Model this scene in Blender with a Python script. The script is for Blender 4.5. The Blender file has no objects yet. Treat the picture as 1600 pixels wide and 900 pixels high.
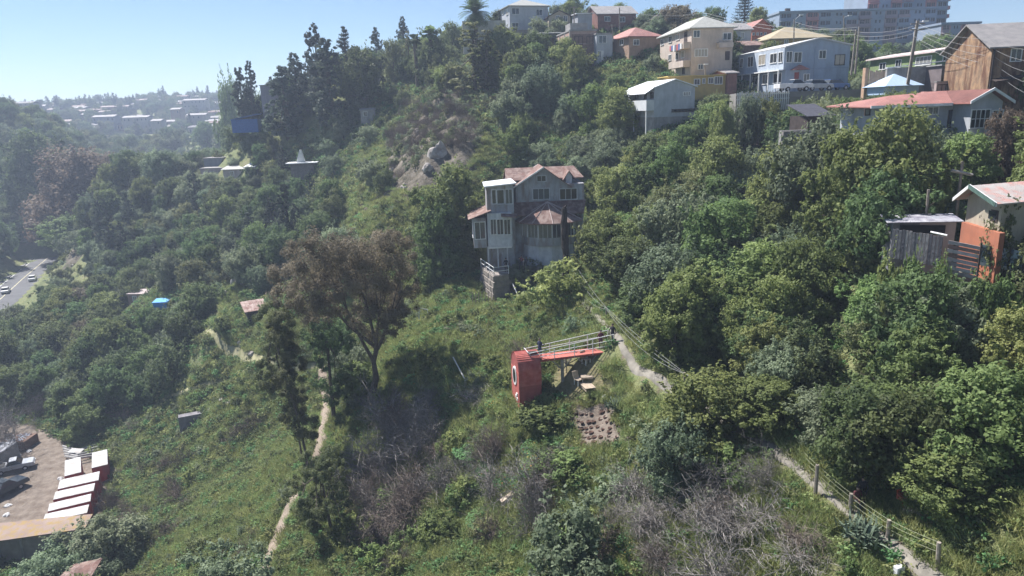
import bpy, bmesh, math, random
import numpy as np
from mathutils import Vector, Matrix, Quaternion
R = math.radians
random.seed(7); rng = np.random.default_rng(7)
SC = bpy.context.scene
COL = SC.collection

# ---------------------------------------------------------------- camera
CAMZ = 60.0
PITCH = R(14.3); ROLL = R(2.0)
FPX = 1100.0                     # focal length in pixels of a 1600 px wide picture
cd = bpy.data.cameras.new('camera')
cd.sensor_width = 36.0
cd.lens = 36.0 * FPX / 1600.0
cd.clip_start = 0.5; cd.clip_end = 12000
cam = bpy.data.objects.new('camera', cd); COL.objects.link(cam)
cam.location = (0, 0, CAMZ)
cam.matrix_world = Matrix.Translation((0, 0, CAMZ)) @ Matrix.Rotation(math.pi/2 - PITCH, 4, 'X') @ Matrix.Rotation(-ROLL, 4, 'Z')
SC.camera = cam
SC.render.resolution_x, SC.render.resolution_y = 1024, 576

# ---------------------------------------------------------------- light
SUN_EL, SUN_AZ = R(53), R(-50)   # azimuth from +Y (into the picture), negative = to the left
sund = bpy.data.lights.new('sun', 'SUN'); sund.energy = 4.4; sund.angle = R(0.6); sund.color = (1.0, 0.965, 0.93)
sun = bpy.data.objects.new('sun', sund); COL.objects.link(sun)
sdir = Vector((math.sin(SUN_AZ)*math.cos(SUN_EL), math.cos(SUN_AZ)*math.cos(SUN_EL), math.sin(SUN_EL)))
sun.rotation_euler = (-sdir).to_track_quat('-Z', 'Y').to_euler()
sun.location = sdir * 200
w = bpy.data.worlds.new('World'); SC.world = w; w.use_nodes = True
nt = w.node_tree; nt.nodes.clear()
sky = nt.nodes.new('ShaderNodeTexSky'); sky.sky_type = 'NISHITA'; sky.sun_disc = False
sky.sun_elevation = SUN_EL; sky.sun_rotation = SUN_AZ
sky.altitude = 1500; sky.air_density = 1.0; sky.dust_density = 0.1; sky.ozone_density = 4.0
bg = nt.nodes.new('ShaderNodeBackground'); bg.inputs['Strength'].default_value = 0.053
wo = nt.nodes.new('ShaderNodeOutputWorld')
nt.links.new(sky.outputs[0], bg.inputs[0]); nt.links.new(bg.outputs[0], wo.inputs[0])
SC.view_settings.view_transform = 'Standard'; SC.view_settings.look = 'None'
SC.view_settings.exposure = 1.24; SC.view_settings.gamma = 1.0
SC.cycles.max_bounces = 6; SC.cycles.diffuse_bounces = 4; SC.cycles.transmission_bounces = 4
SC.cycles.glossy_bounces = 2; SC.cycles.transparent_max_bounces = 8; SC.cycles.volume_bounces = 0
SC.cycles.use_adaptive_sampling = True; SC.cycles.adaptive_threshold = 0.02

# ---------------------------------------------------------------- picture <-> world
CP, SP = math.cos(PITCH), math.sin(PITCH); CR, SR = math.cos(ROLL), math.sin(ROLL)
def ray(u, v):
    a = (u-800)/FPX; b = (450-v)/FPX
    a, b = a*CR + b*SR, -a*SR + b*CR
    return np.array([a, CP + b*SP, -SP + b*CP])
def at(u, v, Y):                 # point seen at pixel u,v whose world y is Y
    d = ray(u, v); t = Y/d[1]
    return Vector((d[0]*t, Y, CAMZ + d[2]*t))
def proj(x, y, z):
    z = z - CAMZ
    dep = y*CP - z*SP
    a = x/dep; b = (y*SP + z*CP)/dep
    return 800 + FPX*(a*CR - b*SR), 450 - FPX*(a*SR + b*CR), dep
# ================================================================ terrain
CTRL = []                        # (x, y, z above/below the camera)
def cp(u, v, Y, dz=0.0):
    p = at(u, v, Y); CTRL.append((p.x, p.y, p.z - CAMZ - dz))
def cz(u, Y, z):                 # column u, distance, height as read with a level 15.3 degree view
    c, s_ = math.cos(R(15.3)), math.sin(R(15.3))
    cp(u, 450 - FPX*(Y*s_ + z*c)/(Y*c - z*s_), Y)
def cx(x, y, z): CTRL.append((x, y, z))
# path along the slope
PATH_MAIN = [(1500,940,26.3),(1440,892,28),(1385,850,30),(1335,805,32),(1290,765,34),(1180,680,40.5),(1090,625,46),(1020,582,50.5),(975,545,55.5),(945,505,62),(905,462,70),(862,448,75)]
for a in PATH_MAIN[:-1]: cp(*a)
# below the path, towards the viewer
for a in [(1250,895,30.0,.3),(1150,895,32.5,.3),(1000,895,35,.3),(900,895,38),(800,895,41.5),(700,895,44),(600,895,46.5),(500,895,48),(425,880,50),(300,895,58.5),(180,895,64.5,.5),
          (1200,780,34.5,1),(1050,780,38,1),(900,780,44),(750,780,50),(650,780,55),(560,780,57),(456,790,58),(330,800,68),(215,800,78),
          (930,660,51.6),(960,620,53),(870,630,54),(830,650,53.6),(770,640,57.5),(700,650,61),(600,660,66),(515,650,75),(400,660,88),(300,670,96),(215,670,102),
          (880,720,47.5,.3),(1000,690,47,.6),(1080,680,44,.6),
          (840,560,62),(780,560,66),(700,550,69),(760,482,77.5),(800,480,77),(690,450,86),(768,478,79.5),(792,474,80.5),(600,450,95,2),(480,430,115,2),
          (620,290,118),(700,235,112,0),(640,220,128),(660,150,141,2),(580,300,122),(590,200,150,1),(500,200,165,3),(540,380,108),(650,380,98,1),
          (480,340,135,3),(400,350,150,3),(380,440,122),(395,495,108),(330,530,108),(480,570,92),(400,560,95),(230,487,130),(200,400,165,3),(280,340,175,3),
          (100,480,150,2),(350,600,101),(340,262,190),(230,272,210),(170,310,205),(112,385,197),(72,425,192)]:
    cp(*a)
# valley floor, yard, road
for u,Y,z in [(120,82,-52),(0,81,-52),(-150,83,-52),(60,97,-52),(20,104,-52),(110,99,-52),(60,68,-52),(-100,110,-52),(100,125,-52),(0,130,-52),(200,118,-51),(250,118,-50),(-100,150,-51),
              (0,171,-50),(35,193,-50),(60,208,-50),(88,227,-50),(-80,150,-51),(-300,120,-48),(130,150,-48)]:
    cz(u,Y,z)
# hill across the road
for u,Y,z in [(-40,205,-44),(0,250,-42),(0,290,-25),(0,330,-11),(-200,300,-8),(-400,300,-5),(100,270,-36),(100,340,-20),(150,350,-34),(200,300,-46),(180,420,-32),(300,420,-26),(400,400,-22),(60,300,-27),
              (-50,650,-16),(130,640,-15),(200,520,-32),(250,750,-7),(340,800,-4),(450,700,-8),(300,560,-26),(400,550,-20),(0,500,-20),(250,2500,-150),(-900,2500,-150),(1200,2500,-40),(800,1500,-20),(100,1300,-60),(-400,900,-40)]:
    cz(u,Y,z)
# right hand hillside and the plateau with the houses
for u,Y,z in [(1150,50,-20),(1150,65,-16.5),(1150,85,-11),(1150,104,-4.5),(1300,40,-19),(1300,55,-15.5),(1300,75,-9.5),(1300,95,-4),
              (1450,33,-18.8),(1450,45,-13.5),(1450,52,-11.3),(1450,64,-7),(1450,76,-3),(1590,27,-18),(1590,36,-14),(1590,45,-10.5),(1590,58,-7),(1590,74,-2),
              (1750,40,-10),(1750,70,-2),(1000,66,-19.3),(1030,82,-15.5),(1030,99,-7),(1000,112,-3),(900,80,-19.8),(900,97,-18.5),(840,92,-19.8),(770,95,-19.8),(900,112,-9),(900,128,-1.5),(780,112,-11),(790,128,-2),(720,140,1),(880,140,4.5),
              (820,160,12.8),(960,155,12),(960,135,6),(1090,122,2.5),(1160,112,-.6),(1240,108,-.6),(1330,104,0),(1330,118,2),(1430,98,1.8),(1530,92,1),(1600,80,0),(1150,150,9),(1300,160,9),(1450,150,6),(1150,230,12),(1400,240,11),(1650,230,9),
              (1000,240,12),(900,220,14),(1600,400,8),(1200,400,8),(800,300,6),(700,165,6),(600,175,4.5),(520,178,1),(440,180,-6),(380,190,-12),(600,230,-2),(500,240,-10),(420,240,-18),(340,230,-24),(700,230,5)]:
    cz(u,Y,z)
# under and behind the camera
for a in [(0,0,-36),(15,5,-26),(-40,0,-44),(0,-80,-40),(60,-20,-5),(60,20,-8),(30,18,-17),(-100,0,-48),(-100,-150,-50),(100,-150,0),(150,60,4),(200,150,8),(-10,25,-36),(10,25,-29),(-60,40,-49),(-120,60,-50),(-200,60,-40),(-260,150,-20),(-300,0,-20)]:
    cx(*a)
CTRL = np.array(CTRL)
def warp(x, y):
    r = np.sqrt(x*x + (y-60)**2) + 1e-6
    k = 200*np.log1p(r/200)/r
    return x*k, (y-60)*k
def tps(r2): return np.where(r2 > 1e-9, .5*r2*np.log(r2 + 1e-12), 0.0)
_cx, _cy = warp(CTRL[:,0], CTRL[:,1]); _cx /= 100; _cy /= 100
n = len(CTRL)
K = tps((_cx[:,None]-_cx)**2 + (_cy[:,None]-_cy)**2) + np.eye(n)*2e-4
Pm = np.stack([np.ones(n), _cx, _cy], 1)
A = np.zeros((n+3, n+3)); A[:n,:n] = K; A[:n,n:] = Pm; A[n:,:n] = Pm.T
sol = np.linalg.solve(A, np.concatenate([CTRL[:,2], np.zeros(3)]))
def smooth_h(x, y):
    x = np.asarray(x, float); y = np.asarray(y, float); sh = x.shape
    a, b = warp(x.ravel(), y.ravel()); a = a/100; b = b/100
    out = sol[n] + sol[n+1]*a + sol[n+2]*b
    for i in range(0, len(a), 20000):
        s = slice(i, i+20000)
        out[s] += tps((a[s,None]-_cx)**2 + (b[s,None]-_cy)**2) @ sol[:n]
    return out.reshape(sh)

_perm = np.random.default_rng(3).random((256, 256))
def vnoise(x, y):
    xi = np.floor(x).astype(int); yi = np.floor(y).astype(int)
    fx = x-xi; fy = y-yi; fx = fx*fx*(3-2*fx); fy = fy*fy*(3-2*fy)
    a = _perm[xi % 256, yi % 256]; b = _perm[(xi+1) % 256, yi % 256]; c = _perm[xi % 256, (yi+1) % 256]; d = _perm[(xi+1) % 256, (yi+1) % 256]
    return (a*(1-fx)+b*fx)*(1-fy) + (c*(1-fx)+d*fx)*fy
def fbm(x, y, s, o=4):
    v = 0; amp = 1; tot = 0
    for i in range(o):
        v = v + amp*(vnoise(x/s + 17.3*i, y/s + 9.1*i)-.5); tot += amp; amp *= .5; s *= .5
    return v/tot*2

def gaps(a0, a1, step, lo, hi, g=1.07):
    c = list(np.arange(a0, a1+1e-6, step))
    s = step
    while c[-1] < hi: s *= g; c.append(c[-1]+s)
    s = step
    while c[0] > lo: s *= g; c.insert(0, c[0]-s)
    return np.array(c)
GX = gaps(-115, 85, .9, -2600, 2600); GY = gaps(18, 185, .9, -260, 3000)
XX, YY = np.meshgrid(GX, GY)
HH = smooth_h(XX, YY)

def seg_dist(px, py, pts):
    best = np.full(px.shape, 1e9)
    for (x0,y0),(x1,y1) in zip(pts[:-1], pts[1:]):
        dx, dy = x1-x0, y1-y0
        t = np.clip(((px-x0)*dx + (py-y0)*dy)/(dx*dx+dy*dy+1e-9), 0, 1)
        best = np.minimum(best, np.hypot(px-(x0+t*dx), py-(y0+t*dy)))
    return best
def pxy(a): p = at(*a); return (p.x, p.y)
main_xy = [pxy(a) for a in PATH_MAIN]
flat = np.zeros(XX.shape)
def soften(d, r0, r1): return np.clip((r1-d)/(r1-r0), 0, 1)
flat = np.maximum(flat, soften(seg_dist(XX, YY, main_xy), 1.0, 3.5))
YARD = None; YARDZ = -48.5
def in_poly(px, py, poly):
    ins = np.zeros(np.shape(px), bool); m = len(poly)
    for i in range(m):
        x0,y0 = poly[i]; x1,y1 = poly[(i+1) % m]
        c = ((y0 > py) != (y1 > py)) & (px < (x1-x0)*(py-y0)/((y1-y0)+1e-12) + x0)
        ins ^= c
    return ins
ROADZ = -43.0

def on_z(u, v, z):               # where the ray of a pixel meets the height z (relative to the camera)
    d = ray(u, v); t = z/d[2]
    return (float(d[0]*t), float(d[1]*t))
ROADC = [on_z(*a, ROADZ) for a in [(-90,560),(-40,500),(0,468),(34,437),(60,415),(75,403)]]
YARD = [on_z(*a, YARDZ) for a in [(-200,900),(150,850),(168,800),(172,735),(120,690),(95,690),(60,664),(0,655),(-200,650)]]
yd = np.where(in_poly(XX, YY, YARD), 0, seg_dist(XX, YY, YARD+YARD[:1]))
ys = soften(yd, .5, 5)
TERR = fbm(XX, YY, 22, 3)*1.6 + fbm(XX+50, YY, 6, 3)*.8
near = np.clip((np.hypot(XX, YY)-20)/60, .35, 1)
cliff_c = [(at(655,170,138)), (at(640,230,126)), (at(690,230,114)), (at(610,285,118))]
cliff = np.zeros(XX.shape)
cliff = soften(seg_dist(XX, YY, [(p.x,p.y) for p in cliff_c]), 4, 13)
rock2 = soften(np.hypot(XX-at(375,435,120).x, YY-120), 2, 9)
hump = np.maximum(0, soften(np.hypot(XX-at(150,385,190).x, YY-190), 5, 16))
rocky = np.maximum(np.maximum(cliff, rock2), hump*.7)
ridged = (1-np.abs(fbm(XX, YY, 9, 4))*2.2)
HH = HH + TERR*near*(1-flat)*(1-ys) + rocky*(ridged-.5)*2.8
HH = HH*(1-ys) + YARDZ*ys
rd = seg_dist(XX, YY, ROADC); rs = soften(rd, 5, 10)
HH = HH*(1-rs) + ROADZ*rs
HH = np.where(flat > 0, HH*(1-flat*.8) + smooth_h(XX, YY)*flat*.8, HH) + CAMZ
def bil(F, x, y):
    x = np.asarray(x, float); y = np.asarray(y, float)
    i = np.clip(np.searchsorted(GX, x)-1, 0, len(GX)-2); j = np.clip(np.searchsorted(GY, y)-1, 0, len(GY)-2)
    fx = np.clip((x-GX[i])/(GX[i+1]-GX[i]), 0, 1); fy = np.clip((y-GY[j])/(GY[j+1]-GY[j]), 0, 1)
    return F[j,i]*(1-fx)*(1-fy)+F[j,i+1]*fx*(1-fy)+F[j+1,i]*(1-fx)*fy+F[j+1,i+1]*fx*fy
def gz(x, y): return float(bil(HH, x, y))
def hit(u, v, y0=22.0, y1=1400):  # first ground point on a pixel's ray
    d = ray(u, v); y = y0; prev = None
    while y < y1:
        t = y/d[1]; h = CAMZ + d[2]*t - gz(d[0]*t, y)
        if h < 0:
            if prev is None: return Vector((d[0]*t, y, CAMZ+d[2]*t))
            a, b = prev, y
            for _ in range(14):
                m = (a+b)/2; t = m/d[1]
                if CAMZ + d[2]*t - gz(d[0]*t, m) < 0: b = m
                else: a = m
            t = b/d[1]; return Vector((d[0]*t, b, CAMZ+d[2]*t))
        prev = y; y += max(.5, y*.008)
    return None
# ================================================================ materials
MATS = {}
def mat(name, col, rough=.8, var=.12, scale=3.0, bump=.0, metal=0.0, spec=.3, col2=None, coord='Object', det=5, dist=.1):
    if name in MATS: return MATS[name]
    m = bpy.data.materials.new(name); m.use_nodes = True; t = m.node_tree; N = t.nodes; L = t.links
    b = N['Principled BSDF']; b.inputs['Roughness'].default_value = rough; b.inputs['Metallic'].default_value = metal
    b.inputs['Specular IOR Level'].default_value = spec
    tc = N.new('ShaderNodeTexCoord'); no = N.new('ShaderNodeTexNoise')
    no.inputs['Scale'].default_value = scale; no.inputs['Detail'].default_value = det
    L.new(tc.outputs[coord], no.inputs['Vector'])
    r = N.new('ShaderNodeValToRGB'); e = r.color_ramp.elements
    e[0].position = .3; e[1].position = .7
    c2 = col2 or tuple(min(1, c*(1+var)) for c in col)
    c1 = col if col2 else tuple(c*(1-var) for c in col)
    e[0].color = (*c1, 1); e[1].color = (*c2, 1)
    L.new(no.outputs['Fac'], r.inputs[0]); L.new(r.outputs[0], b.inputs['Base Color'])
    if bump:
        bp = N.new('ShaderNodeBump'); bp.inputs['Strength'].default_value = bump; bp.inputs['Distance'].default_value = dist
        L.new(no.outputs['Fac'], bp.inputs['Height']); L.new(bp.outputs[0], b.inputs['Normal'])
    if any(k_ in name for k_ in ('wall','concrete','plaster','paint','red','render','cladding','container','barge','trim')):   # weather streaks and grime
        n2 = N.new('ShaderNodeTexNoise'); n2.inputs['Scale'].default_value = .8; n2.inputs['Detail'].default_value = 8; n2.inputs['Roughness'].default_value = .72
        mp = N.new('ShaderNodeMapping'); mp.inputs['Scale'].default_value = (1.3, 1.3, .4); L.new(tc.outputs[coord], mp.inputs[0]); L.new(mp.outputs[0], n2.inputs['Vector'])
        r2 = N.new('ShaderNodeMapRange'); r2.inputs['From Min'].default_value = .42; r2.inputs['From Max'].default_value = .72; r2.inputs['To Max'].default_value = .62; L.new(n2.outputs['Fac'], r2.inputs['Value'])
        mx = N.new('ShaderNodeMix'); mx.data_type = 'RGBA'; mx.inputs[7].default_value = (*[c*.45+.03 for c in col], 1)
        L.new(r2.outputs[0], mx.inputs[0]); L.new(r.outputs[0], mx.inputs[6]); L.new(mx.outputs[2], b.inputs['Base Color'])
    MATS[name] = m; return m
def glassy(name='window glass', col=(.02,.025,.03)):
    if name in MATS: return MATS[name]
    m = bpy.data.materials.new(name); m.use_nodes = True; b = m.node_tree.nodes['Principled BSDF']
    b.inputs['Roughness'].default_value = .12
    t = m.node_tree; oi = t.nodes.new('ShaderNodeObjectInfo'); cr = t.nodes.new('ShaderNodeValToRGB'); cr.color_ramp.interpolation = 'CONSTANT'; e = cr.color_ramp.elements
    for i, (p_, c_) in enumerate(((0,col),(.45,(.06,.07,.08)),(.62,(.22,.22,.21)),(.78,(.035,.03,.028)),(.9,(.3,.27,.22)))):
        if i > 1: e.new(p_)
        e[i].position = p_; e[i].color = (*c_, 1)
    t.links.new(oi.outputs['Random'], cr.inputs[0]); t.links.new(cr.outputs[0], b.inputs['Base Color']); b.inputs['Specular IOR Level'].default_value = .6
    MATS[name] = m; return m
def corrugated(name, col, col2, rough=.55, wave=8.0, metal=.0, rust=None, scale=1.2):
    """sheet metal: colour patches, fine ridges as relief"""
    if name in MATS: return MATS[name]
    m = mat(name, col, rough, 0, scale, 0, metal, .4, col2, 'Object')
    t = m.node_tree; N = t.nodes; L = t.links
    tc = N.new('ShaderNodeTexCoord'); wv = N.new('ShaderNodeTexWave'); wv.inputs['Scale'].default_value = wave; wv.bands_direction = 'X'
    L.new(tc.outputs['Object'], wv.inputs['Vector'])
    bp = N.new('ShaderNodeBump'); bp.inputs['Strength'].default_value = .5; bp.inputs['Distance'].default_value = .03
    L.new(wv.outputs['Fac'], bp.inputs['Height']); L.new(bp.outputs[0], N['Principled BSDF'].inputs['Normal'])
    if rust:
        no = N.new('ShaderNodeTexNoise'); no.inputs['Scale'].default_value = .9; no.inputs['Detail'].default_value = 8; no.inputs['Roughness'].default_value = .7
        mp = N.new('ShaderNodeMapping'); mp.inputs['Scale'].default_value = (1.6, 1.6, .35)
        L.new(tc.outputs['Object'], mp.inputs[0]); L.new(mp.outputs[0], no.inputs['Vector'])
        cr = N.new('ShaderNodeValToRGB'); cr.color_ramp.elements[0].position = .46; cr.color_ramp.elements[1].position = .6
        L.new(no.outputs['Fac'], cr.inputs[0])
        mx = N.new('ShaderNodeMix'); mx.data_type = 'RGBA'; mx.inputs[7].default_value = (*rust, 1)
        b = N['Principled BSDF']; src = b.inputs['Base Color'].links[0].from_socket
        L.new(cr.outputs[0], mx.inputs[0]); L.new(src, mx.inputs[6]); L.new(mx.outputs[2], b.inputs['Base Color'])
    return m
def leafmat(name, dark, light, transl=.3, hue=.35):
    """leaves: tone differs per leaf (attribute) and per plant (object random)"""
    if name in MATS: return MATS[name]
    m = bpy.data.materials.new(name); m.use_nodes = True; t = m.node_tree; N = t.nodes; L = t.links; N.clear()
    at_ = N.new('ShaderNodeAttribute'); at_.attribute_name = 'tone'
    oi = N.new('ShaderNodeObjectInfo')
    mx = N.new('ShaderNodeMix'); mx.data_type = 'RGBA'; mx.inputs[6].default_value = (*dark, 1); mx.inputs[7].default_value = (*light, 1)
    L.new(at_.outputs['Fac'], mx.inputs[0])
    hs = N.new('ShaderNodeHueSaturation')
    for k, lo, hi in (('Hue', .5-.035*hue/.35, .5+.025*hue/.35), ('Value', .72, 1.3)):
        mr = N.new('ShaderNodeMapRange'); mr.inputs['To Min'].default_value = lo; mr.inputs['To Max'].default_value = hi
        if k == 'Hue':
            ml = N.new('ShaderNodeMath'); ml.operation = 'MULTIPLY'; ml.inputs[1].default_value = 7.31
            fr = N.new('ShaderNodeMath'); fr.operation = 'FRACT'
            L.new(oi.outputs['Random'], ml.inputs[0]); L.new(ml.outputs[0], fr.inputs[0]); L.new(fr.outputs[0], mr.inputs['Value'])
        else: L.new(oi.outputs['Random'], mr.inputs['Value'])
        L.new(mr.outputs[0], hs.inputs[k])
    L.new(mx.outputs[2], hs.inputs['Color'])
    d = N.new('ShaderNodeBsdfPrincipled'); d.inputs['Roughness'].default_value = .6; d.inputs['Specular IOR Level'].default_value = .15
    tr = N.new('ShaderNodeBsdfTranslucent'); ms = N.new('ShaderNodeMixShader'); ms.inputs[0].default_value = transl
    o = N.new('ShaderNodeOutputMaterial')
    L.new(hs.outputs[0], d.inputs['Base Color']); L.new(hs.outputs[0], tr.inputs['Color'])
    L.new(d.outputs[0], ms.inputs[1]); L.new(tr.outputs[0], ms.inputs[2]); L.new(ms.outputs[0], o.inputs[0])
    MATS[name] = m; return m

# ================================================================ mesh helpers
class MB:
    """collects shapes and links them as one mesh object"""
    def __init__(s): s.v = []; s.f = []; s.mi = []; s.m = 0
    def add(s, vs, fs):
        o = len(s.v); s.v += [tuple(p) for p in vs]; s.f += [tuple(i+o for i in f) for f in fs]; s.mi += [s.m]*len(fs); return s
    def box(s, x0, x1, y0, y1, z0, z1):
        return s.add([(x0,y0,z0),(x1,y0,z0),(x1,y1,z0),(x0,y1,z0),(x0,y0,z1),(x1,y0,z1),(x1,y1,z1),(x0,y1,z1)],
                     [(0,3,2,1),(4,5,6,7),(0,1,5,4),(1,2,6,5),(2,3,7,6),(3,0,4,7)])
    def hexa(s, b, t):               # 4 bottom, 4 top corners, counter-clockwise
        return s.add(list(b)+list(t), [(3,2,1,0),(4,5,6,7),(0,1,5,4),(1,2,6,5),(2,3,7,6),(3,0,4,7)])
    def slab(s, pts, th):            # polygon thickened downwards
        k = len(pts); low = [(p[0],p[1],p[2]-th) for p in pts]
        return s.add(list(pts)+low, [tuple(range(k)), tuple(range(2*k-1,k-1,-1))]+[(i,k+i,k+(i+1)%k,(i+1)%k) for i in range(k)])
    def tube(s, pts, rads, n=6, cap=True):
        pts = [Vector(p) for p in pts]
        if not hasattr(rads, '__len__'): rads = [rads]*len(pts)
        rings = []
        for i, p in enumerate(pts):
            d = (pts[min(i+1,len(pts)-1)]-pts[max(i-1,0)]).normalized()
            a = d.cross(Vector((0,0,1)) if abs(d.z) < .9 else Vector((1,0,0))).normalized(); b = d.cross(a)
            rings += [tuple(p + (a*math.cos(2*math.pi*k/n)+b*math.sin(2*math.pi*k/n))*rads[i]) for k in range(n)]
        fs = [(i*n+k, (i+1)*n+k, (i+1)*n+(k+1)%n, i*n+(k+1)%n) for i in range(len(pts)-1) for k in range(n)]
        if cap: fs += [tuple(range(n)), tuple(range(len(rings)-1, len(rings)-n-1, -1))]
        return s.add(rings, fs)
    def build(s, name, m, parent=None, smooth=False):
        me = bpy.data.meshes.new(name); me.from_pydata(s.v, [], s.f)
        for x in (m if isinstance(m, (list, tuple)) else [m]): me.materials.append(x)
        if any(s.mi): me.polygons.foreach_set('material_index', s.mi)
        if smooth: me.polygons.foreach_set('use_smooth', [True]*len(s.f))
        me.update()
        return link(name, me, parent)
def link(name, me, parent=None):
    o = bpy.data.objects.new(name, me); COL.objects.link(o)
    if parent is not None: o.parent = parent
    return o
def tag(o, label=None, cat=None, group=None, kind=None):
    if label: o['label'] = label
    if cat: o['category'] = cat; o['kind'] = 'thing'
    if group: o['group'] = group
    if kind: o['kind'] = kind
    return o
def empty(name, loc, rz=0, label=None, cat=None, group=None):
    o = bpy.data.objects.new(name, None); COL.objects.link(o); o.location = loc; o.rotation_euler = (0,0,rz)
    o.empty_display_size = .3
    return tag(o, label, cat, group)
def children_of(o): return KIDS.get(o.name) or [c for c in o.children]
KIDS = {}
def copy_tree(o, parent=None):
    c = o.copy(); COL.objects.link(c)
    if parent is not None: c.parent = parent
    for ch in list(o.children): copy_tree(ch, c)
    return c
def box(name, dims, m, parent, loc=(0,0,0)):
    x, y, z = dims
    o = MB().box(-x/2,x/2,-y/2,y/2,0,z).build(name, m, parent); o.location = loc; return o
def bevel(o, wd=.02, seg=1):
    md = o.modifiers.new('bevel', 'BEVEL'); md.width = wd; md.segments = seg; md.limit_method = 'ANGLE'; return o

# ================================================================ ground sheet
attr_path = soften(seg_dist(XX, YY, main_xy), .5, 1.2)*0
def build_ground():
    ny, nx = XX.shape
    v = np.stack([XX, YY, HH], -1).reshape(-1, 3)
    idx = np.arange(ny*nx).reshape(ny, nx)
    f = np.stack([idx[:-1,:-1], idx[:-1,1:], idx[1:,1:], idx[1:,:-1]], -1).reshape(-1, 4)
    me = bpy.data.meshes.new('ground')
    me.vertices.add(len(v)); me.vertices.foreach_set('co', v.ravel())
    me.loops.add(len(f)*4); me.loops.foreach_set('vertex_index', f.ravel().astype(np.int32))
    me.polygons.add(len(f)); me.polygons.foreach_set('loop_start', np.arange(0, len(f)*4, 4, dtype=np.int32)); me.polygons.foreach_set('loop_total', np.full(len(f), 4, dtype=np.int32))
    me.polygons.foreach_set('use_smooth', np.ones(len(f), bool))
    me.update()
    # soil masks: bare earth, rock, dry grass
    pxv, pyv, dep = proj(XX, YY, HH); 
    plot = in_poly(XX, YY, [hit(*a).to_2d()[:] for a in [(885,632),(958,628),(985,690),(905,705)]])
    lawn = in_poly(XX, YY, [hit(*a).to_2d()[:] for a in [(865,570),(940,555),(965,640),(880,640)]])
    bare = np.maximum.reduce([soften(yd, 0, 2.5), plot*1.0, soften(seg_dist(XX,YY,main_xy), .1, .9)*.5])
    for (u, vv, y, r) in [(590,850,50,3),(600,880,48,2.4),(555,745,59,1.6),(455,775,60,1.6),(465,700,66,2)]:
        p = at(u, vv, y); bare = np.maximum(bare, soften(np.hypot(XX-p.x, YY-p.y)+fbm(XX,YY,3,3)*2, r*.5, r*1.4)*.9)
    town = soften(np.maximum(0, 420-np.hypot(XX+260, YY-650)), -1, 0)*0
    for nm, arr in (('bare', bare), ('rock', np.clip(rocky*1.2, 0, 1)), ('dry', lawn*1.0)):
        a = me.attributes.new(nm, 'FLOAT', 'POINT'); a.data.foreach_set('value', arr.astype(np.float32).ravel())
    m = bpy.data.materials.new('hillside'); m.use_nodes = True; t = m.node_tree; N = t.nodes; L = t.links; b = N['Principled BSDF']
    b.inputs['Roughness'].default_value = .95; b.inputs['Specular IOR Level'].default_value = .1
    tc = N.new('ShaderNodeTexCoord')
    def noise(sc, det=6, ro=.6):
        q = N.new('ShaderNodeTexNoise'); q.inputs['Scale'].default_value = sc; q.inputs['Detail'].default_value = det; q.inputs['Roughness'].default_value = ro
        L.new(tc.outputs['Object'], q.inputs['Vector']); return q.outputs['Fac']
    def ramp(src, stops):
        q = N.new('ShaderNodeValToRGB'); e = q.color_ramp.elements
        while len(e) < len(stops): e.new(.5)
        for i, (p, c) in enumerate(stops): e[i].position = p; e[i].color = (*c, 1) if len(c) == 3 else c
        L.new(src, q.inputs[0]); return q.outputs[0]
    def mixc(f, a, c):
        q = N.new('ShaderNodeMix'); q.data_type = 'RGBA'
        L.new(f, q.inputs[0]); L.new(a, q.inputs[6]); L.new(c, q.inputs[7]); return q.outputs[2]
    def attr(nm):
        q = N.new('ShaderNodeAttribute'); q.attribute_name = nm; return q.outputs['Fac']
    grass = ramp(noise(.22, 8, .7), [(.3,(.11,.13,.06)),(.45,(.16,.185,.085)),(.55,(.21,.215,.10)),(.68,(.28,.235,.15))])
    grass2 = ramp(noise(2.2, 5), [(.35,(.09,.12,.05)),(.65,(.22,.23,.11))])
    g = N.new('ShaderNodeMix'); g.data_type = 'RGBA'; g.inputs[0].default_value = .5; L.new(grass, g.inputs[6]); L.new(grass2, g.inputs[7])
    soil = ramp(noise(.8, 8, .7), [(.3,(.13,.10,.08)),(.5,(.20,.165,.135)),(.7,(.29,.245,.205))])
    rock = ramp(noise(.7, 12, .82), [(.34,(.035,.035,.022)),(.45,(.10,.09,.065)),(.56,(.18,.155,.125)),(.68,(.34,.31,.27))])
    dry = ramp(noise(1.5, 6), [(.35,(.13,.13,.06)),(.65,(.24,.2,.12))])
    def brk(a, sc, lo, hi):     # mask broken up by noise
        n1 = noise(sc, 6, .7); ad = N.new('ShaderNodeMath'); ad.operation = 'ADD'; L.new(a, ad.inputs[0]); L.new(n1, ad.inputs[1])
        mr = N.new('ShaderNodeMapRange'); mr.inputs['From Min'].default_value = lo; mr.inputs['From Max'].default_value = hi; L.new(ad.outputs[0], mr.inputs['Value']); return mr.outputs[0]
    c = mixc(attr('dry'), g.outputs[2], dry)
    c = mixc(brk(attr('rock'), .35, .95, 1.15), c, rock)
    c = mixc(brk(attr('bare'), 1.5, .8, 1.0), c, soil)
    L.new(c, b.inputs['Base Color'])
    bp = N.new('ShaderNodeBump'); bp.inputs['Strength'].default_value = .9; bp.inputs['Distance'].default_value = .35
    L.new(noise(1.6, 8, .7), bp.inputs['Height']); L.new(bp.outputs[0], b.inputs['Normal'])
    me.materials.append(m)
    o = link('ground', me); tag(o, kind='structure', label='green ravine hillside of grass, scrub and bare rock')
    return o
ground = build_ground()
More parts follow.
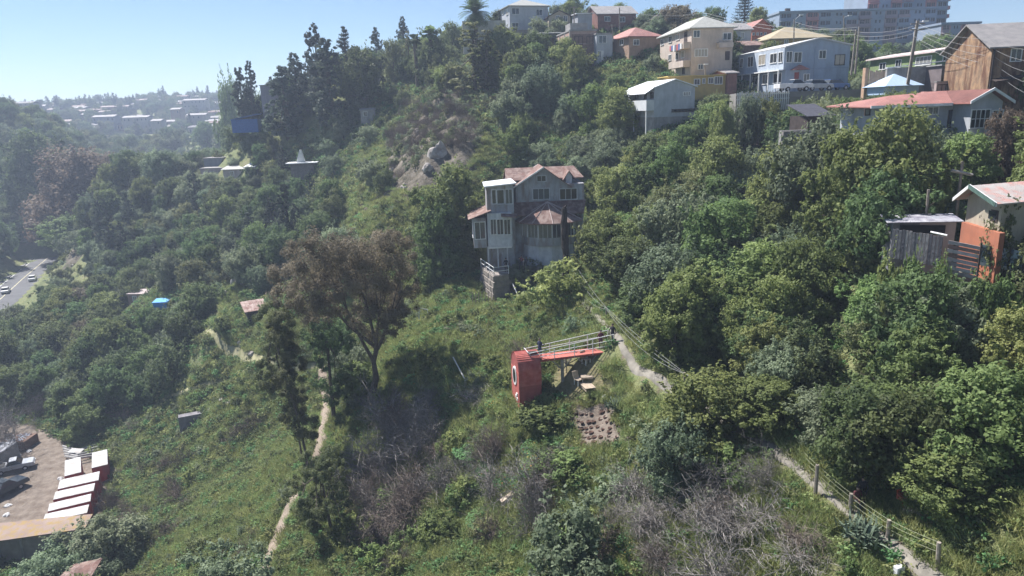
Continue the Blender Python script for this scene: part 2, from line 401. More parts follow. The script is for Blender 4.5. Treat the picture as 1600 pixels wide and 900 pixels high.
# ================================================================ plants
LEAF = {
 'green':  leafmat('leaves fresh green', (.095,.14,.052), (.26,.325,.118), .45),
 'lime':   leafmat('leaves yellow green', (0.12, 0.165, 0.058), (0.28, 0.33, 0.125), .45),
 'deep':   leafmat('leaves deep green', (.068,.108,.048), (.185,.25,.1), .45),
 'grey':   leafmat('leaves grey green', (0.129, 0.171, 0.099), (0.304, 0.361, 0.228), .45),
 'dark':   leafmat('needles dark green', (0.04, 0.06, 0.045), (0.105, 0.135, 0.09), .45),
 'brown':  leafmat('leaves brown', (0.105, 0.09, 0.06), (0.235, 0.2, 0.135), .45),
 'olive':  leafmat('leaves olive', (0.085, 0.114, 0.053), (0.228, 0.257, 0.118), .45),
 'bare':   leafmat('twigs grey', (.165,.148,.135), (.40,.37,.34), .0, .05),
 'barebrown': leafmat('twigs grey brown', (0.144, 0.114, 0.096), (0.324, 0.27, 0.228), .0, .05),
 'grass':  leafmat('grass blades', (0.169, 0.221, 0.078), (0.351, 0.39, 0.169), .45),
 'ivy':    leafmat('leaves creeper', (0.095, 0.19, 0.076), (0.247, 0.399, 0.162), .45),
 'flower': leafmat('cream flowers', (.55,.52,.38), (.75,.72,.58), .2, .05),
 'orange': leafmat('orange flowers', (.75,.25,.03), (.85,.45,.05), .2, .1),
 'agave':  leafmat('agave blades', (.05,.075,.05), (.17,.21,.15), .1, .1),
}
BARK = mat('bark', (.10,.08,.065), .9, .3, 4, .5)
BARKPALE = mat('pale bark', (.30,.26,.22), .9, .35, 3, .4, col2=(.14,.11,.09))
def rand_dirs(n, r):
    v = r.normal(size=(n,3)); return v/np.linalg.norm(v, axis=1, keepdims=True)
def leaf_mesh(name, C, Nn, size, tone, r, aspect=.55, m=None, fold=.0):
    """one rhombic leaf (quad) per centre C, facing along Nn with scatter"""
    n = len(C)
    nn = Nn + r.normal(size=(n,3))*.42; nn /= np.linalg.norm(nn, axis=1, keepdims=True)
    a = np.cross(nn, rand_dirs(n, r)); a /= np.linalg.norm(a, axis=1, keepdims=True)+1e-9
    b = np.cross(nn, a)
    s = (size*(.65+.7*r.random(n)))[:,None]
    q = np.stack([C-a*s, C-b*s*aspect, C+a*s, C+b*s*aspect], 1).reshape(-1,3)
    return quads(name, q, np.repeat(tone, 4), m)
def quads(name, q, tone4, m, mats2=None):
    n = len(q)//4
    me = bpy.data.meshes.new(name)
    me.vertices.add(n*4); me.vertices.foreach_set('co', q.astype(np.float32).ravel())
    me.loops.add(n*4); me.loops.foreach_set('vertex_index', np.arange(n*4, dtype=np.int32))
    me.polygons.add(n); me.polygons.foreach_set('loop_start', np.arange(0,n*4,4,dtype=np.int32)); me.polygons.foreach_set('loop_total', np.full(n,4,dtype=np.int32))
    me.update()
    at_ = me.attributes.new('tone', 'FLOAT', 'POINT'); at_.data.foreach_set('value', np.clip(tone4,0,1).astype(np.float32))
    me.materials.append(m); return me
def crown_points(r, blobs, nper, shell=.55, up=.25, squash=.8):
    """leaf centres on lumpy blobs; each blob is itself cut into small clumps"""
    Cs, Ns, T = [], [], []
    for (bx, by, bz, br) in blobs:
        k = max(30, int(nper*br*br))
        nc = max(5, int(8*br))
        cl = rand_dirs(nc, r)*(.72+.3*r.random((nc,1))); cl[:,2] = cl[:,2]*squash
        cr = .26+.2*r.random(nc)
        w_ = r.integers(0, nc, k)
        d = rand_dirs(k, r)
        rad = r.random(k)**.4
        p = cl[w_] + d*(cr[w_]*rad)[:,None]
        nrm = d*.6 + cl[w_]*.5 + np.array([0,0,up]); nrm /= np.linalg.norm(nrm, axis=1, keepdims=True)
        tone = .5 + .35*(r.random(k)-.5) + (r.random(nc)[w_]-.5)*.6 + (r.random()-.5)*.2
        Cs.append(np.array([bx,by,bz]) + p*br); Ns.append(nrm); T.append(tone)
    return np.concatenate(Cs), np.concatenate(Ns), np.concatenate(T)
def shoots(r, bl, C, Nn, T, n_, k_, ln):
    # leafy twigs that stick out of the crown and break its outline
    P, Q, W = [C], [Nn], [T]
    for _ in range(n_):
        b = bl[int(r.integers(0, len(bl)))]; d = rand_dirs(1, r)[0]; d[2] = abs(d[2])*.9+.1; d /= np.linalg.norm(d); o = np.array(b[:3])+d*b[3]*.85; d2 = d+np.array([0,0,.45])+r.normal(size=3)*.25; d2 /= np.linalg.norm(d2)
        t = np.linspace(0, 1, k_)[:,None]; L_ = ln*r.uniform(.6,1.5); p = o+d2*t*L_+r.normal(size=(k_,3))*L_*.09*(1.3-t)+np.array([0,0,-.25*L_])*t*t
        P.append(p); Q.append(np.tile(d2*.3+np.array([0,0,.6]), (k_,1))); W.append(np.full(k_, r.uniform(.35,1.0)))
    return np.concatenate(P), np.concatenate(Q), np.concatenate(W)
def blobs_round(r, h, wd, n, base=.25, top=1.0, br=(.2,.34)):
    out = []
    for i in range(n):
        z = base + (top-base)*r.random()
        t = (z-base)/(top-base); prof = math.sin(math.pi*min(1, .18+.78*t))**.7
        a = r.random()*6.28; rr = wd/2*prof*math.sqrt(r.random())*.85
        b = wd*r.uniform(*br)*.9
        out.append((rr*math.cos(a), rr*math.sin(a), h*z-b*.4, b))
    return out
def limbs(name, r, h, tips, r0, m, lean=0):
    mb = MB(); top = h*.55
    mb.tube([(0,0,-1.5),(0,0,0),(lean*.3,.05*h*(r.random()-.5),top*.5),(lean*.7,0,top)], [r0*1.35,r0*1.1,r0*.8,r0*.45], 6)
    for (x,y,z,b) in tips:
        s = r.uniform(.25,.85)*top
        mb.tube([(lean*.7*s/top,0,s),((x)*.5,y*.5,s+(z-s)*.55),(x,y,z)], [r0*.5,r0*.28,r0*.09], 4, False)
    o = mb.build(name, m); me = o.data; bpy.data.objects.remove(o); return me
PROTO = {}
def reg(kind, crown, trunk, h, wd):
    co = np.empty(len(crown.vertices)*3, dtype=np.float32); crown.vertices.foreach_get('co', co); co = co.reshape(-1,3)
    if kind != 'grass_tuft': h = float(np.percentile(co[:,2], 99.3)); wd = float(np.percentile(co[:,0], 98.5)-np.percentile(co[:,0], 1.5))
    PROTO.setdefault(kind, []).append((crown, trunk, h, wd))
def broad(kind, seed, h, wd, nb, leaf, nper, lm, base=.25, br=(.15,.34), r0=.2, bark=None, shell=.5):
    r = np.random.default_rng(seed)
    bl = blobs_round(r, h, wd, nb, base, .98, br)
    for _ in range(5):   # limbs reaching out of the mass
        a_ = r.random()*6.28; q_ = wd*r.uniform(.42,.56); bl.append((q_*math.cos(a_), q_*math.sin(a_), h*r.uniform(.3,.9), wd*r.uniform(.08,.13)))
    C, Nn, T = crown_points(r, bl, nper); C, Nn, T = shoots(r, bl, C, Nn, T, 110, 13, wd*.12)
    C[:,2] = np.maximum(C[:,2], .05)
    reg(kind, leaf_mesh('crown', C, Nn, leaf, T, r, .6, LEAF[lm]), limbs('trunk', r, h, [bl[i] for i in r.permutation(len(bl))[:9]], r0, bark or BARK), h, wd)
for i, s in enumerate((1,2,3,4)): broad('broadleaf_tree', s, 7.5+.4*i, 7.5, 24+2*i, .15, 330, 'green', .12)
for s in (11,12): broad('lime_tree', s, 7, 7, 22, .14, 320, 'lime', .12)
for s in (21,22,23): broad('deep_tree', s, 8, 7.5, 22, .16, 300, 'deep', .1)
for s in (31,32,33): broad('grey_tree', s, 6, 6.5, 22, .13, 330, 'grey', .1)
for s in (41,42): broad('brown_tree', s, 8.5, 8, 24, .14, 260, 'brown', .15)
for s in (51,52): broad('olive_tree', s, 7.5, 6.5, 22, .14, 280, 'olive', .1)
# loose feathery tree (upright sprays)
def columnar(kind, seed, h, wd, n, leaf, nper, lm, r0=.18, pw=.8, ragged=.3):
    r = np.random.default_rng(seed); bl = []
    for i in range(n):
        t = (i+.5)/n; a = r.random()*6.28
        prof = (math.sin(math.pi*min(1,.12+.9*t))**pw)*(1-.35*t)
        rr = wd/2*prof*r.random()**.5*(1+ragged*(r.random()-.5)); b = wd*.22*(1.15-.6*t)*r.uniform(.7,1.2)
        bl.append((rr*math.cos(a), rr*math.sin(a), h*(.06+.9*t), b))
    C, Nn, T = crown_points(r, bl, nper, squash=1.3)
    C[:,2] = np.maximum(C[:,2], .05)
    reg(kind, leaf_mesh('crown', C, Nn, leaf, T, r, .45, LEAF[lm]), limbs('trunk', r, h*1.4, bl[::3], r0, BARK), h, wd)
for s in (61,62,63,64): columnar('dark_conifer', s, 13, 5.2, 34, .2, 300, 'dark')
for s in (66,67): columnar('cypress_tree', s, 11, 3.2, 30, .17, 420, 'olive', .15, .7)
# layered pine
def pine(kind, seed, h, wd, lm):
    r = np.random.default_rng(seed); C=[];Nn=[];T=[]; mb = MB()
    mb.tube([(0,0,-1),(0,0,h*.5),(0,0,h)], [.28,.18,.03], 6)
    lv = int(h*1.5)
    for i in range(lv):
        t = (i+1)/lv; z = h*(.12+.86*t); rad = wd/2*(1-t)**.75+.25
        for k in range(7):
            a = r.random()*6.28; q = rad*r.uniform(.6,1.1); up = q*.35
            mb.tube([(0,0,z),(q*math.cos(a)*.5,q*math.sin(a)*.5,z+up*.3),(q*math.cos(a),q*math.sin(a),z+up)], [.06,.04,.015], 3, False)
            m_ = int(90*q/wd*2)+15; s = r.random(m_)**.7
            p = np.stack([q*s*math.cos(a), q*s*math.sin(a), z+up*s**1.5], 1) + r.normal(size=(m_,3))*np.array([.16,.16,.12])*(1.2-.5*t)
            C.append(p); Nn.append(np.tile([0,0,1.], (m_,1))+r.normal(size=(m_,3))*.6); T.append(r.random(m_)*.5+.2)
    C = np.concatenate(C); Nn = np.concatenate(Nn); T = np.concatenate(T)
    tr = mb.build('trunk', BARK); me = tr.data; bpy.data.objects.remove(tr)
    reg(kind, leaf_mesh('crown', C, Nn, .17, T, r, .4, LEAF[lm]), me, h, wd)
pine('pine_tree', 71, 11, 6.5, 'dark'); pine('pine_tree', 72, 12, 6, 'dark')
# shrubs
def shrub(kind, seed, h, wd, nb, leaf, nper, lm, br=(.22,.36)):
    r = np.random.default_rng(seed); bl = blobs_round(r, h, wd, nb, .08, 1, br)
    C, Nn, T = crown_points(r, bl, nper); C, Nn, T = shoots(r, bl, C, Nn, T, 34 if h > 1 else 8, 9, wd*.15); C[:,2] = np.maximum(C[:,2], -.2)
    reg(kind, leaf_mesh('foliage', C, Nn, leaf, T, r, .6, LEAF[lm]), None, h, wd)
for s in (81,82,83): shrub('green_shrub', s, 2.0, 3.0, 9, .095, 520, 'green')
for s in (84,85): shrub('lime_shrub', s, 1.6, 2.6, 8, .09, 520, 'lime')
for s in (86,87): shrub('grey_shrub', s, 1.6, 2.6, 8, .085, 560, 'grey')
for s in (88,89): shrub('deep_shrub', s, 2.2, 3.0, 9, .1, 500, 'deep')
for s in (90,91): shrub('olive_shrub', s, 1.5, 2.4, 8, .085, 520, 'olive')
for s in (121,122,123): shrub('weed_clump', s, .55, .9, 5, .06, 420, ('grass','ivy','olive')[s-121], (.3,.45))
# creeper carpets: low, wide
def carpet(kind, seed, wd, n, leaf, lm, hh=.35, fl=None):
    r = np.random.default_rng(seed)
    a = r.random(n)*6.28; q = wd/2*np.sqrt(r.random(n))
    x, y = q*np.cos(a), q*np.sin(a); z = (.1+hh*(.5+fbm(x+seed*7, y, 1.1, 3)))*(1-(q/(wd/2))**3)+.05*r.random(n)
    C = np.stack([x,y,z],1); Nn = np.tile([0,0,1.],(n,1)); T = .5+(r.random(n)-.5)*.7
    me = leaf_mesh('foliage', C, Nn, leaf, T, r, .7, LEAF[lm])
    if fl:
        me.materials.append(LEAF[fl]); mi = (r.random(n) < .03).astype(np.int32); me.polygons.foreach_set('material_index', mi)
    reg(kind, me, None, hh, wd)
for s in (95,96): carpet('creeper_patch', s, 3.2, 1500, .07, 'ivy', .5)
carpet('creeper_patch', 97, 3.2, 1500, .07, 'ivy', .5, 'orange')
# grass tuft: upright blades
def tuft(seed, wd, n, h, lm):
    r = np.random.default_rng(seed)
    x, y = (r.random((2,n))-.5)*wd; hh = h*(.5+.8*r.random(n))*(1-.5*(np.hypot(x,y)/wd)); a = r.random(n)*6.28
    dx, dy = np.cos(a)*.02, np.sin(a)*.02; lx, ly = r.normal(size=(2,n))*h*.6
    lx += .12*h
    p0 = np.stack([x-dx,y-dy,np.full(n,-.1)],1); p1 = np.stack([x+dx,y+dy,np.full(n,-.1)],1)
    p2 = np.stack([x+lx+dx*.3,y+ly+dy*.3,hh],1); p3 = np.stack([x+lx-dx*.3,y+ly-dy*.3,hh],1)
    reg('grass_tuft', quads('grass', np.stack([p0,p1,p2,p3],1).reshape(-1,3), np.repeat(r.random(n),4), LEAF[lm]), None, h, wd)
for s in (101,102,103): tuft(s, 1.3, 170, .42, 'grass')
# bare brushwood: branching strips
def strip_tree(r, base, spread, levels, ln, thick, droop, n0, kids):
    segs = []
    def grow(p, d, l, th, lev):
        k = 4; q = p.copy(); dd = d.copy()
        for i in range(k):
            dd = dd + r.normal(size=3)*.22; dd[2] -= droop*(lev+.5)*.25; dd /= np.linalg.norm(dd)
            e = q + dd*l/k; segs.append((q.copy(), e.copy(), th*(1-i/k*.5))); q = e
            if lev < levels and r.random() < .85:
                for _ in range(kids):
                    nd = dd + r.normal(size=3)*.65; nd /= np.linalg.norm(nd)
                    grow(q, nd, l*r.uniform(.45,.75), th*.55, lev+1)
    for i in range(n0):
        a = r.random()*6.28; s = spread*r.random()
        grow(np.array(base)+np.array([math.cos(a)*s*.3, math.sin(a)*s*.3, 0]), np.array([math.cos(a)*s, math.sin(a)*s, 1.0])/math.hypot(s,1), ln*r.uniform(.7,1.1), thick, 0)
    return segs
def seg_quads(name, segs, r, m):
    P = np.array([s[0] for s in segs]); Q = np.array([s[1] for s in segs]); th = np.array([s[2] for s in segs])[:,None]
    d = Q-P; a = np.cross(d, rand_dirs(len(d), r)); a /= np.linalg.norm(a,axis=1,keepdims=True)+1e-9
    b = np.cross(d, a); b /= np.linalg.norm(b,axis=1,keepdims=True)+1e-9
    q1 = np.stack([P-a*th, P+a*th, Q+a*th*.8, Q-a*th*.8],1); q2 = np.stack([P-b*th, P+b*th, Q+b*th*.8, Q-b*th*.8],1)
    q = np.concatenate([q1,q2]).reshape(-1,3); t = r.random(len(segs)); 
    return quads(name, q, np.repeat(np.concatenate([t,t]),4), m)
for s, nm, lm in ((111,'dead_bush','bare'),(112,'dead_bush','bare'),(113,'dead_bush','bare'),(114,'dry_bush','barebrown'),(115,'dry_bush','barebrown')):
    r = np.random.default_rng(s)
    sg = strip_tree(r, (0,0,-.2), 1.2, 2, 2.2, .034, .12, 17, 2)
    reg(nm, seg_quads('twigs', sg, r, LEAF[lm]), None, 2.6, 4.2)
for s in (117,118):
    r = np.random.default_rng(s)
    sg = strip_tree(r, (0,0,-.2), .5, 3, 3.6, .05, .03, 5, 2)
    reg('bare_tree', seg_quads('twigs', sg, r, LEAF['bare']), None, 5.5, 5)
print('proto tris', {k: [len(c.polygons)*2 for c,_,_,_ in v] for k, v in PROTO.items()})

KINDROT = np.random.default_rng(55)
class Plant:
    __slots__ = ('kind','x','y','z','s','rz','var','sz','label','group','cat','tilt')
def mk(kind, x, y, s, var=None, sz=1.0, label=None, group=None, cat=None, z=None, tilt=None):
    p = Plant(); p.kind = kind; p.x = x; p.y = y; p.z = gz(x,y)-.1 if z is None else z; p.s = s; p.rz = KINDROT.random()*6.28
    p.var = int(KINDROT.integers(0, len(PROTO[kind]))) if var is None else var % len(PROTO[kind])
    p.sz = sz; p.label = label; p.group = group; p.cat = cat; p.tilt = tilt; return p
NAMES = dict(broadleaf_tree=('broadleaf_tree','tree'), lime_tree=('light_green_tree','tree'), deep_tree=('evergreen_tree','tree'), grey_tree=('silvery_tree','tree'),
             brown_tree=('russet_tree','tree'), olive_tree=('olive_green_tree','tree'), dark_conifer=('dark_conifer','tree'), cypress_tree=('cypress_tree','tree'), pine_tree=('pine_tree','tree'),
             green_shrub=('green_shrub','shrub'), lime_shrub=('light_green_shrub','shrub'), grey_shrub=('silvery_shrub','shrub'), deep_shrub=('dark_green_shrub','shrub'), olive_shrub=('olive_green_shrub','shrub'),
             creeper_patch=('creeper_patch','creeper'), dead_bush=('dead_bush','dead bush'), dry_bush=('dry_bush','dry bush'), bare_tree=('bare_tree','bare tree'))
def place(p):
    cr, tr, h, wd = PROTO[p.kind][p.var]; nm, cat = NAMES[p.kind]
    root = bpy.data.objects.new(nm, None if tr is not None else cr); COL.objects.link(root)
    if tr is None: pass
    else:
        c = bpy.data.objects.new('crown', cr); COL.objects.link(c); c.parent = root
        t = bpy.data.objects.new('trunk', tr); COL.objects.link(t); t.parent = root
    root.location = (p.x, p.y, p.z); root.rotation_euler = ((p.tilt or (0,0))[0], (p.tilt or (0,0))[1], p.rz); root.scale = (p.s, p.s, p.s*p.sz)
    tag(root, p.label, p.cat or cat, p.group); return root
def stuff_points(name, plants, kinds, label):
    """uncountable growth: one object, geometry nodes put a plant on every point"""
    if not plants: return
    me = bpy.data.meshes.new(name); n_ = len(plants)
    me.vertices.add(n_); me.vertices.foreach_set('co', np.array([(p.x,p.y,p.z) for p in plants], dtype=np.float32).ravel())
    offs = {}; objs = []
    col = bpy.data.collections.new(name + ' sources')
    for k in kinds:
        offs[k] = len(objs)
        for c,_,_,_ in PROTO[k]:
            o = bpy.data.objects.new('source_%04d' % len(objs), c); col.objects.link(o); objs.append(o)
    A_ = me.attributes
    a = A_.new('pick','INT','POINT'); a.data.foreach_set('value', np.array([offs[p.kind]+p.var for p in plants], dtype=np.int32))
    a = A_.new('turn','FLOAT_VECTOR','POINT'); a.data.foreach_set('vector', np.array([(0,0,p.rz) for p in plants], dtype=np.float32).ravel())
    a = A_.new('size','FLOAT_VECTOR','POINT'); a.data.foreach_set('vector', np.array([(p.s,p.s,p.s*p.sz) for p in plants], dtype=np.float32).ravel())
    o = link(name, me); tag(o, kind='stuff', label=label)
    g = bpy.data.node_groups.new(name, 'GeometryNodeTree')
    g.interface.new_socket('Geometry', in_out='INPUT', socket_type='NodeSocketGeometry'); g.interface.new_socket('Geometry', in_out='OUTPUT', socket_type='NodeSocketGeometry')
    N = g.nodes; L = g.links; gi = N.new('NodeGroupInput'); go = N.new('NodeGroupOutput')
    m2p = N.new('GeometryNodeMeshToPoints'); ci = N.new('GeometryNodeCollectionInfo'); ci.inputs['Collection'].default_value = col; ci.inputs['Separate Children'].default_value = True; ci.inputs['Reset Children'].default_value = True
    iop = N.new('GeometryNodeInstanceOnPoints'); iop.inputs['Pick Instance'].default_value = True
    def na(nm, ty):
        q = N.new('GeometryNodeInputNamedAttribute'); q.data_type = ty; q.inputs['Name'].default_value = nm; return q.outputs[0]
    L.new(gi.outputs[0], m2p.inputs[0]); L.new(m2p.outputs[0], iop.inputs['Points']); L.new(ci.outputs[0], iop.inputs['Instance'])
    L.new(na('pick','INT'), iop.inputs['Instance Index']); 
    e2r = N.new('FunctionNodeEulerToRotation'); L.new(na('turn','FLOAT_VECTOR'), e2r.inputs[0]); L.new(e2r.outputs[0], iop.inputs['Rotation'])
    L.new(na('size','FLOAT_VECTOR'), iop.inputs['Scale']); L.new(iop.outputs[0], go.inputs[0])
    md = o.modifiers.new('scatter', 'NODES'); md.node_group = g
    return o
# ================================================================ where things grow
KEEP = []          # (x, y, r): no plants here
def keep(x, y, r): KEEP.append((x, y, r))
LINES = []
# zones as seen: polygon of picture points -> species mix, spacing, size  (looked up once for world positions)
ZONES = [
 # name, polygon, [(kind, weight)], spacing m, (smin,smax), cover probability
 ('yard', [(-50,900),(150,850),(170,800),(172,735),(120,690),(95,672),(0,655),(-50,650)], [], 9, (1,1), 0),
 ('far', [(-400,100),(420,100),(300,215),(180,225),(60,185),(-400,175)], [('deep_tree',4),('olive_tree',2),('dark_conifer',1)], 11, (.7,1.2), .7),
 ('lefthill', [(-400,150),(60,170),(180,225),(300,215),(200,300),(110,385),(60,410),(-400,420)], [('olive_tree',3),('deep_tree',3),('grey_tree',2),('broadleaf_tree',1)], 5.2, (.7,1.2), .95),
 ('conifers', [(345,60),(640,60),(640,130),(600,205),(430,215),(340,210)], [('dark_conifer',2),('olive_tree',4),('deep_tree',3),('grey_tree',2)], 4.6, (.5,.85), .95),
 ('cliff', [(650,140),(780,150),(740,250),(650,300),(600,290),(610,200)], [('olive_shrub',4),('dry_bush',3),('grey_shrub',3)], 1.5, (.45,.85), .85),
 ('bowl', [(640,290),(600,300),(540,360),(430,240),(340,290),(190,310),(120,400),(200,480),(300,440),(420,440),(520,400),(560,330)], [('deep_tree',4),('grey_tree',4),('olive_tree',2),('broadleaf_tree',2),('dark_conifer',1)], 4.2, (.5,.95), .9),
 ('spur', [(120,400),(230,260),(340,280),(350,330),(260,350),(150,440)], [('olive_shrub',3),('dry_bush',2),('grey_shrub',2),('grey_tree',1)], 2.6, (.8,1.6), .75),
 ('valleywood', [(-400,470),(80,440),(200,470),(350,470),(330,560),(250,640),(120,660),(-400,650)], [('deep_tree',4),('grey_tree',3),('broadleaf_tree',3),('olive_tree',3),('bare_tree',.6)], 4.3, (.6,1.05), .93),
 ('garden', [(330,480),(420,480),(440,600),(300,640),(330,560)], [('green_shrub',2),('olive_shrub',3),('grey_shrub',2),('lime_shrub',2)], 3.2, (.5,1.1), .5),
 ('lowslope', [(120,670),(330,600),(420,600),(400,900),(100,900),(175,800)], [('olive_shrub',4),('lime_shrub',2),('dry_bush',4),('grey_shrub',3)], 2.4, (.4,1.1), .62),
 ('grassslope', [(400,560),(500,560),(560,640),(500,900),(400,900)], [('lime_shrub',2),('olive_shrub',2),('grey_shrub',2),('creeper_patch',3)], 2.3, (.4,.9), .4),
 ('ridgegrass', [(560,560),(680,480),(740,430),(830,480),(830,640),(700,700),(560,660)], [('lime_shrub',2),('grey_shrub',2),('creeper_patch',6),('dry_bush',1),('green_shrub',3)], 2.0, (.4,.95), .55),
 ('bowlgrass', [(540,360),(620,290),(720,300),(740,430),(660,480),(560,420)], [('lime_shrub',2),('olive_shrub',3),('grey_shrub',2),('dry_bush',2),('creeper_patch',3)], 2.2, (.5,1.1), .55),
 ('upperright', [(760,60),(1000,120),(1000,330),(920,330),(900,270),(780,270),(740,200)], [('olive_shrub',2),('green_shrub',3),('grey_tree',2),('broadleaf_tree',2),('lime_shrub',2)], 3.2, (.5,.9), .85),
 ('ridgetop', [(560,60),(780,60),(760,150),(620,170)], [('broadleaf_tree',2),('olive_tree',3),('olive_shrub',2),('lime_shrub',2),('grey_tree',2)], 3.2, (.4,.75), .85),
 ('mansionside', [(690,300),(780,300),(740,420),(680,440)], [('green_shrub',2),('creeper_patch',2)], 2.6, (.5,.9), .5),
 ('plot', [(860,560),(945,550),(995,700),(890,720)], [], 9, (1,1), 0),
 ('dense', [(960,470),(1000,230),(1200,200),(1400,200),(1640,420),(1640,760),(1400,780),(1150,620),(1020,560)], [('broadleaf_tree',6),('deep_tree',3),('grey_tree',3),('lime_tree',2),('olive_tree',2),('bare_tree',.5)], 3.5, (.5,.82), .95),
 ('belowpath', [(880,720),(1000,640),(1150,690),(1280,770),(1000,820),(880,800)], [('green_shrub',4),('lime_shrub',2),('grey_shrub',3),('dead_bush',2)], 2.2, (.6,1.2), .8),
 ('frontleft', [(500,720),(700,700),(780,900),(520,900)], [('dry_bush',3),('green_shrub',4),('lime_shrub',1),('creeper_patch',3)], 2.1, (.6,1.15), .75),
 ('frontmid', [(700,700),(890,690),(900,800),(1000,830),(1000,900),(700,900)], [('creeper_patch',5),('green_shrub',4),('olive_shrub',2),('dry_bush',2),('dead_bush',1)], 1.6, (.6,1.25), .85),
 ('frontright', [(1000,820),(1280,770),(1450,900),(1450,1000),(1000,1000)], [('dead_bush',2),('green_shrub',3),('olive_shrub',2),('creeper_patch',3)], 1.9, (.5,.9), .75),
 ('hilltop', [(560,-50),(1700,-50),(1700,420),(1300,260),(1000,330),(700,260),(560,200)], [('olive_shrub',3),('green_shrub',3),('grey_shrub',2),('grey_tree',2),('lime_shrub',2),('broadleaf_tree',1)], 3.0, (.45,.75), .8),
 ('leftover', [(-600,100),(700,100),(1100,500),(1700,500),(1700,1100),(-600,1100)], [('olive_shrub',3),('green_shrub',2),('grey_shrub',2),('grey_tree',1),('lime_shrub',2)], 2.8, (.5,1.0), .8),
]
ZDEF = [('deep_tree',3),('grey_tree',2),('broadleaf_tree',3),('olive_tree',2)]
# what has to stay in sight: (u0,v0,u1,v1,Y) no plant nearer than Y may cover it
SIGHT = [(742,258,912,400,88),(742,398,830,474,83.5),(815,508,968,628,53.5),(868,560,985,702,51),(965,535,990,556,53),(1285,765,1420,868,29.5),(1265,685,1290,712,36),
 (978,128,1087,182,103),(1150,62,1335,152,106),(856,45,962,108,134),(1022,30,1150,112,118),(780,0,1000,44,150),(1085,112,1152,142,114),(1358,72,1540,122,93),
 (1430,140,1585,215,63),(1225,118,1320,148,100),(1490,290,1600,388,44),(1398,335,1530,396,49),(1480,250,1520,300,55),(1425,285,1520,335,52),(1486,375,1600,414,41.8),
 (62,700,175,820,70),(0,660,110,820,70),(0,440,42,478,172),(28,410,70,446,200),(360,182,402,200,172),(922,502,985,560,58.6),
 (498,612,522,692,70),(402,785,468,900,45),(312,522,400,576,95),(440,558,495,580,88),(645,480,672,505,78),(880,325,890,420,70),(940,490,965,548,58),(0,825,150,900,60),
 (1205,188,1300,212,60),(1140,214,1210,232,66),(1000,35,1060,60,130),(1150,30,1330,70,125),(1535,48,1600,150,74),(1395,860,1412,890,27),(715,562,735,610,58),(1340,112,1440,140,93),
 (600,190,730,290,112),(740,360,752,410,82),(370,410,395,440,112),(760,645,812,716,54),(1060,560,1085,600,46),(100,400,130,440,170)]
def hidden_by_ground():
    us = np.linspace(-400, 2000, 161); vs = np.linspace(-100, 1000, 89); U, V = np.meshgrid(us, vs)
    a = (U-800)/FPX; b = (450-V)/FPX; a, b = a*CR+b*SR, -a*SR+b*CR; dy = CP+b*SP; dz = -SP+b*CP
    D = np.full(U.shape, 3000.0); live = np.ones(U.shape, bool); y = 22.0
    while y < 1400:
        t = y/dy; h = CAMZ + dz*t - bil(HH, a*t, np.full(U.shape, y)); new = live & (h < 0); D[new] = y; live &= ~new; y *= 1.012
    return us, vs, D
_us, _vs, _D = hidden_by_ground()
def seen_limit(u, v):
    i = np.clip(((u-_us[0])/(_us[1]-_us[0])), 0, len(_us)-1.001); j = np.clip((v-_vs[0])/(_vs[1]-_vs[0]), 0, len(_vs)-1.001)
    i0 = i.astype(int); j0 = j.astype(int)
    return np.maximum.reduce([_D[j0,i0], _D[j0,i0+1], _D[j0+1,i0], _D[j0+1,i0+1]])
PLANTS = []
def blocked(kind, x, y, z, s, sz=1.0):
    _,_,h,wd = PROTO[kind][0]
    u, v, dep = proj(x, y, z); 
    if dep <= 1: return False
    ut, vt, _ = proj(x, y, z + h*s*sz); r_ = wd*s*.5*FPX/dep
    for (u0,v0,u1,v1,Y) in SIGHT:
        if y < Y and ut+r_*.85 > u0 and ut-r_*.85 < u1 and vt < v1-2 and v > v0: return True
    return False
TR = np.random.default_rng(99)
def fill(zi, mix, sp, smin, smax, prob, xr, yr, poly=None, ymax=1e9, inframe=True):
    kinds = [k for k,_ in mix]; wts = np.array([w_ for _,w_ in mix], float); wts /= wts.sum()
    gx, gy = np.meshgrid(np.arange(xr[0], xr[1], sp), np.arange(yr[0], yr[1], sp))
    gx = (gx + TR.uniform(-.48,.48,gx.shape)*sp).ravel(); gy = (gy + TR.uniform(-.48,.48,gy.shape)*sp).ravel()
    return kinds, wts, gx, gy
def zone_of(u, v):
    z = np.full(u.shape, -1)
    for i in range(len(ZONES)-1, -1, -1):
        z[in_poly(u, v, ZONES[i][1])] = i
    return z
def run_zones():
    for zi, (nm, poly, mix, sp, (smin,smax), prob) in enumerate(ZONES):
        if not mix: continue
        big = nm == 'far'
        xr = (-650, 420) if big else (-330, 230); yr = (360, 1000) if big else (22, 430)
        kinds, wts, gx, gy = fill(zi, mix, sp, smin, smax, prob, xr, yr)
        g = bil(HH, gx, gy); u, v, dep = proj(gx, gy, g)
        ok = (dep > 10) & in_poly(u, v, poly); gx, gy, g, u, v = gx[ok], gy[ok], g[ok], u[ok], v[ok]
        first = zone_of(u, v) == zi
        vis = gy < seen_limit(u, v)*1.04 + 6
        clump = .55 + .9*vnoise(gx/(sp*2.5)+zi, gy/(sp*2.5))
        ok = first & vis & (TR.random(len(gx)) < prob*np.minimum(1.15, clump+ (prob>.8)*.5))
        ch = TR.choice(len(kinds), len(gx), p=wts); sc = TR.uniform(smin, smax, len(gx)); szs = TR.uniform(.85, 1.15, len(gx))
        for i in np.nonzero(ok)[0]:
            put(kinds[ch[i]], gx[i], gy[i], sc[i], szs[i])
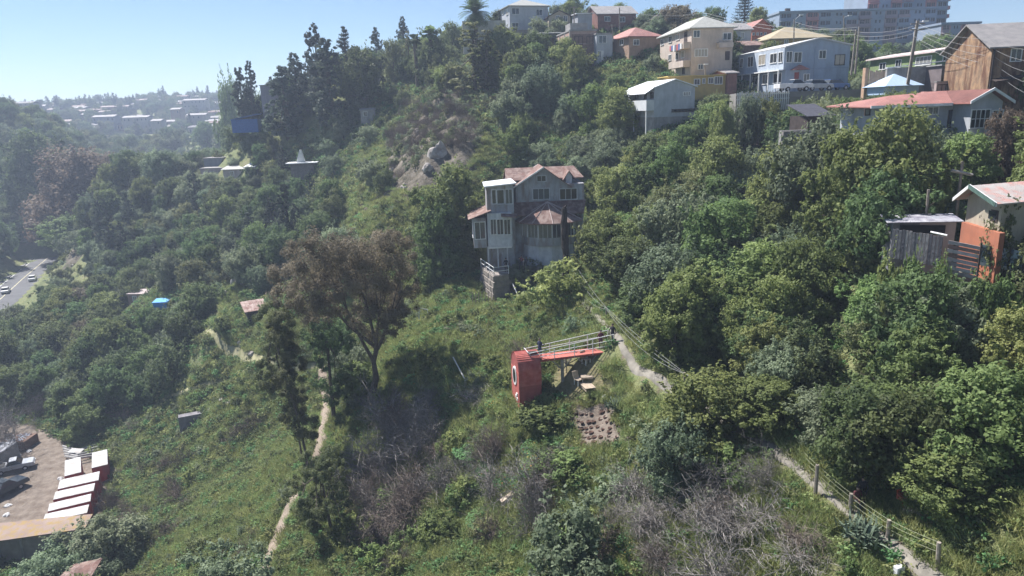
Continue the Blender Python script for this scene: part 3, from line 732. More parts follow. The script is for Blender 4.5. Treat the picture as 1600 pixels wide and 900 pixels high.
def put(k, x, y, s, sz=1.0):
    for (kx,ky,kr) in KEEP:
        if (x-kx)**2+(y-ky)**2 < (kr+.3*s)**2: return
    for pts, w_ in LINES:
        if seg_dist(np.array([x]), np.array([y]), pts)[0] < w_ + PROTO[k][0][3]*s*.22: return
    z = gz(x, y)-.1
    for f_ in (1, .72, .52, .36):
        if not blocked(k, x, y, z, s*f_, sz): s *= f_; break
    else:
        if PROTO[k][0][1] is None: return
        k = ('green_shrub','olive_shrub','grey_shrub')[int(TR.integers(3))]; s = .45
        if blocked(k, x, y, z, s, sz): return
    PLANTS.append(mk(k, x, y, s, sz=sz, z=z))
KEYS = []
def key(kind, u, vtop, Y, wpx, label, group=None, var=None, shift=True):
    if var is None: var = int(KINDROT.integers(0, len(PROTO[kind])))
    p = at(u, vtop, Y); g = gz(p.x, Y); cr, tr, h, wd = PROTO[kind][var % len(PROTO[kind])]
    Y0 = Y
    while True:
        p = at(u, vtop, Y); g = gz(p.x, Y); _,_,dep = proj(p.x, Y, p.z); s = wpx/FPX*dep/wd; H = max(p.z-g, .8)
        if not shift or H/(h*s) < 1.3 or Y > Y0*1.4 or u > 1480 or kind in ('dark_conifer','pine_tree','cypress_tree','bare_tree'): break
        Y += .5
    q = mk(kind, p.x, Y, s, var, H/(h*s), label, group); KEYS.append(q)
    keep(p.x, Y, wd*s*.3)
    return q
K_ = key
def foot(kind, u, v, hpx, label, group=None):
    h_ = hit(u, v)
    if h_ is None: return
    var = int(KINDROT.integers(0, len(PROTO[kind]))); q = mk(kind, h_.x, h_.y, hpx/FPX*proj(*h_)[2]/PROTO[kind][var][2], var, 1.0, label, group); KEYS.append(q)
for i_, (k_, u_, v_, h_) in enumerate([('deep_tree',326,232,40),('olive_tree',352,238,34),('deep_tree',378,230,36),('grey_tree',398,246,34),('olive_tree',342,256,20),('deep_tree',412,262,36),('grey_tree',366,262,16),('olive_tree',425,285,34),('deep_tree',395,290,30),
      ('grey_tree',330,300,30),('olive_tree',360,306,30),('deep_tree',305,262,26),('olive_tree',290,280,26),('broadleaf_tree',415,235,30),('deep_tree',440,300,36),('olive_tree',384,212,22)]):
    foot(k_, u_, v_, h_, 'tree around the terrace cottages below the blue shed', 'trees around the terrace cottages')
WORD_ = dict(dead_bush='leafless grey bush', dry_bush='dry brown bush')
# trees one can tell apart
K_('broadleaf_tree',702,262,93,95,'bright green leafy tree just left of the wooden mansion, the taller of two')
K_('broadleaf_tree',683,322,88,85,'bright green bushy tree lower left of the wooden mansion, on the gully edge')
K_('dark_conifer',490,42,172,46,'tallest ragged dark tree on the ridge skyline left of the pine')
K_('pine_tree',536,42,170,42,'dark layered pine standing highest in the wooded group on the skyline')
K_('dark_conifer',458,84,176,42,'pointed dark tree on the descending skyline, left of the tallest tree of its group')
K_('dark_conifer',438,105,172,55,'broad dark tree on the descending skyline above the terrace wall')
K_('dark_conifer',388,97,190,28,'slim spiky dark tree at the left end of the wooded ridge')
K_('dark_conifer',372,107,192,30,'slim dark tree leaning by the spiky one at the left end of the ridge')
K_('deep_tree',352,128,196,44,'rounded green tree above the blue shed at the left end of the ridge')
K_('dark_conifer',508,62,166,60,'wide dark tree in front of the pine on the wooded ridge')
K_('deep_tree',560,76,160,62,'round very dark tree on the right side of the wooded ridge group')
K_('olive_tree',612,62,165,40,'olive green tree low on the skyline right of the wooded group')
K_('cypress_tree',636,50,168,18,'small dark pointed tree on the skyline halfway to the palm')
K_('olive_tree',672,46,160,56,'rounded tree on the skyline halfway between the pine and the palm')
K_('olive_tree',705,34,146,36,'olive brown rounded tree on the skyline just left of the palm')
K_('cypress_tree',738,36,138,62,'tall drooping brown green tree in front of the palm and the white wall')
K_('cypress_tree',758,48,136,44,'narrow drooping brown green tree right of the palm, below the white house')
for i_, (u_, w_) in enumerate(((1168,34),(1205,40),(1250,46),(1292,40),(1330,44),(1130,30),(1365,40))):
    K_('lime_tree' if i_ % 3 else 'grey_tree', u_, 150+(i_%3)*4, 92-i_%2, w_+10, 'bush of the leafy row under the street of the blue house', 'bushes under the street of the blue house', None, False)
for u_, v_, y_, w_ in ((1402,394,43.5,50),(1440,398,42.8,46),(1478,404,42,44),(1545,424,39,50),(1590,434,38.5,60)):
    K_('green_shrub', u_, v_, y_, w_, 'leafy bush at the foot of the plank and painted fences', 'bushes at the foot of the fences', None, False)
K_('brown_tree',1062,8,150,54,'dark reddish brown tree on the skyline behind the cream hillside house')
K_('grey_tree',850,102,118,62,'grey green round tree on the slope below the unfinished brick house')
K_('grey_tree',828,115,121,44,'small grey green tree left on the slope below the unfinished brick house')
K_('broadleaf_tree',942,264,88,58,'bright leafy tree touching the right side of the wooden mansion')
K_('lime_tree',965,262,84,70,'light green tree second from the right side of the wooden mansion')
K_('broadleaf_tree',948,330,76,72,'dense green tree behind the tall burnt trunk')
K_('green_shrub',862,375,76,46,'fresh green bush pressed against the mansion veranda left of the burnt trunk',None)
K_('lime_shrub',872,408,71,92,'big yellow green bush at the foot of the tall burnt trunk')
K_('green_shrub',915,352,78,50,'fresh green bush right of the burnt trunk by the mansion veranda')
K_('grey_tree',1290,182,60,120,'large grey green spreading tree below the stone steps')
K_('broadleaf_tree',1395,176,55,150,'largest spreading green tree, right in front of the red roofed house')
K_('broadleaf_tree',1350,205,53,140,'dense green tree in front of the largest spreading tree')
K_('grey_tree',1445,185,54,90,'grey green tree covering the porch of the red roofed house')
K_('broadleaf_tree',1238,225,62,110,'green tree below the rusty lean-to roof on the hillside')
K_('deep_tree',1390,270,50,120,'dark evergreen tree shading the plank fence')
K_('lime_tree',1130,215,80,90,'light green tree below the small white balcony house')
K_('broadleaf_tree',1050,225,84,80,'green tree just under the white balcony house, left side')
K_('grey_tree',1060,300,68,110,'grey green tree in the middle of the thicket right of the mansion')
K_('broadleaf_tree',1130,320,62,130,'wide green tree in the middle of the thicket')
K_('grey_tree',1040,385,60,120,'grey green tree above the wires in the thicket')
K_('broadleaf_tree',1180,385,56,130,'green tree in the thicket between the mansion and the plank fence')
K_('lime_tree',1260,375,52,110,'yellow green tree in the thicket left of the plank fence')
K_('deep_tree',1120,452,54,130,'dark evergreen tree above the shaded hollow beside the path')
K_('deep_tree',1210,490,48,100,'dark evergreen tree right of the shaded hollow')
K_('deep_tree',1010,440,60,90,'evergreen tree where the wires meet the thin pole')
K_('grey_tree',1225,535,44,95,'silvery tree rising over the dark hollow')
K_('grey_tree',1300,615,38,120,'silvery broad tree above the fence posts of the lower path')
K_('lime_tree',1400,600,36.5,150,'light green broad tree right of the silvery one over the lower path')
K_('lime_tree',1530,610,34,190,'large light green tree at the right picture edge over the lower path')
K_('broadleaf_tree',1492,700,30,130,'bushy tree overhanging the end of the lower path')
K_('broadleaf_tree',1110,590,42,150,'green bushy tree on the path side in front of the dark hollow')
K_('broadleaf_tree',1205,592,41,110,'green bushy tree right of the path side tree in front of the dark hollow')
K_('grey_tree',1500,442,42,130,'tree with cream blossom below the painted fence')
K_('broadleaf_tree',1580,470,41,120,'dense tree at the right picture edge below the painted fence')
K_('brown_tree',1590,172,58,64,'reddish brown drooping tree right of the red roofed house')
K_('olive_tree',1592,315,41.5,80,'glossy leaved tree in front of the house with the patchy metal roof')
K_('brown_tree',112,236,228,140,'large reddish brown tree in the ravine on the far left')
K_('lime_tree',100,338,206,76,'yellow green round tree above the road bend')
K_('deep_tree',42,208,236,90,'dark round tree left of the large brown tree in the ravine')
K_('deep_tree',232,240,205,50,'round dark bush tree on the crest of the small spur')
K_('brown_tree',118,452,150,70,'brown tree below the road in the valley wood')
K_('brown_tree',134,500,132,44,'narrow brown tree in the middle of the valley wood')
K_('broadleaf_tree',168,458,142,60,'light leafy tree left of the brick hut')
K_('broadleaf_tree',125,636,103,66,'round bush tree at the far end of the dirt yard')
K_('grey_tree',1055,660,40,110,'grey green tree on the near side of the upper path')
K_('grey_tree',152,812,66,95,'grey green tree growing over the end of the long shed roof')
K_('grey_tree',75,868,62,110,'grey green tree in front of the long shed roof')
K_('deep_tree',522,500,75,52,'dark ivy covered tree beside the dirt trail')
K_('green_shrub',552,560,73,60,'green bush right of the ivy covered tree')
K_('grey_shrub',720,500,74,42,'grey leaved bush on the grassy slope below the retaining wall')
K_('green_shrub',840,630,52.5,70,'green bush hiding the foot of the red tower')
K_('green_shrub',888,700,47,90,'green bush below the vegetable plot')
K_('dead_bush',600,600,63,110,'pale grey leafless bush on the slope below the brown gum tree',None)
K_('dead_bush',650,660,59,110,'grey leafless bush in the middle of the bare thicket')
K_('dead_bush',570,680,60,90,'left grey leafless bush of the bare thicket')
K_('dry_bush',645,745,53,110,'brown tangle of fallen branches below the bare thicket')
K_('dry_bush',600,790,52,90,'low brown brushwood above the earth slip')
K_('dead_bush',830,705,44,120,'grey leafless bush below the red tower')
K_('dead_bush',835,760,42,100,'grey leafless bush with drooping twigs under the one below the red tower')
K_('dead_bush',1040,770,38,120,'bare grey brushwood left of the big twig heap')
K_('dead_bush',1180,770,34,170,'large heap of bare grey twigs beside the lower path')
K_('dead_bush',1130,830,32,150,'heap of bare twigs at the lower picture edge')
K_('dead_bush',1250,830,31,130,'bare twigs heap nearest to the big agave plant')
K_('dead_bush',1465,755,29.5,80,'grey leafless bush under the trees right of the lower path')
K_('bare_tree',735,600,60,60,'thin leafless tree on the grass slope')
K_('bare_tree',1200,700,36,80,'thin leafless tree rising from the twig heap')
for (poly, n_, sizes) in (([(548,640),(620,600),(700,650),(720,760),(690,850),(600,850),(560,760)], 20, (.75,1.15)), ([(750,700),(880,700),(880,800),(760,810)], 8, (.6,.95)), ([(1000,780),(1290,740),(1330,880),(1020,890)], 9, (.6,1.0))):
    c_ = 0; r_ = random.Random(n_)
    while c_ < n_:
        u, v = r_.uniform(540,1340), r_.uniform(600,895)
        if not in_poly(np.array([u]), np.array([v]), poly)[0]: continue
        h_ = hit(u, v); c_ += 1
        if h_ is None: continue
        q = mk(['dead_bush','dead_bush','dry_bush'][c_%3], h_.x, h_.y, r_.uniform(*sizes)); q.label = WORD_[q.kind]+' of the '+('bare thicket below the gum tree' if u < 725 else 'brushwood below the red tower' if u < 900 else 'brushwood beside the lower path'); q.group = q.label; KEYS.append(q)
def nearest_first(p):
    return -p.s*PROTO[p.kind][0][2]/max(5, proj(p.x,p.y,p.z)[2])
GROUPLBL = {}
def where(p):
    u, v, dep = proj(p.x, p.y, p.z)
    z = zone_of(np.array([u]), np.array([v]))[0]
    nm = ZONES[z][0] if z >= 0 else 'edge'
    return nm
PLACE = dict(far='on the distant hill by the far town', lefthill='on the hill across the road', conifers='in the wooded group on the ridge', cliff='clinging to the bare rocky slope', bowl='in the wooded bowl left of the rocky slope',
 spur='on the small spur above the road', valleywood='in the valley wood behind the dirt yard', garden='around the trampled garden paths', lowslope='on the slope above the white roofed containers', grassslope='on the grass between the dirt trails',
 ridgegrass='on the grassy slope below the mansion', bowlgrass='on the green slope under the rocky cliff', upperright='between the mansion and hilltop houses', ridgetop='on the skyline between the pine and the palm',
 mansionside='beside the mansion', dense='in the thicket right of the mansion', belowpath='on the near side of the upper path', frontleft='among the lower middle brushwood', frontmid='below the red tower and the vegetable plot',
 frontright='beside the lower path and its posts', edge='at the outer edges of the hillside', hilltop='around the hilltop houses', leftover='on the scrubby slopes', yard='by the yard', plot='by the plot')
WORD = dict(broadleaf_tree='dense fresh green tree', lime_tree='light yellow green tree', deep_tree='dark evergreen tree', grey_tree='silvery grey green tree', brown_tree='reddish brown tree', olive_tree='olive green tree',
 dark_conifer='ragged dark conifer', cypress_tree='narrow cypress', pine_tree='layered pine', green_shrub='fresh green shrub', lime_shrub='yellow green shrub', grey_shrub='grey green shrub', deep_shrub='dark green shrub', olive_shrub='olive green shrub',
 creeper_patch='patch of leafy creeper', dead_bush='leafless grey bush', dry_bush='dry brown bush', bare_tree='thin leafless tree')
def grow_all():
    run_zones()
    # beyond the frame, so that the hillside goes on
    for (xr, yr, sp) in [((-140,-30),(18,75),6.5),((30,170),(10,75),5.0),((-20,60),(-10,22),6.0),((120,260),(75,190),7.0),((-330,-150),(60,330),9.0)]:
        kinds, wts, gx, gy = fill(0, ZDEF, sp, .6, 1, 1, xr, yr)
        u, v, dep = proj(gx, gy, bil(HH, gx, gy))
        for x, y, uu, vv, d_ in zip(gx, gy, u, v, dep):
            if d_ < 12 or uu < -30 or uu > 1630 or vv > 930:
                if math.hypot(x, y) > 16 and not (d_ > 0 and d_ < 30 and -200 < uu < 1800): put(kinds[TR.choice(len(kinds), p=wts)], x, y, TR.uniform(.55,.85))
    by = {}
    for p in PLANTS: by.setdefault(p.kind, []).append(p)
    rest_t, rest_s = [], []
    nk = {}
    for p in KEYS: nk[p.kind] = nk.get(p.kind, 0)+1; place(p)
    for k, ps in by.items():
        def score(p):
            u, v, dep = proj(p.x, p.y, p.z)
            return PROTO[k][0][2]*p.s/dep if dep > 5 and -60 < u < 1660 and -60 < v < 1000 else 0
        ps.sort(key=lambda p: -score(p)); cut = 300-nk.get(k, 0)
        if k in ('green_shrub','lime_shrub','grey_shrub','deep_shrub','olive_shrub'): pass
        for p in ps[:cut]:
            if score(p) == 0: (rest_t if PROTO[k][0][1] is not None else rest_s).append(p); continue
            wn = where(p); p.label = WORD[k] + ' ' + PLACE[wn]; p.group = WORD[k].split(',')[0] + 's ' + PLACE[wn]; place(p)
        for p in ps[cut:]: (rest_t if PROTO[k][0][1] is not None else rest_s).append(p)
    tk = [k for k in PROTO if PROTO[k][0][1] is not None]; sk = [k for k in PROTO if PROTO[k][0][1] is None]
    stuff_points('woodland', rest_t, tk, 'mixed woodland filling the far slopes of the ravine')
    stuff_points('undergrowth', rest_s, sk, 'low scrub and creepers covering the hillside')
    print('plants', {k: len(v) for k, v in by.items()}, 'woodland', len(rest_t), 'undergrowth', len(rest_s))
    wn_ = 60000; gx = TR.uniform(-95, 65, wn_); gy = TR.uniform(24, 170, wn_); g = bil(HH, gx, gy); u, v, dep = proj(gx, gy, g)
    good = (gy < seen_limit(u, v)*1.04+5) & (u > -40) & (u < 1640) & ~in_poly(gx, gy, YARD) & (TR.random(wn_) < .25+1.0*vnoise(gx/4+9, gy/4)) & ~in_poly(u, v, [(885,632),(958,628),(985,690),(905,705)])
    for pts, w_ in LINES: good &= seg_dist(gx, gy, pts) > w_+.15
    for (kx,ky,kr) in KEEP:
        if kr > 2.4: good &= (gx-kx)**2+(gy-ky)**2 > (kr*.7)**2
    good &= bil(rocky, gx, gy) < .45
    lst = [mk('weed_clump', gx[i], gy[i], TR.uniform(.5,1.35)*min(1.6, max(1, dep[i]/70)), z=g[i]-.05) for i in np.nonzero(good)[0]]
    stuff_points('weeds', lst, ['weed_clump'], 'leafy weeds covering the grassy slopes'); print('weeds', len(lst))
    # grass tufts
    n_ = 130000; gx = TR.uniform(-85, 60, n_); gy = TR.uniform(24, 150, n_)
    g = bil(HH, gx, gy); u, v, dep = proj(gx, gy, g); z = zone_of(u, v)
    good = np.isin(z, [i for i, q in enumerate(ZONES) if q[0] in ('garden','leftover','hilltop','spur','upperright','ridgetop','lowslope','grassslope','ridgegrass','bowlgrass','frontleft','frontmid','frontright','belowpath','mansionside','plot')])
    good &= ~in_poly(u, v, [(885,632),(958,628),(985,690),(905,705)])
    good &= (gy < seen_limit(u, v)*1.04+5) & (u > -40) & (u < 1640)
    for pts, w_ in LINES: good &= seg_dist(gx, gy, pts) > w_+.2
    for (kx,ky,kr) in KEEP:
        if kr > 2.2: good &= (gx-kx)**2+(gy-ky)**2 > (kr*.8)**2
    good &= ~in_poly(gx, gy, YARD)
    good &= TR.random(n_) < .35+1.1*vnoise(gx/5, gy/5)
    tufts = []
    for i in np.nonzero(good)[0]:
        p = mk('grass_tuft', gx[i], gy[i], TR.uniform(.6,1.3), z=g[i]-.03); tufts.append(p)
    stuff_points('grass', tufts, ['grass_tuft'], 'rough green grass on the slopes'); print('tufts', len(tufts))
# ================================================================ houses
class Frame:
    """local frame at a point of the scene: x along the front, y into the building"""
    def __init__(s, A, th, name=None, label=None, cat=None, group=None):
        s.A = Vector(A); s.th = R(th); s.X = Vector((math.cos(s.th), math.sin(s.th), 0)); s.Yd = Vector((-math.sin(s.th), math.cos(s.th), 0))
        s.root = empty(name, s.A, s.th, label, cat, group) if name else None
    def loc(s, p): d = Vector(p)-s.A; return Vector((d.dot(s.X), d.dot(s.Yd), d.z))
    def py(s, u, v, yl=0.0):      # pixel ray on the plane y_local = yl
        d = Vector(ray(u, v)); o = Vector((0,0,CAMZ)); t = (yl - (o-s.A).dot(s.Yd))/d.dot(s.Yd); return s.loc(o+d*t)
    def px(s, u, v, xl=0.0):
        d = Vector(ray(u, v)); o = Vector((0,0,CAMZ)); t = (xl - (o-s.A).dot(s.X))/d.dot(s.X); return s.loc(o+d*t)
    def pz(s, u, v, zl=0.0):
        d = Vector(ray(u, v)); o = Vector((0,0,CAMZ)); t = (zl - (o-s.A).z)/d.z; return s.loc(o+d*t)
    def rect(s, u0, v0, u1, v1, yl=0.0):
        a = s.py(u0, (v0+v1)/2, yl).x; b = s.py(u1, (v0+v1)/2, yl).x; c = s.py((u0+u1)/2, v1, yl).z; d = s.py((u0+u1)/2, v0, yl).z
        return min(a,b), max(a,b), min(c,d), max(c,d)
    def box(s, name, u0, v0, u1, v1, yl, dep, m, down=0.0, parent=None):
        a, b, c, d = s.rect(u0, v0, u1, v1, yl); return MB().box(a, b, yl, yl+dep, c-down, d).build(name, m, parent or s.root)
W_WHITE = mat('white paint', (.62,.62,.60), .7, .1, 2)
W_TRIM = mat('white trim', (.75,.75,.74), .6, .05, 2)
GLASS = glassy()
DARKW = mat('dark timber', (.06,.045,.04), .8, .3, 3)
CONC = mat('grey concrete', (.30,.29,.28), .9, .2, 1.5, .3)
STONE = mat('rough stone', (.20,.17,.15), .95, .4, 1.2, .8, col2=(.33,.30,.27))
def house(name, label, A, Y, th, uL, uR, vTop, wallm, cat='house', found=5.0, d=None, w=None, group=None, ground=False):
    """A: pixel of the near bottom corner; uL, uR: picture columns of the far ends of the left and right faces"""
    if ground: q_ = hit(*A); Y = (q_.y-(1.2 if q_.y < 150 else 5)) if q_ is not None else Y
    base = at(A[0], A[1], Y); F = Frame(base, th, name, label, cat, group)
    F.w = w if w else F.py(uR, vTop, 0).x
    F.d = d if d else F.px(uL, vTop, 0).y
    F.h = F.py(A[0]+.01, vTop, 0).z
    F.wallm = wallm; F.found = found
    F.name = name
    if ground: SIGHT.append((uL-2, vTop-2, uR+2, A[1]-1, Y-.5))
    if F.d < 1.3:
        for k_ in np.linspace(0, F.w, max(2, int(F.w/1.5))): keep(*(base + F.X*float(k_)).to_2d(), .7)
    else: keep(*(base + F.X*F.w/2 + F.Yd*min(F.d,12)/2).to_2d(), max(F.w, min(F.d,12))*.52)
    return F
def walls(F, gable=None, rise=0, name='wall'):
    mb = MB(); w_, d_, h = F.w, F.d, F.h
    mb.box(0, w_, 0, d_, -F.found, h)
    if gable == 'y': mb.add([(0,0,h),(w_,0,h),(w_/2,0,h+rise),(0,d_,h),(w_,d_,h),(w_/2,d_,h+rise)], [(0,1,2),(5,4,3),(0,2,5,3),(2,1,4,5)])
    if gable == 'x': mb.add([(0,0,h),(0,d_,h),(0,d_/2,h+rise),(w_,0,h),(w_,d_,h),(w_,d_/2,h+rise)], [(2,1,0),(3,4,5),(0,3,5,2),(2,5,4,1)])
    return mb.build(name, F.wallm, F.root)
def roof(F, kind, rise, m, over=.4, th=.14, x0=0, x1=None, y0=0, y1=None, z=None, name='roof', ridge=None):
    x1 = F.w if x1 is None else x1; y1 = F.d if y1 is None else y1; z = F.h if z is None else z
    x0 -= over; x1 += over; y0 -= over; y1 += over; mb = MB(); z += .03
    xm, ym = (x0+x1)/2, (y0+y1)/2
    if kind == 'y':
        mb.slab([(x0,y0,z),(xm,y0,z+rise),(xm,y1,z+rise),(x0,y1,z)][::-1], th); mb.slab([(xm+.001,y0,z+rise),(x1,y0,z),(x1,y1,z),(xm+.001,y1,z+rise)][::-1], th)
    elif kind == 'x':
        mb.slab([(x0,y0,z),(x1,y0,z),(x1,ym,z+rise),(x0,ym,z+rise)], th); mb.slab([(x0,ym+.001,z+rise),(x1,ym+.001,z+rise),(x1,y1,z),(x0,y1,z)], th)
    elif kind == 'hip':
        L_ = min(x1-x0, y1-y0)/2
        if (x1-x0) > (y1-y0): a, b = (x0+L_,ym), (x1-L_,ym)
        else: a, b = (xm,y0+L_), (xm,y1-L_)
        if abs(a[0]-b[0])+abs(a[1]-b[1]) < .2: b = (a[0]+.1, a[1]+.1)
        v = [(x0,y0,z),(x1,y0,z),(x1,y1,z),(x0,y1,z),(*a,z+rise),(*b,z+rise)]
        v += [(p[0],p[1],p[2]-th) for p in v[:4]]
        if (x1-x0) > (y1-y0): f = [(0,1,5,4),(1,2,5),(2,3,4,5),(3,0,4)]
        else: f = [(0,1,4),(1,2,5,4),(2,3,5),(3,0,4,5)]
        f += [(0,6,7,1),(1,7,8,2),(2,8,9,3),(3,9,6,0),(9,8,7,6)]
        mb.add(v, f)
    elif kind == 'flat': mb.box(x0, x1, y0, y1, z, z+th)
    elif kind == 'shedy': mb.slab([(x0,y0,z),(x1,y0,z),(x1,y1,z+rise),(x0,y1,z+rise)], th)
    elif kind == 'shedx': mb.slab([(x0,y0,z),(x1,y0,z+rise),(x1,y1,z+rise),(x0,y1,z)], th)
    return mb.build(name, m, F.root)
def window_geo(F, plane, a0, a1, z0, z1, off, fm, gm, mull=1, bar=.09, name='window', sill=True, cross=False):
    """a0..a1 along the face; plane 'y': face at y=off looking to -y; 'x': face at x=off looking to -x"""
    def bx(mb, p0, p1, q0, q1, n0, n1):
        if plane == 'y': mb.box(p0, p1, off-n1, off-n0, q0, q1)
        else: mb.box(off-n1, off-n0, p0, p1, q0, q1)
    f = MB(); t = .07
    bx(f, a0-bar, a1+bar, z1, z1+bar, -.02, t); bx(f, a0-bar, a1+bar, z0-bar, z0, -.02, t+(.05 if sill else 0))
    bx(f, a0-bar, a0, z0, z1, -.02, t); bx(f, a1, a1+bar, z0, z1, -.02, t)
    for k in range(1, mull+1):
        c = a0+(a1-a0)*k/(mull+1); bx(f, c-bar*.35, c+bar*.35, z0, z1, -.02, t-.015)
    if cross: c = (z0+z1)/2; bx(f, a0, a1, c-bar*.3, c+bar*.3, -.02, t-.02)
    o = f.build(name, fm, F.root)
    g = MB(); bx(g, a0, a1, z0, z1, -.02, .025); g.build('pane', gm, o); return o
def win(F, side, u0, v0, u1, v1, fm=None, gm=None, off=None, mull=1, name='window', cross=False, bar=.09):
    fm = fm or W_TRIM; gm = gm or GLASS
    if side == 'R':
        a, b, c, d = F.rect(u0, v0, u1, v1, off or 0.0); return window_geo(F, 'y', a, b, c, d, off or 0.0, fm, gm, mull, bar, name, True, cross)
    xl = off or 0.0; a = F.px(u0, (v0+v1)/2, xl); b = F.px(u1, (v0+v1)/2, xl); m_ = (u0+u1)/2
    return window_geo(F, 'x', min(a.y,b.y), max(a.y,b.y), F.px(m_, v1, xl).z, F.px(m_, v0, xl).z, xl, fm, gm, mull, bar, name, True, cross)
def door(F, side, u0, v0, u1, v1, m, off=None):
    if side == 'R':
        a, b, c, d = F.rect(u0, v0, u1, v1, off or 0); o = MB().box(a, b, (off or 0)-.05, (off or 0)+.02, c, d).build('door', m, F.root)
        MB().box(b-.15, b-.08, (off or 0)-.09, (off or 0)-.05, (c+d)/2-.06, (c+d)/2+.06).build('handle', DARKW, o)
        return o
    xl = off or 0.0; a = F.px(u0, (v0+v1)/2, xl); b = F.px(u1, (v0+v1)/2, xl)
    return MB().box(xl-.05, xl+.02, min(a.y,b.y), max(a.y,b.y), F.px((u0+u1)/2, v1, xl).z, F.px((u0+u1)/2, v0, xl).z).build('door', m, F.root)
def person(x, y, z, rz, top, leg, label, h=1.7, pose='stand', group=None, hair=(.03,.02,.02), skin=(.42,.27,.2)):
    """one skinned body; clothing colours by height"""
    s = h/1.7
    P = {'hip':(0,0,.92),'wst':(0,0,1.08),'chs':(0,.01,1.3),'nck':(0,0,1.45),'hd1':(0,-.01,1.53),'hd2':(0,-.02,1.64)}
    for sd, k in ((-1,'l'),(1,'r')):
        P['hp'+k] = (sd*.1,0,.86)
        if pose == 'sit':
            P['kn'+k] = (sd*.13,-.38,.98); P['an'+k] = (sd*.12,-.42,.58); P['ft'+k] = (sd*.13,-.58,.55)
            P['el'+k] = (sd*.24,-.08,1.15); P['wr'+k] = (sd*.16,-.3,1.08)
        elif pose == 'walk':
            P['kn'+k] = (sd*.1,-.12*sd-.03,.48); P['an'+k] = (sd*.1,.02-.2*sd,.09); P['ft'+k] = (sd*.11,-.14-.2*sd,.04)
            P['el'+k] = (sd*.26,.07*sd,1.14); P['wr'+k] = (sd*.25,.12*sd-.08,.9)
        else:
            P['kn'+k] = (sd*.11,-.02,.48); P['an'+k] = (sd*.12,.02,.09); P['ft'+k] = (sd*.14,-.14,.04)
            P['el'+k] = (sd*.27,.03,1.14); P['wr'+k] = (sd*.24,-.14,.95) if pose != 'lean' else (sd*.18,-.34,1.12)
        P['sh'+k] = (sd*.18,0,1.4); P['hn'+k] = tuple(P['wr'+k][i]+(P['wr'+k][i]-P['el'+k][i])*.35 for i in range(3))
    rad = dict(hip=.135,wst=.12,chs=.15,nck=.055,hd1=.075,hd2=.1)
    for k in 'lr': rad.update({'hp'+k:.1,'kn'+k:.062,'an'+k:.042,'ft'+k:.04,'sh'+k:.062,'el'+k:.043,'wr'+k:.032,'hn'+k:.036})
    E_ = [('hip','wst'),('wst','chs'),('chs','nck'),('nck','hd1'),('hd1','hd2')]
    for k in 'lr': E_ += [('hip','hp'+k),('hp'+k,'kn'+k),('kn'+k,'an'+k),('an'+k,'ft'+k),('chs','sh'+k),('sh'+k,'el'+k),('el'+k,'wr'+k),('wr'+k,'hn'+k)]
    names = list(P); me = bpy.data.meshes.new('person'); me.from_pydata([tuple(c*s for c in P[n_]) for n_ in names], [(names.index(a), names.index(b)) for a, b in E_], [])
    o = bpy.data.objects.new('person', me); COL.objects.link(o)
    md = o.modifiers.new('skin', 'SKIN'); md.use_smooth_shade = True
    for i, n_ in enumerate(names):
        sv = me.skin_vertices[0].data[i]; sv.radius = (rad[n_]*s*(1.25 if n_ in ('chs','hip','wst') else 1), rad[n_]*s*(.85 if n_ in ('chs','hip','wst') else 1)); sv.use_root = n_ == 'hip'
    sb = o.modifiers.new('sub', 'SUBSURF'); sb.levels = 1; sb.render_levels = 1
    m = bpy.data.materials.new('clothes'); m.use_nodes = True; t = m.node_tree; N = t.nodes; L = t.links
    tc = N.new('ShaderNodeTexCoord'); sp = N.new('ShaderNodeSeparateXYZ'); mr = N.new('ShaderNodeMapRange'); mr.inputs['From Max'].default_value = 1.8*s; cr = N.new('ShaderNodeValToRGB'); cr.color_ramp.interpolation = 'CONSTANT'
    el = cr.color_ramp.elements; stops = [(0,(.03,.025,.02)),(.06,leg),(.545,top),(.83,skin),(.905,hair)]
    while len(el) < len(stops): el.new(.5)
    for i, (p_, c) in enumerate(stops): el[i].position = p_; el[i].color = (*c,1)
    L.new(tc.outputs['Object'], sp.inputs[0]); L.new(sp.outputs[2], mr.inputs['Value']); L.new(mr.outputs[0], cr.inputs[0]); L.new(cr.outputs[0], N['Principled BSDF'].inputs['Base Color'])
    N['Principled BSDF'].inputs['Roughness'].default_value = .85
    me.materials.append(m)
    hb = MB()
    n_ = 8
    for j in range(4):
        ph = math.pi/2*j/3.2
        hb.v += [(.105*s*math.cos(ph)*math.cos(2*math.pi*k/n_), (-.01+.115*math.cos(ph)*math.sin(2*math.pi*k/n_))*s, (1.645+.105*math.sin(ph))*s) for k in range(n_)]
    hb.f = [(j*n_+k, j*n_+(k+1)%n_, (j+1)*n_+(k+1)%n_, (j+1)*n_+k) for j in range(3) for k in range(n_)] + [tuple(range(3*n_,4*n_))]; hb.mi = [0]*len(hb.f)
    hb.build('hair', mat('hair dark', hair, .7), o, True)
    o.location = (x, y, z - (.51*s if pose == 'sit' else 0)); o.rotation_euler = (0,0,rz)
    return tag(o, label, 'person', group)
def wire(name, pts, r_, label, group=None, sag=.6, cat='wire', m=None):
    mb = MB(); pts = [Vector(p) for p in pts]; q = []
    for a, b in zip(pts[:-1], pts[1:]):
        for i in range(9):
            t = i/8; p = a.lerp(b, t); p.z -= sag*4*t*(1-t); q.append(p)
    mb.tube(q, r_, 4, False); return tag(mb.build(name, m or WIREM), label, cat, group)
WIREM = mat('wire', (.25,.25,.25), .5, .1)
POLEW = mat('weathered pole', (.20,.17,.14), .9, .35, 3, .3, col2=(.33,.29,.25))
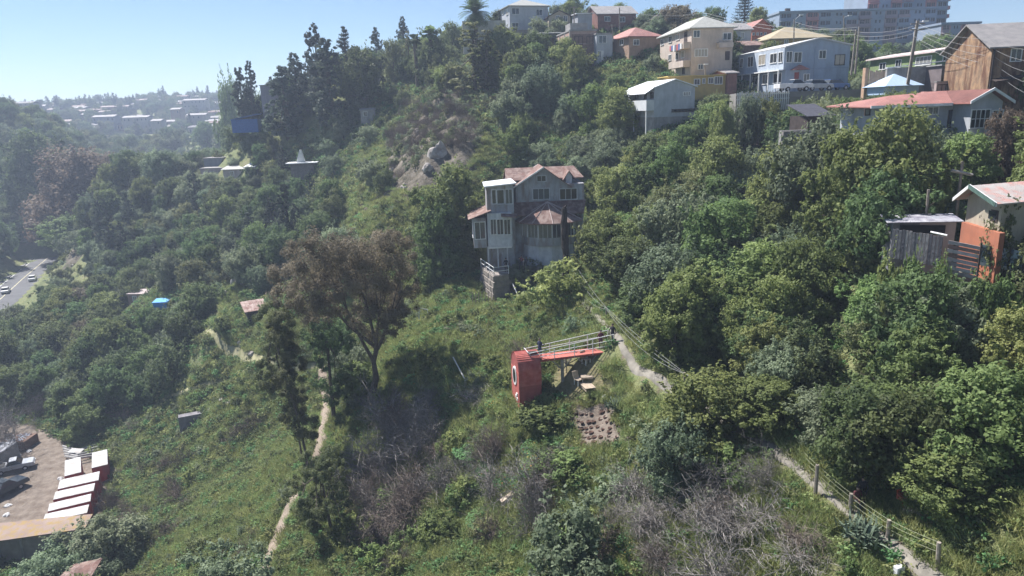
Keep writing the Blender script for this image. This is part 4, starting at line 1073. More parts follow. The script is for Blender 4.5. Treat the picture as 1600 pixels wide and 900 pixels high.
# ================================================================ the old wooden mansion
MW = corrugated('flaking grey paint', (.30,.31,.34), (.48,.49,.52), .8, 3.0, 0, (.24,.20,.18), 1.0)
MW2 = mat('flaking white paint', (.50,.51,.54), .8, .2, 1.4, .2, col2=(.70,.71,.73))
RUST = corrugated('rusty red sheet', (.12,.06,.047), (.22,.115,.09), .75, 7.0, 0, (.28,.20,.17), .8)
ROOFW = mat('white roof sheet', (.72,.73,.75), .5, .06, 2)
M = Frame(at(803, 400, 87), 4, 'wooden_mansion', 'old grey wooden mansion with rusty red roofs and peeling paint on the hillside terrace', 'mansion')
keep(*(M.A + M.Yd*5).to_2d(), 8); keep(*(M.A + M.Yd*4 + M.X*6).to_2d(), 6)
def mslab(name, pts, m, th=.12, parent=None):
    return MB().slab(pts, th).build(name, m, parent or M.root)
# lower body
M.box('wall', 800, 333, 912, 404, 0, 9, MW, 6)
# upper gabled storey
a, b, c, d = M.rect(806, 289, 886, 330, .8); top = M.py(849, 262, .8); xm = top.x
ex1 = M.py(913, 300, .8).x
mb = MB(); mb.box(a, ex1, .8, 9, c, d); mb.add([(a,.8,d),(b,.8,d),(xm,.8,top.z),(a,7,d),(b,7,d),(xm,7,top.z)], [(0,1,2),(5,4,3),(0,2,5,3),(2,1,4,5)]); mb.build('upper_wall', MW, M.root)
ov = .55
def slope(x0, z0, x1, z1, y0, y1): return [(x0,y0,z0),(x1,y0,z1),(x1,y1,z1),(x0,y1,z0)]
k = (top.z-d)/(xm-a)
r1 = MB(); r1.slab(slope(a-ov, d-ov*k, xm, top.z+.1, .2, 6), .14); r1.slab(slope(xm, top.z+.1, b+ov, d-ov*k, .2, 6), .14); r1.build('gable_roof', RUST, M.root)
tr = MB(); tr.hexa([(a-ov-.1,.1,d-ov*k-.1),(xm,.1,top.z+.0),(xm,.2,top.z+.0),(a-ov-.1,.2,d-ov*k-.1)], [(a-ov-.1,.1,d-ov*k+.1),(xm,.1,top.z+.2),(xm,.2,top.z+.2),(a-ov-.1,.2,d-ov*k+.1)]).build('fascia', W_TRIM, M.root)
# main ridge running across behind the gable
xl = M.py(789, 283, 3).x; zr = top.z-.25; xr = ex1+.2; zl = M.py(789, 283, 2).z
r2 = MB(); r2.slab([(xl,2.2,zl),(xr,2.2,zl+.1),(xr-.8,5.2,zr),(xl+.2,5.2,zr)], .12); r2.slab([(xl+.2,5.2,zr),(xr-.8,5.2,zr),(xr,9.4,d-.2),(xl,9.4,d-.2)], .12); r2.build('main_roof', RUST, M.root)
MB().box(xl+.3, a+.3, 2.6, 8.8, c, zl-.1).build('rear_wall', MW, M.root)
# dormer on the right
da, db, dc, dd = M.rect(884, 276, 894, 283, 1.6); dx = (da+db)/2; dz = M.py(891, 267, 1.4).z
q = MB(); q.box(da, db, 1.7, 4.5, dc-.6, dd); q.add([(da,1.7,dd),(db,1.7,dd),(dx,1.7,dz),(da,4,dd),(db,4,dd),(dx,4,dz)], [(0,1,2),(5,4,3),(0,2,5,3),(2,1,4,5)]); dm = q.build('dormer', MW2, M.root)
q = MB(); q.slab(slope(da-.35, dd-.3, dx, dz+.06, 1.35, 4.4), .08); q.slab(slope(dx, dz+.06, db+.5, dd-.45, 1.35, 4.4), .08); q.build('dormer_roof', RUST, dm)
# lower skirt roof, in the shade of the gable
z1 = M.py(850, 314, .8).z; z0 = M.py(850, 334, -1).z; xa, xb = M.py(791, 334, -1).x, M.py(912, 330, -1).x
mslab('skirt_roof', [(xa,-1,z0-.05),(xb,-1,z0-.05),(ex1+.2,.85,z1),(a-.3,.85,z1)], RUST, .12)
# veranda with a many sided roof
vc = M.py(858, 330, -1.2); ztop = M.py(858, 317, -1.6).z; zed = M.py(858, 347, -2.6).z
va = M.py(812, 345, -2).x; vb = M.py(909, 343, -2).x; r_ = (vb-va)/2; cx_ = (va+vb)/2; cyv = -.2
ring = [(cx_+r_*1.12*math.cos(t_), cyv+3.9*math.sin(t_)*-1, zed) for t_ in [R(x_) for x_ in (-5,25,55,90,125,155,185)]]
q = MB(); apex = (cx_-.2, cyv-.5, ztop)
q.add(ring+[apex]+[(p[0],p[1],p[2]-.14) for p in ring], [(i+1,i,7) for i in range(6)] + [(i,i+1,9+i,8+i) for i in range(6)]+[tuple(range(8,15))]); q.build('veranda_roof', RUST, M.root)
for i in range(7):
    p = ring[i]; q = MB(); q.tube([(apex[0],apex[1],apex[2]+.03), (p[0],p[1],p[2]+.03)], .05, 4); q.build('roof_ridge', mat('pale ridge', (.45,.36,.33), .7, .1), M.root)
vb_ = [(cx_+(r_-.5)*math.cos(t_), cyv-2.8*math.sin(t_)) for t_ in [R(x_) for x_ in (0,30,60,90,120,150,180)]]
zf = M.py(850, 383, -2.4).z; zg = M.py(850, 404, -2.4).z
q = MB(); n_ = len(vb_); q.add([(x_,y_,zf-.1) for x_,y_ in vb_]+[(x_,y_,zf+.95) for x_,y_ in vb_], [(i+1,i,n_+i,n_+i+1) for i in range(n_-1)]); q.build('veranda_parapet', MW, M.root)
q = MB(); q.add([(x_*.97+cx_*.03,y_*.9,zg-4) for x_,y_ in vb_]+[(x_*.97+cx_*.03,y_*.9,zf-.1) for x_,y_ in vb_], [(i+1,i,n_+i,n_+i+1) for i in range(n_-1)]); q.build('basement_wall', MW2, M.root)
for x_, y_ in vb_: MB().box(x_-.07, x_+.07, y_-.07, y_+.07, zf+.95, zed-.1).build('post', MW2, M.root)
for i in range(n_-1):
    (x0,y0),(x1,y1) = vb_[i], vb_[i+1]
    for k_ in (.33,.66): x_, y_ = x0+(x1-x0)*k_, y0+(y1-y0)*k_; MB().box(x_-.03, x_+.03, y_-.03, y_+.03, zf+.95, zed-.1).build('mullion', MW2, M.root)
    MB().add([(x0,y0,zf+.95),(x1,y1,zf+.95),(x1,y1,zed-.1),(x0,y0,zed-.1)],[(0,1,2,3)]).build('pane', GLASS, M.root)
# left bay tower with the white flat roof
B0 = -1.6
M.box('bay_wall', 762, 289, 804, 404, B0, 4.5, MW, 5)
xa2, xb2 = M.py(756, 287, B0-.5).x, M.py(807, 287, B0-.5).x; zz = M.py(780, 290, B0).z
MB().slab([(xa2,B0-.7,zz+.05),(xb2,B0-.5,zz+.3),(xb2-.3,B0+4.4,zz+.4),(xa2,B0+4.4,zz+.1)], .14).build('flat_roof', ROOFW, M.root)
# lower left wing
L0 = -2.2
M.box('wing_wall', 762, 333, 800, 386, L0, 6, MW2, 0)
xw0, xw1, zw0, zw1 = M.rect(762, 386, 800, 404, L0)
M.box('ground_floor', 763, 385, 800, 404, L0+.9, 5, MW, 5)
MB().box(xw0, xw1, L0, L0+.9, zw1-.15, zw1).build('floor_edge', W_TRIM, M.root)
for uu in (763, 778, 793): 
    p = M.py(uu, 395, L0+.1); MB().box(p.x-.08, p.x+.08, L0+.05, L0+.2, zw0-3, zw1-.15).build('post', MW2, M.root)
ys_ = [(xw0-2.6, 3.5)]
MB().slab([(xw0-2.2,L0-.4,zw1+3.6),(xw0+.6,L0-.6,M.py(770,320,L0).z-.6),(xw0+.6,L0+6.4,M.py(770,320,L0).z-.6),(xw0-2.2,L0+6.4,zw1+3.6)], .1).build('side_roof', RUST, M.root)
MB().box(xw0-1.6, xw0-.02, L0+.3, L0+6, zw1-.05, zw1+3.6).build('side_wall', MW, M.root)
for i in range(4):
    y_ = L0+.7+i*1.35; window_geo(M, 'x', y_, y_+.9, zw1+1.2, zw1+3.2, xw0-1.6, W_TRIM, GLASS, 1)
x_ = xw0-1.6
window_geo(M, 'y', x_+.2, x_+1.4, zw1+1.1, zw1+3.1, L0+.3, W_TRIM, GLASS, 1)
MB().slab([(M.py(783,337,L0-.8).x,L0-.9,M.py(783,338,L0-.8).z),(M.py(808,337,L0-.8).x,L0-.9,M.py(808,339,L0-.8).z),(M.py(808,337,L0).x,L0+.1,M.py(808,334,L0).z),(M.py(783,337,L0).x,L0+.1,M.py(783,333,L0).z)], .08).build('awning', RUST, M.root)
for args in [(767,343,775,366),(777,343,786,366),(788,343,797,366)]: win(M, 'R', *args, off=L0, mull=1)
for args in [(769,297,774.5,318),(777,297,787,318)]: win(M, 'R', *args, off=B0, fm=MW2, mull=0)
win(M, 'R', 790, 296, 800, 318, off=B0, fm=MW2, mull=1)
for args in [(766,388,776,402),(779,388,789,402)]: win(M, 'R', *args, off=L0+.9, fm=DARKW)
win(M, 'R', 833, 295, 858, 311, off=.8, fm=MW2, mull=2); win(M, 'R', 875, 295, 901, 311, off=.8, fm=MW2, mull=2); win(M, 'R', 839.5, 275, 852.5, 283, off=.8, fm=MW2, mull=1)
# terrace and its stone retaining wall
TZ = M.py(785, 412, -4).z
T = Frame(M.A, 4)
tA = T.py(772, 431, -6.2); tB = T.py(795, 428, -5.8); tC = T.py(751, 400, -1)
pts = [(tC.x, -.8), (tA.x, -6.2), (tB.x, -5.6), (tB.x+.3, -2.2), (tB.x+6, -3.6), (tB.x+7, 2), (tC.x, 2)]
h_ = MB(); zt = tA.z; zb = T.py(772, 472, -6.2).z-1.5; n_ = len(pts)
out_ = [(x_+( -.5 if i < 2 else .1), y_-(.45 if i in (1,2) else 0), zb) for i, (x_, y_) in enumerate(pts)]
h_.add(out_+[(x_,y_,zt) for x_,y_ in pts], [(i,(i+1)%n_,n_+(i+1)%n_,n_+i) for i in range(n_)]+[tuple(range(n_,2*n_))])
RW = h_.build('retaining_wall', STONE); RW.location = M.A; RW.rotation_euler = (0,0,M.th); tag(RW, 'tall rough stone retaining wall holding the mansion terrace', 'retaining wall')
rr_ = random.Random(5)
# stones proud of the wall faces
stone_me = None
for (i, j) in ((0,1),(1,2)):
    p0, p1 = Vector(out_[i]), Vector(out_[j]); q0, q1 = Vector((*pts[i],zt)), Vector((*pts[j],zt)); Ln = (p1-p0).length; ncol = max(3, int(Ln/.75)); H_ = zt-zb; nrow = int(H_/.6)
    for r in range(nrow):
        for c_ in range(ncol):
            s0 = (c_+(.5 if r % 2 else 0))/ncol; t0 = r/nrow
            if s0 > .98: continue
            pt = p0.lerp(p1, s0+.5/ncol).lerp(q0.lerp(q1, s0+.5/ncol), t0+.5/nrow)
            if stone_me is None:
                sb_ = MB(); sb_.box(-.33,.33,-.08,.08,-.24,.24); o = sb_.build('stone', mat('wall stone', (.19,.165,.145), .95, .3, .8, .5, col2=(.36,.32,.28))); stone_me = o.data; bpy.data.objects.remove(o)
            o = link('stone', stone_me, RW); o.location = pt; d_ = p1-p0; o.rotation_euler = (0,0,math.atan2(d_.y,d_.x)); o.scale = (rr_.uniform(.8,1.05), rr_.uniform(.6,1.5), rr_.uniform(.85,1.05))
def on_terrace(u, v): 
    p = T.pz(u, v, zt); return M.A + T.X*p.x + T.Yd*p.y + Vector((0,0,zt))
# white rail along the terrace edge
rl = MB(); pr = [Vector((x_,y_,zt)) for x_,y_ in (pts[0],pts[1],pts[2])]
ro = empty('terrace_rail', M.A, M.th, 'white railing along the edge of the mansion terrace above the stone wall', 'railing')
for hh in (.5, 1.0): q = MB(); q.tube([p+Vector((0,0,hh)) for p in pr], .035, 5); q.build('rail', W_TRIM, ro)
for a_, b_ in zip(pr[:-1], pr[1:]):
    k_ = max(1, int((b_-a_).length/1.4))
    for i in range(k_+1): p = a_.lerp(b_, i/k_); q = MB(); q.tube([p, p+Vector((0,0,1.02))], .04, 5); q.build('post', W_TRIM, ro)
for (u, v, rz, top_, leg_, lb, pose) in [(791,425,.3,(.02,.02,.025),(.03,.03,.04),'person in black standing alone at the terrace edge above the stone wall','stand'),
    (812,424,1.2,(.03,.03,.035),(.02,.02,.03),'leftmost dark clothed person of the group standing by the white mansion basement','stand'),
    (815.5,421,-.9,(.16,.02,.03),(.03,.04,.08),'person in dark red at the back of the group by the mansion basement','stand'),
    (819,426,2.2,(.02,.025,.04),(.02,.02,.02),'person in black at the front of the group by the mansion basement','walk'),
    (823,423,-2,(.05,.05,.06),(.04,.05,.09),'rightmost person of the group by the mansion basement, in grey top','stand')]:
    p = on_terrace(u, v); person(p.x, p.y, p.z, rz, top_, leg_, lb, pose=pose, group=None)
# steps and white hand rail below the terrace
st = Frame(at(830, 464, 80), 10, 'stair_flight', 'flight of grey steps climbing to the mansion terrace beside the big green bush', 'steps')
for i in range(9): MB().box(-1.0, .5, i*.36, i*.36+.5, i*.22-.25, i*.22+.02).build('step', CONC, st.root)
q = MB(); p0, p1, p2 = at(801, 443, 80.5), at(811, 466, 79), at(818, 464, 79)
q.tube([p0, p1, p2], .06, 5); tag(q.build('handrail', W_TRIM), 'bent white handrail leaning beside the lower terrace steps', 'handrail')
# burnt trunk
p = at(885, 418, 75); g = gz(p.x, 75); tp = at(882, 325, 75); rr2 = np.random.default_rng(8)
q = MB(); pr = [Vector((p.x, 75, g-.5)).lerp(Vector((tp.x, 75, tp.z)), t_) for t_ in np.linspace(0, 1, 14)]
q.tube([a_+Vector((rr2.normal()*.06, rr2.normal()*.06, 0)) for a_ in pr], [.40+(rr2.random()-.5)*.1 if i < 12 else .3 for i in range(14)], 9)
for i in (9, 11, 12, 13): 
    a_ = pr[min(i,13)]; dd_ = Vector((rr2.normal(), rr2.normal(), .9)).normalized(); q.tube([a_, a_+dd_*.45], [.16,.08], 5)
tag(q.build('burnt_trunk', mat('charred bark', (.02,.015,.013), .95, .4, 3, .8, col2=(.055,.04,.035))), 'tall dark burnt tree trunk with broken top standing right of the mansion', 'tree trunk')
keep(p.x, 75, 1.0)
# ================================================================ hilltop houses
TILE = corrugated('red roof sheet', (.30,.12,.10), (.42,.19,.155), .6, 6, 0, None, .6)
PALEROOF = mat('cream roof', (.36,.36,.33), .6, .1, 1.5)
GREYROOF = corrugated('grey roof sheet', (.20,.19,.19), (.30,.28,.27), .6, 6)
WHITEWALL = mat('white wall', (.44,.46,.50), .8, .08, 1.2)
F = house('white_house', 'large white two storey house with pale hipped roof on the hilltop right of the palm', (797,47), 160, 16, 781, 856, 9, WHITEWALL, d=9)
walls(F); roof(F, 'hip', 1.9, PALEROOF, .5)
for a_ in [(800,13,811,22),(838,15,847,24),(800,36,810,42),(836,37,848,44)]: win(F, 'R', *a_)
for a_ in [(785,13,787,22),(791,14,794,23)]: win(F, 'L', *a_)
F = house('boundary_wall', 'dark stone retaining wall under the white hilltop house', (797,63), 159, 6, 790, 862, 47, STONE, 'wall', found=2, d=1.2); F.root.name = 'boundary_wall'
walls(F, name='masonry')
F = house('parapet_wall', 'long pale boundary wall between the palm and the white house', (723,52), 152, 6, 720, 790, 33, mat('pale plaster', (.52,.5,.47), .85, .12, 1), 'wall', found=4, d=.5)
walls(F, name='masonry')
TAN = mat('tan wall', (.42,.36,.28), .85, .1, 1.5)
F = house('gabled_house', 'small tan house with dark gable roof beside the large white hilltop house', (858,47), 157, 6, 852, 891, 26, TAN, d=8)
walls(F, 'y', 1.1); roof(F, 'y', 1.2, DARKW, .35)
for a_ in [(869,25,874,32),(881,25,886,33)]: win(F, 'R', *a_)
F = house('white_roofed_shed', 'small grey shed with white flat roof between the tan gabled and brown houses', (903,40), 156, 6, 898, 925, 21, mat('bluish wall', (.33,.35,.39), .8, .1, 1), d=6)
walls(F); roof(F, 'shedy', .4, ROOFW, .4)
BRN = mat('red brown wall', (.22,.105,.085), .8, .2, 2)
F = house('brown_house', 'dark red brown house with grey pitched roof on the skyline', (934,40), 160, 12, 924, 994, 22, BRN, d=8)
walls(F, 'x', 2.0); roof(F, 'x', 2.1, GREYROOF, .4); win(F, 'R', 945, 26, 953, 33); win(F, 'R', 968, 27, 976, 34)
F = house('small_white_house', 'small white house half hidden right of the brown skyline house', (997,40), 166, 4, 994, 1012, 30, WHITEWALL, d=6); walls(F); roof(F, 'x', .8, GREYROOF, .3); win(F, 'R', 1001, 32, 1004, 37)
F = house('dark_roofed_house', 'dark roofed house peeping out left of the dark red brown tree', (1020,44), 164, 4, 1014, 1038, 32, mat('grey wall', (.3,.3,.31), .8, .1, 1), d=7); walls(F, 'y', 1.2); roof(F, 'y', 1.3, DARKW, .3); win(F, 'R', 1024, 34, 1029, 39)
# unfinished brick building
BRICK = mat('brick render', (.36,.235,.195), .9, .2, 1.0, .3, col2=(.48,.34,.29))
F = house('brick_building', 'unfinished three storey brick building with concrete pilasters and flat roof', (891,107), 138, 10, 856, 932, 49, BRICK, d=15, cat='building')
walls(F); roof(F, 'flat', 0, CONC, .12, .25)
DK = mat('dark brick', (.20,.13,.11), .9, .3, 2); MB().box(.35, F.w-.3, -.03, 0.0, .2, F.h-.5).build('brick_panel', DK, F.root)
for z_ in (.33,.66): MB().box(-.12, F.w, -.06, .05, F.h*z_-.12, F.h*z_+.12).build('floor_band', mat('brick band', (.33,.25,.22), .9, .1), F.root)
for y_ in np.linspace(0, F.d, 5): MB().box(-.1, .05, y_-.15, y_+.15, -2, F.h).build('pilaster', CONC, F.root)
for a_ in [(859,68,863,77),(867,64,872,74),(883,58,888,68),(859,89,863,98),(868,86,872,96),(881,83,886,93)]: win(F, 'L', *a_, fm=CONC)
for a_ in [(898,57,910,69),(898,80,908,90),(917,57,926,68)]: win(F, 'R', *a_, fm=DARKW)
MB().box(.5, F.w*.75, 1.5, 5, F.h+.25, F.h+1.6).build('roof_room', CONC, F.root)
F = house('white_annex', 'narrow white rendered house attached to the right of the brick building', (932,96), 137, 8, 930, 957, 54, WHITEWALL, d=8)
walls(F); roof(F, 'flat', 0, CONC, .15, .2); win(F, 'R', 936, 56, 947, 67); win(F, 'R', 934, 80, 938.5, 90); door(F, 'R', 939.5, 79, 943, 94, W_TRIM)
q = house('patio_roof', 'pale lean-to roof on posts left behind the brick building', (845,62), 148, 4, 843, 878, 52, CONC, 'lean-to', d=4); 
for x_ in (.1, q.w-.2): MB().box(x_, x_+.15, 0, .15, -2, q.h).build('post', CONC, q.root)
roof(q, 'shedy', .5, PALEROOF, .3)
F = house('red_roofed_house', 'orange walled house with red hipped roof between the brick building and the cream house', (983,78), 134, 20, 961, 1033, 57, mat('orange wall', (.36,.24,.17), .8, .15, 1), d=9)
walls(F); roof(F, 'hip', 1.9, TILE, .5); win(F, 'R', 990, 62, 998, 70); win(F, 'L', 969, 62, 974, 70)
# cream house
CREAM = mat('cream wall', (.50,.42,.36), .85, .1, .8, .1)
F = house('cream_house', 'large cream three storey house with pale hipped roof and balconies hung with washing', (1079,118), 118, 7, 1022, 1146, 44, CREAM, d=15)
walls(F); roof(F, 'hip', 2.1, PALEROOF, .55)
for a_ in [(1084,48,1093,58),(1130,52,1142,62),(1091,101,1098,108)]: win(F, 'R', *a_)
win(F, 'R', 1086, 77, 1105, 88, mull=3); door(F, 'R', 1133, 80, 1140, 94, DARKW)
for a_ in [(1033,62,1037,70),(1045,57,1050,66),(1057,53,1062,62),(1056,83,1060,93),(1065,80,1069,90),(1045,86,1049,94)]: win(F, 'L', *a_)
door(F, 'L', 1069, 50, 1074, 66, DARKW); door(F, 'L', 1066, 103, 1070, 116, DARKW)
a, b, c, d = F.rect(1124, 66, 1146, 74, -1.1)
bl = MB(); bl.box(a, b, -1.1, 0, c, c+.15); bl.box(a, b, -1.1, -1.0, c+.15, d); bl.box(a, a+.1, -1.0, 0, c+.15, d); bl.box(b-.1, b, -1.0, 0, c+.15, d); bl.build('balcony', CREAM, F.root)
p0 = F.px(1076, 72, -1.1); p1 = F.px(1046, 76, -1.1)
for zz, nm in ((p0.z-.2,'balcony'),(p0.z-3.0,'balcony')):
    bl = MB(); bl.box(-1.2, 0, .3, p1.y, zz, zz+.15); bl.box(-1.2, -1.1, .3, p1.y, zz+.15, zz+1.0); bl.box(-1.1, 0, .3, .4, zz+.15, zz+1.0); bl.build(nm, CREAM, F.root)
wl = random.Random(3)
for i in range(7):
    c_ = [(.6,.6,.6),(.1,.14,.3),(.45,.12,.12),(.15,.15,.17)][i % 4]; y_ = .8+i*(p1.y-1.4)/7
    o = MB().box(-1.34, -1.28, y_, y_+.7, p0.z-.1-wl.random()*.4, p0.z+.65).build('hanging_laundry', mat('cloth %s' % str(c_), c_, .9, .1)); o.location = F.A; o.rotation_euler = (0,0,F.th)
    tag(o, ['white','dark blue','red','black'][i % 4] + ' cloth on the cream house balcony, ' + ['first','second','third','fourth','fifth','sixth','last'][i] + ' from the front corner', 'laundry', 'washing on the cream house balcony')
F = house('slate_roofed_house', 'white house with grey pitched roof behind the right end of the cream house', (1148,78), 140, 4, 1142, 1174, 47, WHITEWALL, d=8)
walls(F, 'x', 1.5); roof(F, 'x', 1.6, GREYROOF, .4); win(F, 'R', 1158, 51, 1162, 60)
ORG = mat('bright orange wall', (.42,.14,.08), .8, .12, 1)
F = house('orange_house', 'bright orange gabled house above the blue house', (1174,70), 150, 4, 1170, 1206, 45, ORG, d=8)
walls(F, 'y', 1.7); roof(F, 'y', 1.8, TILE, .35)
for i in range(4): win(F, 'R', 1176+i*6, 51, 1179+i*6, 55, mull=0, bar=.06)
F = house('dark_shed', 'low dark brick shed with rusty red roof just above the blue house', (1150,88), 128, 4, 1147, 1196, 72, DK, 'shed', d=5); walls(F); roof(F, 'shedy', 1.2, RUST, .5)
F = house('ochre_house', 'ochre house with khaki hipped roof behind the blue house', (1203,84), 134, 5, 1196, 1296, 61, mat('ochre wall', (.42,.29,.12), .8, .12, 1), d=10)
walls(F); roof(F, 'hip', 2.4, mat('khaki roof', (.36,.30,.2), .7, .12, 1), .5); win(F, 'R', 1206, 64, 1211, 70); win(F, 'R', 1226, 62, 1231, 68)
# light blue house
BLUE = mat('light blue wall', (.31,.37,.46), .8, .06, .8, .1)
F = house('blue_house', 'light blue two storey house with low gable and red porch awning above the parked vehicles', (1225,150), 106, 4.5, 1150, 1329, 73, BLUE, d=17)
walls(F, 'y', 1.0); roof(F, 'y', 1.1, mat('pale blue roof', (.5,.5,.5), .6, .08, 1), .35, .16)
zb_ = F.py(1270, 107, 0).z
MB().box(-.05, F.w, -.06, 0.02, zb_-.06, zb_+.06).build('floor_band', mat('blue band', (.25,.3,.4), .8, .05), F.root)
MB().box(-.35, 0, -.05, F.d, zb_, F.h-.02).build('jetty_wall', mat('pale blue wall', (.37,.42,.49), .8, .05, .8), F.root)
for a_ in [(1229,81,1237,97),(1241,82,1252,97)]: win(F, 'R', *a_, mull=1, cross=False)
win(F, 'R', 1280, 79, 1290, 91, mull=1); win(F, 'R', 1305, 86, 1319, 101, fm=DARKW, mull=1); win(F, 'R', 1256, 116, 1264, 127, mull=1); door(F, 'R', 1241, 113, 1248, 129, mat('red door', (.3,.06,.05), .6, .1))
for a_ in [(1157,92,1161,105),(1169,89,1177,104),(1186,86,1196,101),(1204,84,1214,98),(1217,82,1223,97)]: win(F, 'L', *a_, off=-.35)
for a_ in [(1176,118,1184,132),(1192,117,1200,131),(1209,115,1221,129)]: win(F, 'L', *a_)
for i in range(6): y_ = .3+i*(F.d-.6)/5; MB().box(-.95, -.8, y_, y_+.14, -2, zb_).build('veranda_post', W_TRIM, F.root)
MB().box(-1.0, -.35, 0, F.d, zb_-.15, zb_).build('veranda_beam', W_TRIM, F.root)
a, b, c, d = F.rect(1237, 103, 1263, 109, -.6)
MB().add([(a,-1.3,c),(b,-1.3,c),(b,0,c),(a,0,c),((a+b)/2,-.3,d+.2),((a+b)/2,-1.0,d+.1)], [(0,1,5),(1,2,4,5),(3,0,5,4),(2,3,4),(3,2,1,0)]).build('porch_awning', TILE, F.root)
MB().box(F.w*.44, F.w*.44+.1, -.1, -.0, 1, F.h).build('drainpipe', BLUE, F.root)
# green house
GRN = mat('olive green wall', (.20,.27,.12), .8, .1, .8); GRN2 = mat('green wall', (.15,.23,.14), .8, .12, .8)
PINKROOF = corrugated('pinkish roof', (.50,.38,.36), (.62,.55,.52), .6, 5)
F = house('green_house', 'long low green house with pinkish white roof below the apartment blocks', (1459,122), 93, 1, 1362, 1543, 80, GRN, d=16)
walls(F, 'y', .5); F.wallm = GRN2; MB().box(.02, F.w, -.03, 0, -4, F.h-.05).build('front_cladding', GRN2, F.root)
roof(F, 'y', .6, PINKROOF, .5, .18)
for a_ in [(1474,81,1487,95),(1510,80,1527,100)]: win(F, 'R', *a_, off=-.03, mull=2, cross=True)
MB().box(*F.rect(1488, 88, 1500, 96, 0)[:2], -.08, -.03, *F.rect(1488, 88, 1500, 96, 0)[2:]).build('pale_panel', mat('lime panel', (.5,.55,.3), .8, .1), F.root)
for a_ in [(1375,99,1384,108),(1400,94,1408,105)]: win(F, 'L', *a_)
win(F, 'L', 1432, 89, 1455, 101, mull=3)
F = house('grey_block_wall', 'long grey block wall with white coping below the green house', (1385,124), 88, 1, 1383, 1478, 106, CONC, 'wall', d=.4, found=3); walls(F, name='masonry'); roof(F, 'shedx', .6, ROOFW, .05, .1, name='coping')
F = house('lean_to_shed', 'dark grey shed under a sloping roof in front of the green house', (1470,125), 85, 1, 1468, 1503, 101, mat('dark plaster', (.16,.13,.13), .9, .2, 1), 'shed', d=4); walls(F); roof(F, 'shedx', -.6, CONC, .2)
F = house('garden_wall', 'low pinkish block wall with iron gate below the dark grey shed', (1462,146), 80, 1, 1460, 1538, 129, mat('pink block', (.38,.29,.27), .9, .15, 1), 'wall', d=.4, found=4); walls(F, name='masonry'); roof(F, 'flat', 0, CONC, .06, .1, name='coping')
q = MB(); a_, b_, c_, d_ = F.rect(1464, 132, 1496, 142, 0)
for z_ in (c_, d_): q.box(a_, b_, -.15, -.1, z_-.04, z_+.04)
for x_ in np.linspace(a_, b_, 6): q.box(x_-.03, x_+.03, -.15, -.1, c_, d_)
q.build('iron_gate', DARKW, F.root)
# rusty house
RSTW = corrugated('rust streaked sheet', (.17,.115,.075), (.40,.25,.14), .75, 5, 0, (.12,.055,.03), 1.4)
F = house('rusty_house', 'tall brown rust streaked metal clad house at the right picture edge', (1541,152), 72, -6, 1538, 1660, 75, RSTW, d=9, found=6)
walls(F, 'x', 2.4); roof(F, 'x', 2.6, GREYROOF, .5); win(F, 'R', 1580, 77, 1595, 95, mull=1)
MB().box(.1,.25,-.15,0,-3,F.h).build('drainpipe', DARKW, F.root)
MB().slab([(F.py(1556,126,-.9).x,-1.0,F.py(1556,127,-.9).z),(F.w,-1.0,F.py(1600,113,-.9).z),(F.w,-.02,F.py(1600,113,-.9).z+.25),(F.py(1556,126,-.9).x,-.02,F.py(1556,127,-.9).z+.25)], .08).build('canopy', DARKW, F.root)
# white balcony house on the slope
F = house('balcony_house', 'small white hillside house with metal sheeted balcony and white roof', (1022,172), 103, 14, 978, 1086, 137, WHITEWALL, d=9, found=1)
walls(F, 'y', 1.0); roof(F, 'y', 1.1, ROOFW, .3, .12)
MB().box(.02, F.w-.1, .02, F.d, -6, -.02).build('foundation', CONC, F.root)
zf = -.05; zt_ = F.px(1000, 157, -1.2).z
bl = MB(); bl.box(-1.2, 0, 0, F.d, zf, zf+.12); bl.box(-1.2, -1.12, 0, F.d, zf+.12, zt_); bl.box(-1.12, 0, 0, .08, zf+.12, zt_); bl.build('balcony', corrugated('white sheet', (.55,.56,.58), (.66,.67,.68), .5, 9), F.root)
MB().slab([(-1.5,-.2,F.h-.75),(-.3,-.2,F.h-.05),(-.3,F.d+.2,F.h-.05),(-1.5,F.d+.2,F.h-.75)], .08).build('balcony_roof', ROOFW, F.root)
for a_ in [(1007,146,1010,154),(1017,145,1021,153),(993,147,997,153)]: win(F, 'L', *a_, fm=DARKW, mull=0)
win(F, 'R', 1068, 144, 1078, 149, mull=3, fm=W_TRIM)
for y_ in (.2, F.d*.5, F.d-.3): MB().box(-1.15, -1.0, y_, y_+.15, -5, zf).build('support_post', W_TRIM, F.root)
win(F, 'R', 1050, 171, 1084, 174, off=.02, fm=DARKW, mull=4)
F = house('yellow_house', 'low yellow house beside the stairs under the cream house', (1135,146), 112, 6, 1079, 1152, 114, mat('yellow wall', (.46,.33,.11), .8, .12, 1), d=7)
MB().box(-9, 0, .5, 5, -4, F.h*.9).build('yellow_wing', F.wallm, F.root)
F.wallm = BRN; walls(F, 'x', .5); roof(F, 'x', .6, GREYROOF, .3); MB().box(-9.3,.1,.1,5.3,F.h*.9,F.h*.9+.12).build('wing_roof', mat('yellow trim', (.6,.45,.15), .8, .1), F.root)
for a_ in [(1085,124,1093,132),(1098,123,1101,130),(1107,122,1114,130)]: win(F, 'R', *a_, off=.5)
win(F, 'R', 1117, 120, 1128, 131, off=.5, mull=2)
